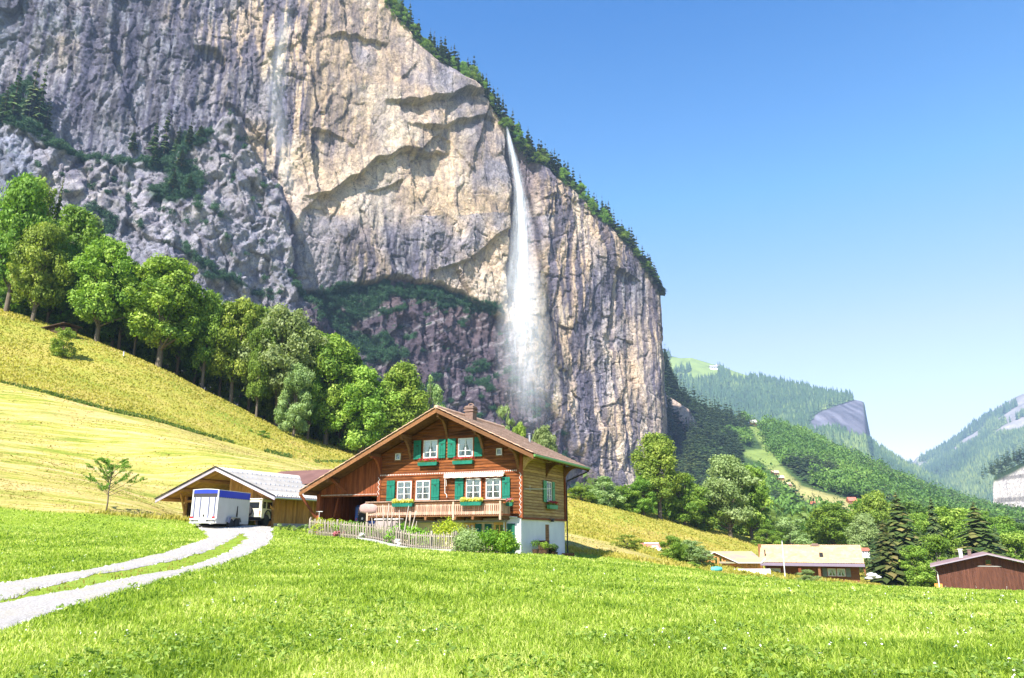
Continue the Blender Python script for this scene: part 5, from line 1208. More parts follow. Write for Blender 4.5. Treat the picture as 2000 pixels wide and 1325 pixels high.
# windows
for x0, x1, z0, z1, cu in ((-6.30, -5.36, 5.62, 6.68, 'tied'), (-3.96, -3.0, 5.60, 6.68, 'tied'), (-8.04, -7.05, 3.20, 4.32, ' half'), (-6.74, -5.79, 3.20, 4.32, 'tied'), (-3.40, -2.47, 3.20, 4.32, 'tied'), (-2.14, -1.22, 3.20, 4.32, 'tied')):
    window(H, x0, x1, z0, z1, 0, 2, 3, curtain=cu)
for x0, x1 in ((-8.27, -7.90), (-1.50, -1.15)): window(H, x0, x1, 5.60, 5.98, 0, 1, 1, curtain=None, casing=M_beam, f=.045)
window(H, -1.59, -1.01, .95, 1.82, .06, 2, 2, frame=M_yframe, curtain=None, casing=M_yframe)
window(H, -3.45, -2.86, 1.1, 1.80, .06, 2, 2, frame=M_yframe, curtain=None, casing=M_yframe)
window(H, 3.70, 4.50, 3.14, 4.34, 0.0, 2, 3, curtain='full', casing=M_beam, axis='x')
for x0, x1, z0, z1 in ((-6.98, -6.46, 5.58, 6.70), (-5.28, -4.80, 5.58, 6.70), (-4.66, -4.12, 5.58, 6.70), (-2.90, -2.38, 5.58, 6.70), (-8.78, -8.20, 3.17, 4.38), (-5.70, -5.15, 3.17, 4.38), (-4.12, -3.56, 3.17, 4.38), (-1.13, -.63, 3.15, 4.36)):
    shutter(H, x0, x1, z0, z1)
for x0, x1, z0 in ((-2.82, -2.40, .9), (-2.22, -1.78, .9)): shutter(H, x0, x1, z0, 1.82, .06, M_dgreen)
m = MB(); 
for k in range(3): m.bbox(-.84 + k * .16, -.69 + k * .16, -.05, -.01, .25, 1.83, .006)
dd_ = m.build('basement_door', M_dgreen, H); m = MB(); m.prism([(-.62 + .03 * math.cos(a * .7), 1.45 + .045 * math.sin(a * .7)) for a in range(9)], -.062, -.05, 'y'); m.build('door_ornament', M_wpaint, dd_)
shutter(H, 3.12, 3.64, 3.10, 4.36, 0, M_sgreen, 'x'); shutter(H, 4.56, 4.98, 3.10, 4.36, 0, M_sgreen, 'x')
# roof
YF, YB, XE, XL = -1.317, DP + 1.07, 1.30, -14.29
tiled('right_roof_slope', H, XE, rz_(XE) - .15, RX, RZ - .15, YF, YB, M_tile); tiled('left_roof_slope', H, XL, rz_(XL) - .15, RX, RZ - .15, YF, YB, M_tile)
m = MB()
for xa, xb in ((XL, RX), (XE, RX)):
    n = 40
    for k in range(n):
        y0, y1 = YF + (YB - YF) * k / n + .004, YF + (YB - YF) * (k + 1) / n - .004
        m.add([(xa, y0, rz_(xa) - .15), (xb, y0, RZ - .15), (xb, y1, RZ - .15), (xa, y1, rz_(xa) - .15), (xa, y0, rz_(xa) - .115), (xb, y0, RZ - .115), (xb, y1, RZ - .115), (xa, y1, rz_(xa) - .115)], [(0, 3, 2, 1), (4, 5, 6, 7), (0, 1, 5, 4), (1, 2, 6, 5), (2, 3, 7, 6), (3, 0, 4, 7)])
m.build('roof_underboards', M_beam, H)
m = MB()
for xa, s in ((XL - .03, 1), (XE + .03, -1)):
    for yy in (YF - .05, YB + .01): m.add([(xa, yy, rz_(xa) - .30), (RX, yy, RZ - .30), (RX, yy, RZ - .07), (xa, yy, rz_(xa) - .07), (xa, yy + .04, rz_(xa) - .30), (RX, yy + .04, RZ - .30), (RX, yy + .04, RZ - .07), (xa, yy + .04, rz_(xa) - .07)], [(0, 3, 2, 1), (4, 5, 6, 7), (0, 1, 5, 4), (1, 2, 6, 5), (2, 3, 7, 6), (3, 0, 4, 7)])
m.build('verge_board', M_beam, H)
m = MB()
for s, xe in ((1, XL), (-1, XE)):
    n = int(abs(RX - xe) / .36)
    for k in range(n): xa = xe + (RX - xe) * k / n; xb = xe + (RX - xe) * (k + 1.08) / n; m.beam((xa, YF - .03, rz_(xa) + .055), (xb, YF - .03, rz_(xb) + .025), .16, .035)
m.tube([(RX, YF - .08, RZ + .03), (RX, YB + .05, RZ + .03)], .11, 10); m.build('verge_tiles', M_tile, H)
# purlins and consoles
m = MB(); PX = [(-4.77, .45), (-7.25, .32), (-9.40, .32), (-2.38, .32), (-.16, .32), (-12.40, .32), (-14.0, .30)]
for xk, dz in PX:
    m = MB(); m.bbox(xk - .09, xk + .09, YF + .12, .3 if xk > WL - .2 else 5.8, rz_(xk) - dz - .08, rz_(xk) - dz + .15, .015); m.build('purlin', M_beam, H)
for xk, zt in ((-4.77, 7.90), (-7.25, 6.80), (-9.34, 5.80), (-2.38, 6.86), (-.16, 5.82)):
    m = MB(); bracket(m, xk, zt); m.build('console_bracket', M_beam if xk != -9.34 else M_vert, H)
for yk in (.10, 3.74, 6.80): m = MB(); bracket(m, yk, 5.42, 1.05, .85, .15, .0, 'x'); m.build('console_bracket', M_side if yk < 1 else M_beam, H)
m = MB()
for k in range(16): yk = YF + .25 + k * .56; m.bbox(.05, XE - .04, yk - .05, yk + .05, 0, .11, .01); m.v[-24:] = [(q[0], q[1], q[2] + rz_(q[0]) - .29) for q in m.v[-24:]]
m.build('rafter_tails', M_beam, H)
m = MB(); m.tube([(XE + .07, YF - .04, 5.36), (XE + .07, YB + .02, 5.36)], .075, 10); m.build('gutter', M_gutter, H)
m = MB(); m.tube([(XE + .07, YB - .12, 5.30), (XE + .05, YB - .15, 5.18), (.18, DP + .10, 4.55), (.14, DP + .08, 4.4), (.14, DP + .08, 1.9), (.14, DP + .08, .1)], .045, 8); m.build('downpipe', M_black, H)
# chimney and flue
m = MB(); cx, cy = -4.42, 2.35; m.bbox(cx - .28, cx + .28, cy - .28, cy + .28, 7.9, 8.62, .02)
for k, (a, z0) in enumerate(((.34, 8.62), (.30, 8.71), (.34, 8.80), (.30, 8.89))): m.bbox(cx - a, cx + a, cy - a, cy + a, z0, z0 + .075, .012)
ch = m.build('chimney', M_brick, H); m = MB(); pts = []
for k in range(11): a = PI * k / 10; pts.append((cx - .20 * math.cos(a), cy, 8.96 + .20 * math.sin(a)))
m.tube(pts, .04, 8); m.bbox(cx - .26, cx + .26, cy - .24, cy + .24, 8.965, 9.0, .01); m.build('chimney_arch', M_brick, ch)
m = MB(); m.tube([(-2.0, 6, 6.9), (-2.0, 6, 7.52)], .075, 10); m.tube([(-2.0, 6, 7.55), (-2.0, 6, 7.60)], .12, 10); m.build('flue_pipe', M_metal, H)
# balcony
m = MB(); m.bbox(-9.30, -.62, -1.12, -.02, 2.20, 2.28, .012); 
for xk in (-9.2, -7.3, -5.4, -3.5, -2.4, -.75): m.bbox(xk - .07, xk + .07, -1.18, 0, 2.02, 2.20, .015)
bal = m.build('balcony', M_beam, H)
m = MB(); n = 66
for k in range(n):
    xa = -9.28 + k * (8.6 / n); w = 8.6 / n
    pts = [(xa + .004, 2.33), (xa + w * .5, 2.29), (xa + w - .004, 2.33), (xa + w - .004, 2.45), (xa + w * .80, 2.50), (xa + w * .80, 2.76), (xa + w - .004, 2.82), (xa + w - .004, 2.90), (xa + .004, 2.90), (xa + .004, 2.82), (xa + w * .20, 2.76), (xa + w * .20, 2.50), (xa + .004, 2.45)]
    m.prism(pts, -1.165, -1.14, 'y')
m.build('balustrade', M_rail, bal)
m = MB(); n = 7
for k in range(n): ya = -1.12 + k * .155; m.bbox(-.665, -.64, ya, ya + .13, 2.33, 2.90, .005)
m.build('end_balustrade', M_rail, bal)
m = MB(); m.bbox(-9.35, -.60, -1.20, -1.08, 2.90, 3.03, .012); m.bbox(-9.35, -.60, -1.14, -1.08, 2.38, 2.46, .01); m.build('rail_board', M_beam, bal)
m = MB(); m.bbox(-9.45, -.35, -1.27, -1.03, 3.04, 3.10, .015); m.bbox(-.70, -.52, -1.1, .0, 3.04, 3.10, .015); m.build('handrail', M_rail, bal)
for xk in (-9.32, -6.4, -3.6, -.72): m = MB(); m.bbox(xk - .06, xk + .06, -1.22, -1.13, 2.0, 3.04, .015); m.build('baluster_post', M_rail, bal)
m = MB(); m.bbox(-9.375, -.85, -.20, .055, 1.90, 2.02, .02); m.build('lintel', M_conc, H)
# awning, downpipe, aerial
m = MB(); m.bbox(-4.77, -.93, -.30, -.10, 4.52, 4.64, .03); aw = m.build('awning', M_wpaint, H)
def stripes():
    mm, n, nn, L, P = new_mat('awning_stripes'); s = nn.new('ShaderNodeSeparateXYZ'); L.new(coords(n), s.inputs[0]); f = math_(n, 'GREATER_THAN', math_(n, 'FRACT', math_(n, 'MULTIPLY', s.outputs[0], 9.0)), .62)
    L.new(mixc(n, f, (.80, .70, .60), (.66, .30, .16)), P.inputs['Base Color']); P.inputs['Roughness'].default_value = .9; return mm
M_strip = stripes()
m = MB(); n = 48; V = []
for k in range(n + 1):
    xk = -4.75 + k * 3.8 / n
    V += [(xk, -.30 + .012 * math.sin(k * .9), 4.54), (xk, -.31 + .02 * math.sin(k * .9), 4.41 - .02 * abs(math.sin(k * PI / 6)))]
m.add(V, [(2 * k, 2 * k + 1, 2 * k + 3, 2 * k + 2) for k in range(n)]); m.build('valance', M_strip, aw, True)
m = MB(); m.tube([(-4.70, -.26, 4.5), (-4.68, -.25, 3.55), (-4.56, -.25, 3.46), (-4.55, -.25, 3.3)], .02, 6); m.tube([(-4.62, -.24, 4.3), (-4.60, -.24, 3.95)], .012, 5); m.build('crank', M_wpaint, aw)
m = MB(); m.tube([(-.2, -.07, 2.15), (-.95, -.07, 2.20), (-1.0, -.07, 2.1), (-1.0, -.07, .3)], .04, 8); m.build('white_pipe', M_wpaint, H)
m = MB(); m.tube([(.06, .32, 3.70), (.55, 3.1, 3.84)], .016, 5); m.tube([(.16, .9, 3.60), (.16, .9, 3.92)], .012, 5); m.tube([(.05, 1.02, 3.76), (.27, .78, 3.72)], .012, 5); m.build('aerial', M_wpaint, H)
m = MB(); m.tube([(.10, 3.9, 2.16), (.22, 3.9, 2.12), (.22, 4.6, 2.12), (.1, 4.6, 2.16)], .02, 5); m.bbox(.05, .22, 4.3, 4.5, 1.98, 2.13, .02); m.build('wall_lamp', M_black, H)
# carport
CZ = 3.60
m = MB(); vplanks(m, -13.86, WL - .1, lambda x: CZ, lambda x: rz_(x) - .22, .0, .17)
m.build('carport_apron', M_vert, H)
m = MB(); m.bbox(-14.0, WL - .1, -.06, .12, CZ - .10, CZ + .06, .015); m.build('carport_header', M_vert, H)
m = MB()
for k in range(44): xk = -13.85 + k * .1; m.prism([(xk, CZ + .03), (xk + .055, CZ + .03), (xk + .03, CZ - .03)], -.078, -.06, 'y')
m.build('carport_trim', M_wpaint, H)
for x_, y_ in ((-13.80, 0.0), (-13.8, 5.9)): m = MB(); m.bbox(x_ - .13, x_ + .13, y_ - .12, y_ + .12, .9, CZ + .1, .02); m.build('post', M_vert, H)
m = MB(); m.beam((-14.55, -.9, 3.62), (-13.86, -.06, 2.15), .13, .15); m.build('brace', M_vert, H)
m = MB(); m.beam((-12.40, -1.0, 4.62), (-11.7, -.06, 3.72), .12, .14); m.build('brace', M_vert, H)
m = MB(); m.beam((-13.1, 1.0, 3.5), (-13.35, 1.0, 2.3), .12, .12); m.build('brace', M_vert, H)
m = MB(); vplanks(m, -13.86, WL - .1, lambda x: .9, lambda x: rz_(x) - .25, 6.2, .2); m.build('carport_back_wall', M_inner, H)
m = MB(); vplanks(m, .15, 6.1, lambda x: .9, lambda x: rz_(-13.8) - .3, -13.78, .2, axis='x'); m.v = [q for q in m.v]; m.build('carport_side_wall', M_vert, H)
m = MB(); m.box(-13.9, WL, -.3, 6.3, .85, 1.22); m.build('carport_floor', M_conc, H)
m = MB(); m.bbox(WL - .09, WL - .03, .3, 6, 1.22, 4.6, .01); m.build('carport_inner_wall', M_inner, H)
m = MB(); m.bbox(-11.5, -10.4, 6.05, 6.15, 2.7, 3.4, .02); m.build('back_panel', M_beam, H)
m = MB(); m.tube([(-13.55, -.25, 1.2), (-13.55, -.25, 2.62)], .015, 6); m.bbox(-13.8, -13.3, -.27, -.22, 2.60, 2.64, .01); m.build('pole', M_wpaint, H)

# things on the chalet
def flower_box(x, z, w, label, petal, mat, y=-.16, dz=.20, n=420, ax='y', fol=M_fol, group=None):
    o = empty('flower_box', tuple(loc2w(HO, x, y, z)), -TH + (PI / 2 if ax == 'x' else 0), label, 'flower box', group)
    m = MB(); m.prism([(-w / 2 + .03, 0), (w / 2 - .03, 0), (w / 2, dz), (-w / 2, dz)], -.11, .09, 'y'); m.build('box', mat, o)
    m = MB(); 
    k = int(w / .16); cen = [((i + .5) / k * w - w / 2, -.02, dz + .05) for i in range(k)]
    leaf_obj('foliage', cen, [.12] * k, n, .030, fol, o, 3)
    cen2 = [(c[0] + rnd.uniform(-.05, .05), c[1] - .03, c[2] + .06) for c in cen]; leaf_obj('flowers', cen2, [.15] * k, n, .032, petal, o, 4)
    return o
flower_box(-5.92, 5.17, 1.32, 'green flower box with red flowers under the left upper window', M_petr, M_green)
flower_box(-3.58, 5.17, 1.32, 'green flower box with red flowers under the right upper window', M_petr, M_green)
flower_box(-6.8, 2.78, 1.38, 'green planter of yellow flowers hung on the left of the balcony', M_pety, M_green, -1.34, .2, 700, fol=M_yel)
flower_box(-2.4, 2.78, 1.30, 'green planter of yellow flowers hung near the middle of the balcony', M_pety, M_green, -1.34, .2, 700, fol=M_yel)
flower_box(-.35, 2.74, .42, 'small planter of yellow and pink flowers at the right rail end', M_petp, M_dgreen, -.75, .2, 260, fol=M_yel)
flower_box(.22, 2.72, 1.35, 'green box with orange red flowers under the side wall window', M_petr, M_sgreen, 4.2, .24, 420, 'x')
# canvas cover over the left rail end
o = empty('canvas_cover', tuple(loc2w(HO, -9.5, -1.1, 2.0)), -TH, 'pinkish canvas cover slung over the left end of the balcony rail', 'cover')
m = MB(); m.lathe([(.05, -.6), (.22, -.5), (.33, -.1), (.32, .35), (.26, .62), (.04, .7)], (.15, 0, .72), 'x', 14); m.v = [(q[0], q[1] * .55, q[2]) for q in m.v]; m.build('canvas', surf('pink_canvas', (.30, .18, .17), (.42, .28, .26), 3, 4, .9, .4, .03, None, 0), o, True)

# ================================================================== BARN (open garage)
B = empty('barn', tuple(BO), -TH, 'low timber barn with pale corrugated roof, open at the front behind the trailer', 'barn')
BRX, BRZ, BT, BE = -4.2, 4.28, .385, 5.52
def bz(x): return BRZ - BT * abs(x - BRX)
for nm_, xe in (('right_roof_slope', BRX + BE), ('left_roof_slope', BRX - BE)):
    ny_ = 90; rows = 5; V = []; Q = []; ys = np.linspace(-1.62, 8.7, ny_ * 4 + 1)
    for k in range(rows + 1):
        for top in ((0, 1) if 0 < k < rows else (0,)):
            t = k / rows; x_ = xe + (BRX - xe) * t; lift = (.0 if k == 0 else (0.0 if top == 0 else .04)) + .10
            V.append([(x_, y_, bz(x_) + lift + .030 * math.sin(y_ * 2 * PI / .235)) for y_ in ys])
    V = np.array(V); nr, ncol = V.shape[:2]; ii = np.arange(nr * ncol).reshape(nr, ncol); q4 = np.stack([ii[:-1, :-1].ravel(), ii[:-1, 1:].ravel(), ii[1:, 1:].ravel(), ii[1:, :-1].ravel()], 1)
    sl_ = mk(nm_, V.reshape(-1, 3), [q4], M_eternit, B, smooth=False, attrs={'rnd': ('FACE', 'FLOAT', np.full(len(q4), .6))})
    if 'right' in nm_:
        m = MB()
        for t in (.03, .22, .42, .63, .82):
            for k in range(21): y_ = -1.2 + k * .48 + (t * 7 % 1) * .2; x_ = xe + (BRX - xe) * t; m.add([(x_ - .05, y_ - .07, bz(x_) + .13), (x_ + .06, y_ - .07, bz(x_) + .12), (x_ + .06, y_ + .07, bz(x_) + .12), (x_ - .05, y_ + .07, bz(x_) + .13), (x_, y_, bz(x_) + .24)], [(0, 1, 4), (1, 2, 4), (2, 3, 4), (3, 0, 4)])
        m.build('snow_guards', M_metal, sl_)
m = MB()
for s in (-1, 1):
    xe = BRX + s * BE; n = 34
    for k in range(n):
        y0, y1 = -1.55 + 10.2 * k / n + .005, -1.55 + 10.2 * (k + 1) / n - .005; m.add([(xe, y0, bz(xe)), (BRX, y0, BRZ), (BRX, y1, BRZ), (xe, y1, bz(xe)), (xe, y0, bz(xe) + .03), (BRX, y0, BRZ + .03), (BRX, y1, BRZ + .03), (xe, y1, bz(xe) + .03)], [(0, 3, 2, 1), (4, 5, 6, 7), (0, 1, 5, 4), (1, 2, 6, 5), (2, 3, 7, 6), (3, 0, 4, 7)])
m.build('roof_underboards', M_beamo, B)
m = MB()
for s in (-1, 1):
    xe = BRX + s * (BE + .03); yy = -1.66
    m.add([(xe, yy, bz(xe) - .16), (BRX, yy, BRZ - .16), (BRX, yy, BRZ + .10), (xe, yy, bz(xe) + .10), (xe, yy + .05, bz(xe) - .16), (BRX, yy + .05, BRZ - .16), (BRX, yy + .05, BRZ + .10), (xe, yy + .05, bz(xe) + .10)], [(0, 3, 2, 1), (4, 5, 6, 7), (0, 1, 5, 4), (1, 2, 6, 5), (2, 3, 7, 6), (3, 0, 4, 7)])
m.build('verge_board', surf('lilac_board', (.34, .30, .35), (.42, .37, .42), 2, 4, .7, .2, .01), B)
m = MB()
for s in (-1, 1): xe = BRX + s * (BE + .05); m.beam((xe, -1.70, bz(xe) + .14), (BRX, -1.70, BRZ + .14), .09, .05)
m.build('verge_capping', M_black, B)
m = MB(); m.tube([(BRX + BE + .06, -1.6, bz(BRX + BE) - .02), (BRX + BE + .06, 8.7, bz(BRX + BE) - .02)], .07, 8); m.build('gutter', M_metal, B)
m = MB()
for k, xk in enumerate((-9.2, -7.5, -5.9, -4.2, -2.5, -.9, .6)): m.bbox(xk - .08, xk + .08, -1.5, 8.2, bz(xk) - .26, bz(xk) - .04, .015)
m.build('rafters', M_beamo, B)
m = MB(); vplanks(m, .0, 8.0, lambda x: .50, lambda x: bz(0) - .05, -.02, .2, axis='x'); m.build('side_wall', M_orange, B)
m = MB(); m.box(-.18, 0.0, .0, 8.0, -.6, .50); m.build('plinth', M_conc, B)
m = MB(); vplanks(m, -4.2, -.0, lambda x: 2.15, lambda x: bz(x) - .05, .02, .34); m.build('front_gable_boards', M_orange, B)
m = MB(); vplanks(m, -8.6, 0, lambda x: -.1, lambda x: bz(x) - .06, 7.8, .25); m.build('back_wall', M_beamo, B)
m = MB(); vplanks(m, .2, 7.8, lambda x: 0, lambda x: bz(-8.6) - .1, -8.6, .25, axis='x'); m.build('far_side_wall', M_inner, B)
for x_ in (-.12, -4.2, -8.5): m = MB(); m.bbox(x_ - .09, x_ + .09, -.08, .10, -.1, bz(x_) - .15, .015); m.build('post', M_beamo, B)
m = MB(); m.bbox(-8.6, 0.0, -.07, .09, 2.05, 2.22, .015); m.build('front_beam', M_beamo, B)
m = MB(); m.beam((-.9, -1.0, bz(-.9) - .2), (-.12, -.05, 1.4), .12, .12); m.beam((-8.0, -1.0, bz(-8) - .2), (-8.5, -.05, 1.4), .12, .12); m.build('brace', M_beamo, B)
m = MB(); m.box(-8.8, .0, -.2, 8.0, -.3, .10); m.build('floor', M_conc, B)
# brown roofed shed behind the barn
p = at(549, 921, 64); o = empty('shed', (p[0], p[1], 1.6), -TH, 'shed with brown corrugated roof between the barn and the chalet', 'shed')
zr = p[2] - 1.6; ys = np.linspace(0, 7.5, 7 * 12 + 1); V = []
for t in (0, 1, 2):
    for x_ in ys: V.append((x_ - .25 * t, -1.9 * t + .3 * 0, zr - .72 * t + .028 * math.sin(x_ * 2 * PI / .26)))
V = np.array(V).reshape(3, len(ys), 3); ii = np.arange(3 * len(ys)).reshape(3, -1); q4 = np.stack([ii[:-1, :-1].ravel(), ii[:-1, 1:].ravel(), ii[1:, 1:].ravel(), ii[1:, :-1].ravel()], 1)
mk('front_roof_slope', V.reshape(-1, 3), [q4], M_brownsheet, o, attrs={'rnd': ('FACE', 'FLOAT', np.full(len(q4), .5))})
V2_ = V.copy(); V2_[..., 1] *= -1; mk('back_roof_slope', V2_.reshape(-1, 3), [q4], M_brownsheet, o, attrs={'rnd': ('FACE', 'FLOAT', np.full(len(q4), .5))})
m = MB(); m.prism([(-3.0, -1.2), (3.0, -1.2), (3.0, zr - 1.3), (0, zr - .15), (-3.0, zr - 1.3)], .3, 7.2, 'x'); m.build('wall', M_orange, o)

# ================================================================== VEHICLES
def wheel(parent, x, y, r, w, name='wheel', rimc=M_metal):
    m = MB(); m.lathe([(r * .60, -w / 2), (r * .92, -w / 2), (r, -w * .36), (r, w * .36), (r * .92, w / 2), (r * .60, w / 2)], (x, y, r), 'x', 28); t = m.build(name, M_rubber, parent, False)
    m = MB(); m.lathe([(r * .60, -w * .42), (r * .60, w * .42), (r * .50, w * .36), (r * .30, w * .30), (r * .18, w * .48), (.01, w * .48)], (x, y, r), 'x', 20)
    for k in range(6): a = k * PI / 3; m.lathe([(.022, w * .30), (.022, w * .37)], (x, y + r * .40 * math.cos(a), r + r * .40 * math.sin(a)), 'x', 6)
    m.build('rim', rimc, t); return t
def offroader(name, label, loc, rz, paint, accent, L_=3.9):
    """boxy estate off-roader; local +y is forward, origin under the rear bumper"""
    o = empty(name, loc, rz, label, 'car'); W2 = .86
    m = MB()   # lower body with wheel arches cut
    def arch(yc, r=.50, n=9): return [(yc + r * math.cos(PI - PI * k / n), .52 + r * math.sin(PI - PI * k / n) * 1.02) for k in range(n + 1)]
    prof = [(0, .52)] + arch(.95) + arch(3.05) + [(L_, .52), (L_, 1.05), (L_ - .15, 1.14), (2.62, 1.17), (0, 1.17)]
    m.prism(prof, -W2, W2, 'x'); body = m.build('body', paint, o)
    m = MB()   # cabin: pillars and roof around open windows
    for s in (-1, 1):
        X0, X1 = (s * W2, s * (W2 - .05)); xa, xb = min(X0, X1), max(X0, X1)
        for y0, y1 in ((0.0, .14), (.62, .74), (1.55, 1.66), (2.40, 2.55)): m.box(xa, xb, y0, y1, 1.17, 1.68)
        m.box(xa, xb, 0, 2.5, 1.62, 1.74)
    for x0, x1 in ((-W2, -.66), (.66, W2)): m.box(x0, x1, 0, .05, 1.17, 1.70)
    m.box(-.66, .66, 0, .05, 1.58, 1.74); m.bbox(-W2 + .03, W2 - .03, .02, 2.48, 1.74, 1.84, .05); m.box(-W2, W2, 2.44, 2.50, 1.60, 1.74); m.build('cabin', paint, o)
    for nm_, bx_ in (('rear_window', (-.66, .66, .015, .03, 1.18, 1.60)), ('windscreen', (-W2 + .06, W2 - .06, 2.47, 2.49, 1.17, 1.66)), ('side_window', (W2 - .03, W2 - .012, .14, .62, 1.2, 1.6)), ('side_window', (W2 - .03, W2 - .012, .74, 1.55, 1.2, 1.6)), ('side_window', (W2 - .03, W2 - .012, 1.66, 2.4, 1.2, 1.6)), ('side_window', (-W2 + .012, -W2 + .03, .14, 1.55, 1.2, 1.6)), ('side_window', (-W2 + .012, -W2 + .03, 1.66, 2.4, 1.2, 1.6))):
        m = MB(); m.box(*bx_); m.build(nm_, M_dark, o)
    m = MB()
    for s in (-1, 1):
        for yc in (.95, 3.05):
            pts = arch(yc, .50); pts2 = arch(yc, .57); m.prism(pts + pts2[::-1], s * W2 - .02 if s > 0 else s * W2 - .05, s * W2 + .05 if s > 0 else s * W2 + .02, 'x')
    m.bbox(-.84, .84, -.14, .0, .44, .60, .02); m.bbox(-.84, .84, L_, L_ + .12, .44, .62, .02); m.build('bumper', M_black, o)
    m = MB(); m.box(-.7, .7, .1, L_ - .1, .40, .52); m.build('chassis', M_black, o)
    for x_ in (-.72, .72):
        for y_ in (.95, 3.05): wheel(o, x_, y_, .385, .24, rimc=M_metal)
    m = MB(); m.lathe([(.25, -.26), (.36, -.26), (.385, -.20), (.385, -.10), (.34, -.06)], (-.12, 0, 1.0), 'y', 26); sw = m.build('spare_wheel', M_rubber, o)
    m = MB(); m.lathe([(.26, -.25), (.26, -.10), (.16, -.22), (.06, -.27), (.01, -.27)], (-.12, 0, 1.0), 'y', 20); m.build('rim', accent, sw)
    for s in (-1, 1):
        for k, (z_, mt) in enumerate(((.98, M_red), (.86, M_red), (.74, M_yframe))): m = MB(); m.lathe([(.042, -.03), (.042, 0), (.02, -.035)], (s * .74, 0, z_), 'y', 10); m.build('tail_light', mt, o)
    for s in (-1, 1): m = MB(); m.lathe([(.09, 0), (.09, .03)], (s * .6, L_, .88), 'y', 14); m.build('headlight', M_metal, o)
    return o
M_cream_paint = plain('cream_paint', (.62, .57, .44), .35, 0, .5); M_blue_paint = plain('blue_paint', (.03, .10, .42), .3, 0, .6)
HD = -math.radians(7.5)
pS = at(508, 1035, 51.6); sx = pS[0] - .86 * math.cos(HD); sy = pS[1] + .86 * math.sin(-HD)
zS = float(gh(sx, sy + .5)) ; zS = max(zS, pS[2] - .02)
offroader('off_road_car', 'cream boxy off road car with rear spare wheel, hitched to the white trailer', (sx, sy, zS), HD, M_cream_paint, M_cream_paint)
q = loc2w(HO, -11.55, 1.9, 1.22)
offroader('off_road_car', 'blue boxy off road car parked in the shade of the carport', tuple(q), -TH, M_blue_paint, M_wpaint)
# roof rack load on the cream car
# livestock trailer
p0 = at(421.5, 1034, 46.2); zT = max(float(gh(p0[0], p0[1])), p0[2] - .05)
TR = empty('livestock_trailer', (p0[0] - .85 * math.cos(HD), p0[1] + .85 * math.sin(-HD), zT), HD, 'white high sided livestock trailer with blue tarpaulin top on the gravel track', 'trailer')
M_tw = surf('trailer_white', (.50, .48, .45), (.58, .56, .53), 1.2, 4, .5, .1, .01, None, 0); M_blue = plain('blue_tarpaulin', (.012, .035, .50), .55); M_tgrey = plain('trailer_rib', (.14, .15, .26), .5)
TW, TL, Z0, ZS, ZT = .85, 4.05, .42, 1.92, 2.36
m = MB()
for x0, x1, y0, y1 in ((-TW, -TW + .04, 0, TL), (TW - .04, TW, 0, TL), (-TW + .04, TW - .04, TL - .04, TL)): m.bbox(x0, x1, y0, y1, Z0, ZS, .008)
m.bbox(-TW, TW, 0, TL, Z0 - .08, Z0, .01); m.build('body', M_tw, TR)
m = MB(); m.bbox(-TW + .07, TW - .07, -.045, .0, Z0 + .02, ZS - .06, .012); rp = m.build('rear_ramp', M_tw, TR)
m = MB()
for x_ in (-.66, -.28, .28, .66): m.bbox(x_ - .035, x_ + .035, -.085, -.045, Z0 + .08, ZS - .02, .01)
m.build('ribs', M_tgrey, rp)
m = MB()
for x_ in (-TW + .035, TW - .035): m.bbox(x_ - .035, x_ + .035, -.05, .03, Z0 - .05, ZT, .01)
m.bbox(-TW, TW, -.05, .03, ZS - .06, ZS - .02, .01); m.build('rear_frame', M_wpaint, TR)
m = MB(); n = 10; arcs = [(-TW + 2 * TW * k / n, ZT - .02 + .05 * math.sin(PI * k / n)) for k in range(n + 1)]
m.prism([(-TW, ZS)] + arcs + [(TW, ZS)], .06, TL - .01, 'y'); m.build('tarpaulin', M_blue, TR)
m = MB(); m.prism([(-TW + .07, ZS + .22), (TW - .07, ZS + .22)] + [(a * .9, b - .03) for a, b in arcs[::-1]], -.03, .05, 'y'); m.build('rear_flap', M_blue, TR)
m = MB(); m.box(-TW + .07, TW - .07, -.02, .05, ZS - .04, ZS + .22); m.build('rear_opening', M_dark, TR)
m = MB(); arc2 = [(a * 1.01, b + .02) for a, b in arcs]; m.prism(arc2 + [(a, b - .035) for a, b in arc2[::-1]], -.05, TL + .02, 'y'); m.build('roof_edge', M_wpaint, TR)
m = MB()
for k in range(16): yk = .12 + k * .26; m.prism([(yk, ZS), (yk + .2, ZS), (yk + .1, ZS - .05)], TW, TW + .012, 'x')
m.build('tarpaulin_lacing', M_black, TR)
for x_ in (-TW + .02, TW - .02):
    for y_ in (1.55, 2.32): wheel(TR, x_ + (.06 if x_ > 0 else -.06), y_, .33, .20)
for s in (-1, 1):
    m = MB(); xx = s * (TW + .08); pts = [(1.05, .45), (1.22, .76), (2.62, .76), (2.78, .45), (2.74, .45), (2.58, .72), (1.26, .72), (1.09, .45)]; m.prism(pts, min(s * TW, xx + s * .1), max(s * TW, xx + s * .1), 'x'); mg = m.build('mudguard', M_metal, TR)
    m = MB(); m.prism([(1.02, .40), (1.2, .77), (1.42, .77), (1.24, .40)], xx + s * .1, xx + s * .115, 'x') if s > 0 else m.prism([(1.02, .40), (1.2, .77), (1.42, .77), (1.24, .40)], xx + s * .115, xx + s * .1, 'x'); m.build('blue_panel', M_tgrey, mg)
m = MB(); m.bbox(-.80, .80, -.22, -.14, .36, .44, .01); m.bbox(-.84, .84, -.16, -.06, .56, .66, .01); m.bbox(-.6, -.52, -.2, .1, .3, .4, .01); m.bbox(.52, .6, -.2, .1, .3, .4, .01); m.build('rear_bumper', M_wpaint, TR)
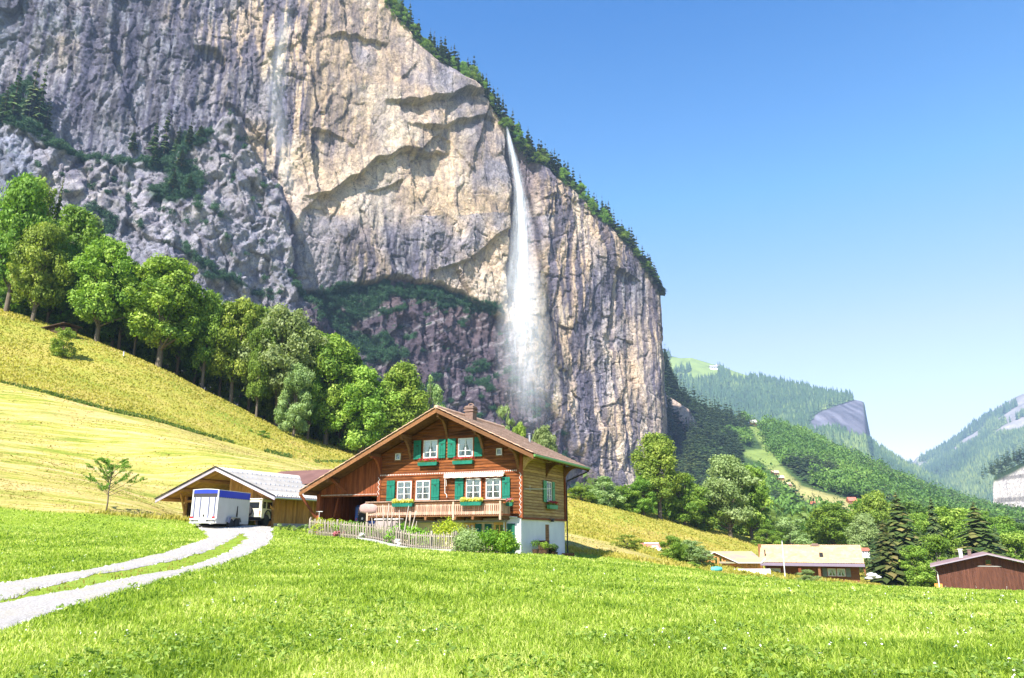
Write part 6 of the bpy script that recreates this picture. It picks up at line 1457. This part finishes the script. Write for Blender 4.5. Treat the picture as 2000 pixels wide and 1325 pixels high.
for s in (-1, 1): m = MB(); m.bbox(s * .70 - .10, s * .70 + .10, -.19, -.155, .66, .76, .01); m.build('tail_light', M_red, TR)
m = MB(); m.bbox(-.22, .22, -.175, -.16, .46, .56, .004); m.build('number_plate', M_wpaint, TR)
m = MB(); m.beam((TW + .03, 2.30, .55), (TW + .03, 2.42, 1.45), .035, .035); m.beam((TW + .03, 2.48, .55), (TW + .03, 2.42, 1.45), .025, .025); m.build('gas_strut', M_black, TR)
m = MB(); m.beam((-.4, TL, .42), (0, TL + .9, .45), .08, .08); m.beam((.4, TL, .42), (0, TL + .9, .45), .08, .08); m.build('drawbar', M_metal, TR)
m = MB(); m.lathe([(.04, 0), (.05, .06), (.02, .12)], (0, -.07, 1.02 - .25), 'z', 8); m.build('ramp_handle', M_black, TR)

# ================================================================== GARDEN
def fence(A, Bp, n, h, name, label, group=None):
    A = np.array(A, float); Bp = np.array(Bp, float); dx, dy = Bp[0] - A[0], Bp[1] - A[1]; Ln = math.hypot(dx, dy); a = math.atan2(dy, dx)
    z0 = float(gh(A[0], A[1])); o = empty(name, (A[0], A[1], z0), a, label, 'fence', group)
    def lz(t): return float(gh(A[0] + dx * t, A[1] + dy * t)) - z0
    pk = None
    for i in range(n):
        t = (i + .5) / n; hh = h * rnd.uniform(.92, 1.05)
        if pk is None or i < 4:
            m = MB(); m.add([(-.026, -.014, 0), (.026, -.014, 0), (.026, .014, 0), (-.026, .014, 0), (-.024, -.013, .93), (.024, -.013, .93), (.024, .013, .93), (-.024, .013, .93), (0, 0, 1.0)], [(0, 3, 2, 1), (0, 1, 5, 4), (1, 2, 6, 5), (2, 3, 7, 6), (3, 0, 4, 7), (4, 5, 8), (5, 6, 8), (6, 7, 8), (7, 4, 8)])
            pk = m.build('picket', M_grey, o)
        else: pk = pk.copy(); COL.objects.link(pk)
        pk.location = (t * Ln, -.03, lz(t) - .02); pk.scale = (1, 1, hh); pk.rotation_euler = (rnd.uniform(-.03, .03), rnd.uniform(-.05, .05), rnd.uniform(-.2, .2))
    for zz_ in (.22, .78):
        m = MB(); K = 8
        for k in range(K): m.beam((Ln * k / K, .02, lz(k / K) + h * zz_), (Ln * (k + 1) / K, .02, lz((k + 1) / K) + h * zz_), .045, .065)
        m.build('rail', M_grey, o)
    for k in range(int(Ln / 2.6) + 2):
        t = min(1, k * 2.6 / Ln); m = MB(); m.bbox(t * Ln - .05, t * Ln + .05, .04, .13, lz(t) - .2, lz(t) + h * 1.04, .015); m.build('post', M_grey, o)
    return o
FA = at(603, 1042, 46.3); FB = at(888, 1079, 38.6)
fence(FA, FB, 84, .98, 'picket_fence', 'long weathered picket fence along the front of the chalet garden')
q = loc2w(HO, -.9, -1.0); fence(FB, q, 34, .95, 'picket_fence', 'short picket fence run turning back to the chalet behind the shrubs')
m = MB(); K = 12
for k in range(5, K): 
    a_ = FA + (FB - FA) * k / K; b_ = FA + (FB - FA) * (k + 1) / K; m.beam((a_[0] - .1, a_[1] - .22, gh(a_[0], a_[1] - .2) + .03), (b_[0] - .1, b_[1] - .22, gh(b_[0], b_[1] - .2) + .03), .16, .20)
tag(m.build('garden_kerb', M_conc), 'low stone kerb under the right part of the picket fence', 'kerb')
def plant(name, label, cat, px, base, top, wpx, Y, n, size, mat, seed, puffs=8, group=None, flat=.8):
    p = at(px, base, Y); z = float(gh(p[0], p[1])); h = at(px, top, Y)[2] - z; w = wpx / F * Y; h = max(h, .2)
    o = empty(name, (p[0], p[1], z - .02), 0, label, cat, group); r = np.random.default_rng(seed)
    cen = np.stack([r.uniform(-.36, .36, puffs) * w, r.uniform(-.3, .3, puffs) * min(w, 1.4), (.25 + .5 * r.random(puffs)) * h], 1); rad = np.full(puffs, min(w * .3, h * .42)) * r.uniform(.7, 1.15, puffs)
    leaf_obj('foliage', cen, rad, n, size, mat, o, seed, 1.0 if h > w else flat)
    m = MB()
    for k in range(min(puffs, 6)): m.tube([(cen[k][0] * .2, cen[k][1] * .2, 0), tuple(cen[k])], [.015, .006], 5)
    m.build('stems', M_bark, o); return o
plant('yellow_shrub', 'round golden green clipped shrub inside the fence', 'shrub', 876, 1066, 1015, 60, 40.5, 3200, .050, M_yel, 1, 12)
plant('mint_shrub', 'pale green rounded shrub right of the golden one', 'shrub', 915, 1070, 1026, 58, 40.2, 3200, .040, M_lfp, 2, 12)
plant('climber', 'tall leafy perennials tangled over the fence corner', 'shrub', 918, 1080, 1040, 60, 38.2, 3600, .05, M_lfp, 3, 14)
plant('climber', 'large bushy green shrub in front of the basement shutters', 'shrub', 958, 1084, 1036, 86, 38.6, 5200, .055, M_fol, 4, 18)
plant('climber', 'right end of the shrubbery beside the dark green basement door', 'shrub', 995, 1082, 1052, 40, 39.6, 1900, .05, M_fol, 5, 8)
plant('garden_bed', 'dense low bed of bright plants inside the left of the fence', 'plant', 640, 1048, 1013, 60, 46.2, 3000, .05, M_yel, 6, 14)
plant('garden_bed', 'leafy vegetable bed behind the left middle of the fence', 'plant', 685, 1052, 1015, 60, 45, 3000, .055, M_fol, 7, 14)
plant('garden_bed', 'dark leafy bed behind the middle of the fence', 'plant', 730, 1060, 1030, 60, 43.4, 2600, .055, M_fol, 8, 12)
plant('garden_bed', 'rhubarb like bright leaves under the driftwood trellis', 'plant', 792, 1064, 1026, 66, 42, 2600, .07, M_fol, 9, 12)
plant('garden_bed', 'bright bed between the trellis and the golden shrub', 'plant', 838, 1070, 1034, 50, 41, 2200, .055, M_fol, 10, 10)
plant('rose_bush', 'bush with crimson blooms just inside the fence', 'flowers', 674, 1052, 1030, 14, 44.6, 160, .06, M_petr, 11, 5)
plant('rose_bush', 'second red bloom cluster low at the fence', 'flowers', 657, 1052, 1036, 12, 44.4, 120, .06, M_petp, 12, 4)
plant('white_flowers', 'clump of white flowers spilling through the fence', 'flowers', 777, 1068, 1048, 14, 41.2, 160, .05, M_white, 13, 5)
plant('white_flowers', 'pale flower clump at the foot of the pickets on the left', 'flowers', 702, 1052, 1040, 22, 43, 130, .045, M_white, 14, 5)
# driftwood trellis poles
def sticks(px, base, Y, specs, label, name='driftwood_trellis'):
    p = at(px, base, Y); z = float(gh(p[0], p[1])); o = empty(name, (p[0], p[1], z), 0, label, 'trellis'); k_ = F / Y
    for (dx0, dx1, y1, r_) in specs:
        m = MB(); h = at(px, y1, Y)[2] - z; a = (dx0 / k_, rnd.uniform(-.2, .2), 0); b = (dx1 / k_, rnd.uniform(-.2, .2), h); mid = ((a[0] + b[0]) / 2 + rnd.uniform(-.08, .08), 0, h * .5)
        m.tube([a, mid, b], [r_, r_ * .8, r_ * .5], 7); m.build('pole', M_grey, o, True)
    return o
sticks(790, 1055, 41.6, [(-2, 5, 988, .05), (-2, -13, 996, .045), (4, 20, 998, .045), (8, 12, 1000, .04), (-14, -20, 1012, .035), (12, 22, 1018, .03)], 'bleached driftwood poles crossing in a fan in the garden')
sticks(748, 1052, 42.8, [(0, -4, 986, .06), (6, 9, 984, .05), (3, 16, 1000, .04), (-6, -14, 1004, .035), (-14, -22, 1012, .04), (10, 22, 1018, .03)], 'upright bleached branches standing beside a stone planter')
p = at(758, 1052, 43.4); o = empty('stone_planter', (p[0], p[1], gh(p[0], p[1])), -TH, 'pinkish grey stone slab planter below the balcony end', 'planter'); m = MB(); m.bbox(-.75, .75, -.25, .25, -.1, 1.25, .05); m.build('slab', surf('pink_stone', (.34, .27, .26), (.48, .40, .38), 3, 6, .9, .4, .02), o); m = MB(); m.bbox(-.82, .82, -.3, .3, 1.25, 1.36, .03); m.build('capstone', M_conc, o)
# bench and pots at the side wall
q = loc2w(HO, .55, 2.4); o = empty('garden_bench', (q[0], q[1], gh(q[0], q[1])), -TH + PI / 2, 'dark wooden bench against the white side wall', 'bench')
m = MB(); m.bbox(-.85, .85, -.25, .2, .42, .47, .01); m.build('seat', M_inner, o); m = MB(); m.bbox(-.85, .85, .16, .2, .55, .88, .01); m.build('backrest', M_inner, o)
for s in (-.78, .78): m = MB(); m.bbox(s - .04, s + .04, -.22, .2, -.1, .62, .01); m.build('leg', M_inner, o)
def pot(x, y, label, mat, seed, h=.5):
    q = loc2w(HO, x, y); o = empty('potted_plant', (q[0], q[1], gh(q[0], q[1])), 0, label, 'plant'); m = MB(); m.lathe([(.13, 0), (.19, .28), (.20, .30), (.16, .30)], (0, 0, 0), 'z', 14); m.build('pot', M_inner, o)
    leaf_obj('foliage', [(0, 0, h), (.1, .05, h + .12), (-.1, 0, h + .08)], [.22, .16, .18], 300, .04, mat, o, seed)
pot(.55, .7, 'leafy potted plant at the corner left of the bench', M_lfd, 1, .55); pot(.9, 1.2, 'second dark potted plant by the bench end', M_fol, 2, .5); pot(.75, 2.7, 'dark leafy pot standing before the middle of the bench', M_lfd, 3, .5); pot(.6, 3.5, 'dark potted plant beside the basement doorway', M_lfd, 4, .45)
q = loc2w(HO, .6, 5.8); o = empty('log_pile', (q[0], q[1], gh(q[0], q[1])), -TH + PI / 2, 'low stack of dark logs at the far end of the side wall', 'logs')
for k in range(11): m = MB(); m.lathe([(.075, -.2), (.075, .2)], (-.7 + (k % 6) * .26 + (k // 6) * .13, 0, .07 + (k // 6) * .14), 'y', 8); m.build('log', M_beam, o)
# weeds by the barn plinth
for k, px in enumerate((548, 562, 575, 588, 598)): plant('weed_clump', 'tall dry weeds beside the concrete foot of the barn wall', 'weeds', px, 1036, 1018 + (k * 7) % 9, 12, 49 - k * .4, 110, .05, M_lfd if k % 2 else M_lfp, 20 + k, 4, 'weeds along the barn plinth')

# ================================================================== HOUSES ON THE RIGHT
def gable(o, w, dpt, hw, hr, over, roof, wall, rth=.14, fo=.6, tile=True, wallname='wall', axis='x'):
    """ridge along local x when axis is x: eaves face -y and +y. w along ridge, dpt across"""
    m = MB()
    if axis == 'x': m.prism([(-dpt / 2, -2.5), (dpt / 2, -2.5), (dpt / 2, hw), (0, hr), (-dpt / 2, hw)], -w / 2, w / 2, 'x')
    else: m.prism([(-w / 2, -2.5), (w / 2, -2.5), (w / 2, hw), (0, hr), (-w / 2, hw)], -dpt / 2, dpt / 2, 'y')
    m.build(wallname, wall, o)
p = at(1586, 1128, 80); LH = empty('long_house', (p[0], p[1], -6.0), -.38, 'long brown house with sunlit pale tiled roof behind the meadow edge', 'house'); k_ = 80 / F * .935
zr_ = at(1586, 1066, 83)[2] + 6; ze_ = at(1586, 1102, 79)[2] + 6; xa, xb = (1489 - 1586) * k_, (1683 - 1586) * k_
m = MB(); m.box(xa + .5, xb - .5, 0, 7, -1, ze_ + .15); m.build('wall', M_beam, LH)
def slope_x(parent, name, xa, xb, y0, z0, y1, z1, mat, course=.34, thick=.1):
    """roof slope whose ridge runs along x"""
    o_ = tiled(name, parent, y0, z0, y1, z1, xa, xb, mat, course, thick)
    me = o_.data; co_ = np.empty(len(me.vertices) * 3, np.float32); me.vertices.foreach_get('co', co_); co_ = co_.reshape(-1, 3)[:, [1, 0, 2]].ravel().copy(); me.vertices.foreach_set('co', co_); me.update(); return o_
slope_x(LH, 'front_roof_slope', xa, xb, -1.1, ze_, 3.5, zr_, M_tilep); slope_x(LH, 'back_roof_slope', xa, xb, 8.1, ze_, 3.5, zr_, M_tilep)
m = MB(); m.prism([(-1.05, ze_ - .02), (3.5, zr_), (8.05, ze_ - .02), (8.05, ze_ - .14), (3.5, zr_ - .14), (-1.05, ze_ - .14)], xa + .02, xb - .02, 'x'); m.build('roof_underside', M_beam, LH)
m = MB(); m.bbox(xa - .02, xb + .02, -1.22, -1.02, ze_ - .22, ze_ + .08, .02); m.build('gutter_board', plain('purple_grey_metal', (.20, .16, .22), .5), LH)
m = MB(); m.prism([(xb - .2, ze_ - .2), (xb + .05, ze_ - .2), (xb + .05, ze_ - 1.3)], -1.0, -.9, 'y'); m.build('verge_strut', M_beam, LH)
zt = lambda y: at(1600, y, 80)[2] + 6
w_ = MB(); x0_, x1_ = (1616 - 1586) * k_, (1648 - 1586) * k_
for a, b in ((x0_, (x0_ + x1_) / 2 - .03), ((x0_ + x1_) / 2 + .03, x1_)): window(LH, a, b, zt(1125), zt(1110), 0, 2, 1, curtain='tied')
shutter(LH, x0_ - .5, x0_ - .05, zt(1126), zt(1109), 0, surf('grey_green', (.12, .16, .13), (.16, .21, .17), 3, 4, .6), heart=False); shutter(LH, x1_ + .05, x1_ + .5, zt(1126), zt(1109), 0, surf('grey_green', (.12, .16, .13), (.16, .21, .17), 3, 4, .6), heart=False)
window(LH, (1505 - 1586) * k_, (1528 - 1586) * k_, zt(1128), zt(1111), 0, 2, 1, curtain='full')
m = MB(); m.bbox((1565 - 1586) * k_ - .15, (1565 - 1586) * k_ + .15, -1.0, -.7, -1, ze_ - .2, .02); m.build('post', M_vert, LH); m = MB(); m.bbox((1601 - 1586) * k_ - .12, (1601 - 1586) * k_ + .12, -1.0, -.8, -1, ze_ - .2, .02); m.build('post', M_beam, LH)
for x_, y_, s_k in ((1597, 3.3, .32), ): m = MB(); xx = (x_ - 1586) * k_; m.bbox(xx - s_k, xx + s_k, y_ - .3, y_ + .3, zr_ - .3, zr_ + .22, .02); m.bbox(xx - s_k * 1.5, xx + s_k * 1.5, y_ - .4, y_ + .4, zr_ - .02, zr_ + .04, .01); m.build('chimney', M_brick, LH)
m = MB(); xx = (1607 - 1586) * k_; m.box(xx - .18, xx + .18, .2, .6, ze_ + .55, ze_ + 1.1); m.build('roof_hatch', M_black, LH)
m = MB(); m.tube([((1500 - 1586) * k_, .4, ze_ + .6), ((1500 - 1586) * k_, .4, ze_ + 1.35)], .06, 8); m.build('vent_pipe', M_black, LH)
m = MB(); xx = (1487 - 1586) * k_; m.bbox(xx - .16, xx + .16, 2.6, 3.0, 0, zr_ + .15, .02); m.build('side_chimney', M_beam, LH)
p = at(1534, 1133, 76); o = empty('flagpole', (p[0], p[1], gh(p[0], p[1])), 0, 'slim white flagpole in front of the long tiled house', 'flagpole'); hP = at(1534, 1058, 76)[2] - float(gh(p[0], p[1])); m = MB(); m.tube([(0, 0, 0), (0, 0, hP)], [.055, .04], 10); m.build('pole', M_wpaint, o); m = MB(); m.lathe([(.02, 0), (.06, .05), (.02, .1)], (0, 0, hP), 'z', 10); m.build('finial', M_metal, o)
# orange house with weathered roof and a cross gable
p = at(1432, 1118, 78); OH = empty('orange_house', (p[0], p[1], -5.2), 0, 'small orange timber house with mossy grey roof and glazed gable', 'house'); k_ = 78 / F; zo = lambda y, Y=78: at(1432, y, Y)[2] + 5.2; X_ = lambda x: (x - 1432) * k_
M_ow = wood('orange_boards', (.62, .26, .06), (.74, .35, .09), (.40, .15, .04), 'x', stain=.2); M_moss = surf('mossy_roof', (.24, .19, .20), (.34, .33, .14), .9, 6, .9, .4, .03, None, .2)
m = MB(); m.box(X_(1378), X_(1484), 0, 5, -1, zo(1099)); m.prism([(X_(1378), zo(1099)), (X_(1437), zo(1099)), (X_(1437), zo(1098)), (X_(1397), zo(1080)), (X_(1378), zo(1090))], -.3, 5, 'y'); m.build('wall', M_ow, OH)
m = MB(); 
def slab(m, a, b, y0, y1, t=.12): m.add([(a[0], y0, a[1]), (b[0], y0, b[1]), (b[0], y1, b[1]), (a[0], y1, a[1]), (a[0], y0, a[1] + t), (b[0], y0, b[1] + t), (b[0], y1, b[1] + t), (a[0], y1, a[1] + t)], [(0, 3, 2, 1), (4, 5, 6, 7), (0, 1, 5, 4), (1, 2, 6, 5), (2, 3, 7, 6), (3, 0, 4, 7)])
slab(m, (X_(1374), zo(1090)), (X_(1396), zo(1079)), -.6, 5); slab(m, (X_(1396), zo(1079)), (X_(1438), zo(1099)), -.6, 5)
m.add([(X_(1405), -.55, zo(1098)), (X_(1489), -.55, zo(1098)), (X_(1489), 3.4, zo(1077, 81)), (X_(1397), 3.4, zo(1077, 81)), (X_(1405), -.55, zo(1098) - .12), (X_(1489), -.55, zo(1098) - .12), (X_(1489), 3.4, zo(1077, 81) - .12), (X_(1397), 3.4, zo(1077, 81) - .12)], [(0, 1, 2, 3), (4, 7, 6, 5), (0, 4, 5, 1), (1, 5, 6, 2), (2, 6, 7, 3), (3, 7, 4, 0)]); m.build('roof', M_moss, OH)
m = MB(); slab(m, (X_(1373), zo(1090.5)), (X_(1396), zo(1079.3)), -.66, -.60, .08); slab(m, (X_(1396), zo(1079.3)), (X_(1438), zo(1099.4)), -.66, -.60, .08); m.box(X_(1438), X_(1482), -.62, -.56, zo(1100), zo(1098.4)); m.beam((X_(1482), -.6, zo(1099.5)), (X_(1490), -.6, zo(1091)), .05, .1); m.build('fascia', M_wpaint, OH)
for a, b, t in ((1397, 1403, 1087), (1405, 1411, 1087), (1416.5, 1423, 1094), (1385, 1391, 1094)): window(OH, X_(a), X_(b), zo(1103), zo(t), -.3 if a < 1437 else 0, 1, 1, frame=M_beamo, curtain=None, casing=M_beamo)
m = MB(); vplanks(m, X_(1440), X_(1480), lambda x: zo(1109), lambda x: zo(1101), -.03, .12); m.build('balcony_boards', M_beamo, OH)
m = MB(); m.box(X_(1420), X_(1492), -1.6, -1.4, -1, zo(1110)); tag(m.build('garden_wall', M_white_pl, None, loc=(p[0], p[1], -5.2)), 'white garden wall below the orange house', 'wall')
p2 = at(1366, 1112, 76); o = empty('porch_hut', (p2[0], p2[1], -5.0), 0, 'little orange gabled porch left of the orange house under the bush', 'hut'); m = MB(); hz = at(1366, 1094, 76)[2] + 5.0; m.prism([(-.55, -1), (.55, -1), (.55, hz - .5), (0, hz), (-.55, hz - .5)], 0, 1.6, 'y'); m.build('wall', M_ow, o); m = MB(); slab(m, (-.8, hz - .55), (0, hz + .05), -.3, 1.8, .06); slab(m, (.8, hz - .55), (0, hz + .05), -.3, 1.8, .06); m.build('roof', M_moss, o)
p2 = at(1400, 1114, 70); o = empty('tarpaulin', (p2[0], p2[1], gh(p2[0], p2[1])), .3, 'turquoise tarpaulin bundle lying before the orange house', 'tarpaulin'); m = MB(); m.lathe([(.02, -.6), (.20, -.5), (.24, 0), (.2, .45), (.02, .6)], (0, 0, at(1400, 1112, 70)[2] - float(gh(p2[0], p2[1]))), 'x', 10); m.build('sheet', plain('turquoise', (.10, .45, .42), .6), o, True)
# red roofed shed on the slope
p = at(1272, 1086, 78); zg = float(gh(p[0], p[1])); RS = empty('red_shed', (p[0], p[1], zg), 0, 'low shed with patched red roof  half hidden by small trees', 'shed'); k_ = 78 / F; zs_ = lambda y: at(1272, y, 78)[2] - zg
m = MB(); m.box(-20 * k_, 22 * k_, 0, 2.6, -.8, zs_(1083)); m.build('wall', M_beam, RS)
m = MB(); m.add([(-20 * k_, -.35, zs_(1083)), (22 * k_, -.35, zs_(1083)), (25 * k_, 2.6, zs_(1061)), (-12 * k_, 2.6, zs_(1061)), (-20 * k_, -.35, zs_(1083) - .08), (22 * k_, -.35, zs_(1083) - .08), (25 * k_, 2.6, zs_(1061) - .08), (-12 * k_, 2.6, zs_(1061) - .08)], [(0, 1, 2, 3), (4, 7, 6, 5), (0, 4, 5, 1), (1, 5, 6, 2), (2, 6, 7, 3), (3, 7, 4, 0)]); rf = m.build('roof', surf('worn_red_sheet', (.46, .15, .12), (.62, .26, .20), 1.2, 5, .8, .2, .01), RS)
m = MB(); 
def onroof(u0, u1, v0, v1): return [(x_ * k_ + v * 3 * k_, -.35 + 2.95 * v, zs_(1083) + (zs_(1061) - zs_(1083)) * v + .03) for x_, v in ((u0, v0), (u1, v0), (u1, v1), (u0, v1))]
m.add(onroof(4, 17, .45, .7), [(0, 1, 2, 3)]); m.add(onroof(13, 22, .08, .5), [(0, 1, 2, 3)]); m.add(onroof(-17, -3, .02, .16), [(0, 1, 2, 3)]); m.add(onroof(-8, 22, .93, .99), [(0, 1, 2, 3)]); m.build('pale_patches', M_wpaint, rf)
# brown barn at the right
p = at(1938, 1150, 80); BB = empty('brown_barn', (p[0], p[1], -6.6), -.5, 'dark red brown boarded barn with low gable at the right edge', 'barn'); k_ = 80 / F; zb = lambda y: at(1938, y, 80)[2] + 6.6; X_ = lambda x: (x - 1938) * k_
zap, zev = zb(1083), zb(1110); ww = (1938 - 1845) * k_ * .95; sl2 = (zap - zev) / ((1938 - 1839) * k_)
M_bb = wood('barn_boards', (.085, .033, .021), (.125, .050, .031), (.045, .018, .013), 'z', stain=.5)
m = MB(); vplanks(m, -ww, ww + 1, lambda x: -1.5, lambda x: zap - sl2 * abs(x) - .1, 0, .18); m.prism([(-ww, -1.5), (ww + 1, -1.5), (ww + 1, zap - sl2 * (ww + 1) - .12), (0, zap - .12), (-ww, zap - sl2 * ww - .12)], .02, 7, 'y'); m.build('wall', M_bb, BB)
m = MB(); e = ww + .45; slab(m, (-e, zap - sl2 * e), (0, zap), -.9, 7.5, .14); slab(m, (e + 1, zap - sl2 * (e + 1)), (0, zap), -.9, 7.5, .14); m.build('roof', surf('barn_roof', (.17, .11, .115), (.23, .155, .16), 1, 5, .8, .3, .02), BB)
m = MB(); slab(m, (-e, zap - sl2 * e - .02), (0, zap - .02), -.96, -.90, .12); slab(m, (e + 1, zap - sl2 * (e + 1) - .02), (0, zap - .02), -.96, -.90, .12); m.build('verge_board', plain('pale_lilac_trim', (.28, .24, .29), .5), BB)
m = MB(); m.bbox(X_(1922), X_(1954), -.06, -.03, zb(1152), zb(1107), .01); d0 = m.build('barn_door', M_bb, BB); m = MB(); m.bbox(X_(1920), X_(1958), -.10, -.06, zb(1107), zb(1105.6), .01); m.build('door_rail', M_conc, d0)
m = MB(); m.bbox(X_(1933), X_(1943), -.07, -.02, zb(1104.5), zb(1093), .01); wf_ = m.build('window', M_beam, BB); m = MB(); m.box(X_(1934), X_(1942), -.08, -.075, zb(1102), zb(1094)); m.build('glass_pane', M_dark, wf_)
m = MB(); m.tube([(-e + .1, -.5, zap - sl2 * e - .05), (-e + .1, -.2, zap - sl2 * e - .1), (-ww + .15, -.1, zap - sl2 * e - .5), (-ww + .15, -.1, -1)], .05, 8); m.build('downpipe', M_wpaint, BB)
for xc, mt, y_ in ((1897, M_white_pl, 1075), (1912, M_brick, 1076)): m = MB(); xx = X_(xc); m.bbox(xx - .17, xx + .17, 3.0, 3.35, zap - 1.2, zb(y_) + .05, .02); m.bbox(xx - .26, xx + .26, 2.95, 3.45, zb(y_) + .0, zb(y_) + .06, .01); m.build('chimney', mt, BB)
m = MB(); m.bbox(X_(1845) - .02, X_(1858), -.035, -.005, -1.5, zb(1143), .005); m.build('orange_board', M_ow, BB)
# pale boulders by the path
for k, (px, py, s) in enumerate(((1703, 1122, .5), (1711, 1125, .4), (1698, 1127, .35))):
    p = at(px, py, 88); m = MB(); m.lathe([(.05, 0), (.6, .1), (.75, .45), (.5, .8), (.05, .95)], (0, 0, 0), 'z', 9); m.v = [(q[0] * s * 1.8 * rnd.uniform(.8, 1.2), q[1] * s * 1.5, q[2] * s * rnd.uniform(.85, 1.1)) for q in m.v]
    tag(m.build('boulder', M_white_pl, None, loc=(p[0], p[1], p[2] - .3)), ['largest pale boulder beside the lane right of the long house', 'middle sized pale boulder, right of the largest', 'smallest pale boulder, left below the largest'][k], 'rock')
# far chalets
def far_house(name, label, px, py, Y, wpx, hpx, roof, wall=M_beam, turn=0.0, lift=0.0, z=None):
    p = at(px, py, Y); k_ = Y / F; w = wpx * k_; h = hpx * k_; o = empty(name, (p[0], p[1], p[2] + lift), turn, label, 'house'); dpt = w * .7
    m = MB(); m.prism([(-dpt / 2, -h), (dpt / 2, -h), (dpt / 2, h * .5), (0, h * .92), (-dpt / 2, h * .5)], -w / 2, w / 2, 'x'); m.build('wall', wall, o)
    m = MB(); t = h * .05
    for s in (-1, 1): m.add([(-w * .56, s * dpt * .62, h * .42), (w * .56, s * dpt * .62, h * .42), (w * .56, 0, h), (-w * .56, 0, h), (-w * .56, s * dpt * .62, h * .42 - t), (w * .56, s * dpt * .62, h * .42 - t), (w * .56, 0, h - t), (-w * .56, 0, h - t)], [(0, 1, 2, 3), (4, 7, 6, 5), (0, 4, 5, 1), (1, 5, 6, 2), (2, 6, 7, 3), (3, 7, 4, 0)])
    m.build('roof', roof, o)
    m = MB()
    for f_ in (-.25, .05, .3): m.box(w * f_ - w * .05, w * f_ + w * .05, -dpt / 2 - .03, -dpt / 2 + .03, 0, h * .25)
    m.build('windows', M_dark, o); return o
def on_hill(P, qx, qy, px, py):
    k = np.unravel_index(np.argmin((qx - px) ** 2 + (qy - py) ** 2), qx.shape); return P[k][1]
for nm_, lb, px, py, w, h, rf_ in (('chalet', 'tiny red roofed chalet at the foot of the hillside meadow', 1664, 984, 15, 12, M_tiler), ('hut', 'small hut beside trees at the upper end of the hillside meadow', 1471, 830, 12, 10, M_conc), ('hut', 'little brown hut  halfway down the hillside meadow', 1514, 928, 12, 9, M_tile), ('hut', 'small grey roofed hut below the  halfway hut on the meadow', 1524, 937, 12, 8, M_conc), ('hut', 'low hut at the bend of the hillside meadow', 1540, 950, 10, 7, M_tile), ('hut', 'tiny hut at the lower edge of the meadow in the trees', 1588, 988, 11, 8, M_tiler), ('hut', 'hut roof just under the red chalet at the meadow foot', 1674, 1008, 14, 7, M_tile)):
    far_house(nm_, lb, px, py, on_hill(*H1, px, py), w, h, rf_)
for lb, px, py, w, h, wl_ in (('pale alpine farm high on the green alp', 1394, 720, 16, 6, M_white_pl), ('second farm building higher on the green alp, with grey roof', 1402, 717, 8, 5, M_beam), ('long alpine hut low on the green alp', 1378, 740, 12, 5, M_beam)):
    far_house('alpine_hut', lb, px, py, on_hill(*H2, px, py), w, h, M_conc, wl_)
far_house('village_house', 'white walled house with red roof right of the long tiled roof', 1688, 1080, 128, 16, 9, M_tiler, M_white_pl)
far_house('village_house', 'small red roof between the trees above the white walled house', 1676, 1050, 165, 16, 12, M_tiler, M_white_pl)
p = hit(98, 652); o = empty('log_shelter', (p[0], p[1] + 1, p[2]), -.35, 'log shelter in shade-dark wood under the trees behind the round bush', 'hut'); m = MB(); m.bbox(-2, 1.9, 0, 2.2, -1, 1.3, .03); m.build('wall', M_inner, o); m = MB(); slab(m, (-2.4, 1.2), (2.3, 1.6), -.5, 2.6, .12); m.build('roof', M_inner, o)  # tree shade put into its near-black wood
for k, (px, py) in enumerate(((241, 697), (499, 812), (559, 838))):
    p = hit(px, py); o = empty('marker_post', tuple(p), 0, ['white marker post at the crest below the big domed maple', 'white marker post on the crest below the pale tree', 'last white marker post near the right end of the crest'][k], 'post'); m = MB(); m.bbox(-.07, .07, -.07, .07, -.2, .62, .01); m.build('post', M_wpaint, o); m = MB(); m.bbox(-.085, .085, -.085, .085, .62, .80, .01); m.build('cap', M_red if False else M_conc, o)

# ================================================================== AIR
def haze():
    m = bpy.data.materials.new('haze'); m.use_nodes = True; n = m.node_tree; n.nodes.remove(n.nodes['Principled BSDF'])
    v = n.nodes.new('ShaderNodeVolumePrincipled'); v.inputs['Color'].default_value = (.44, .63, 1.0, 1); v.inputs['Density'].default_value = HAZE; v.inputs['Anisotropy'].default_value = 0.0
    n.links.new(v.outputs[0], n.nodes['Material Output'].inputs['Volume'])
    b = MB(); b.box(-5800, 5800, -3300, 6800, -300, 980); o = b.build('haze', m); o.data.materials[0] = m; tag(o, 'blue air between the meadow and the far mountains', 'haze', kind='stuff'); return o
HAZE = 1.2e-4
haze()
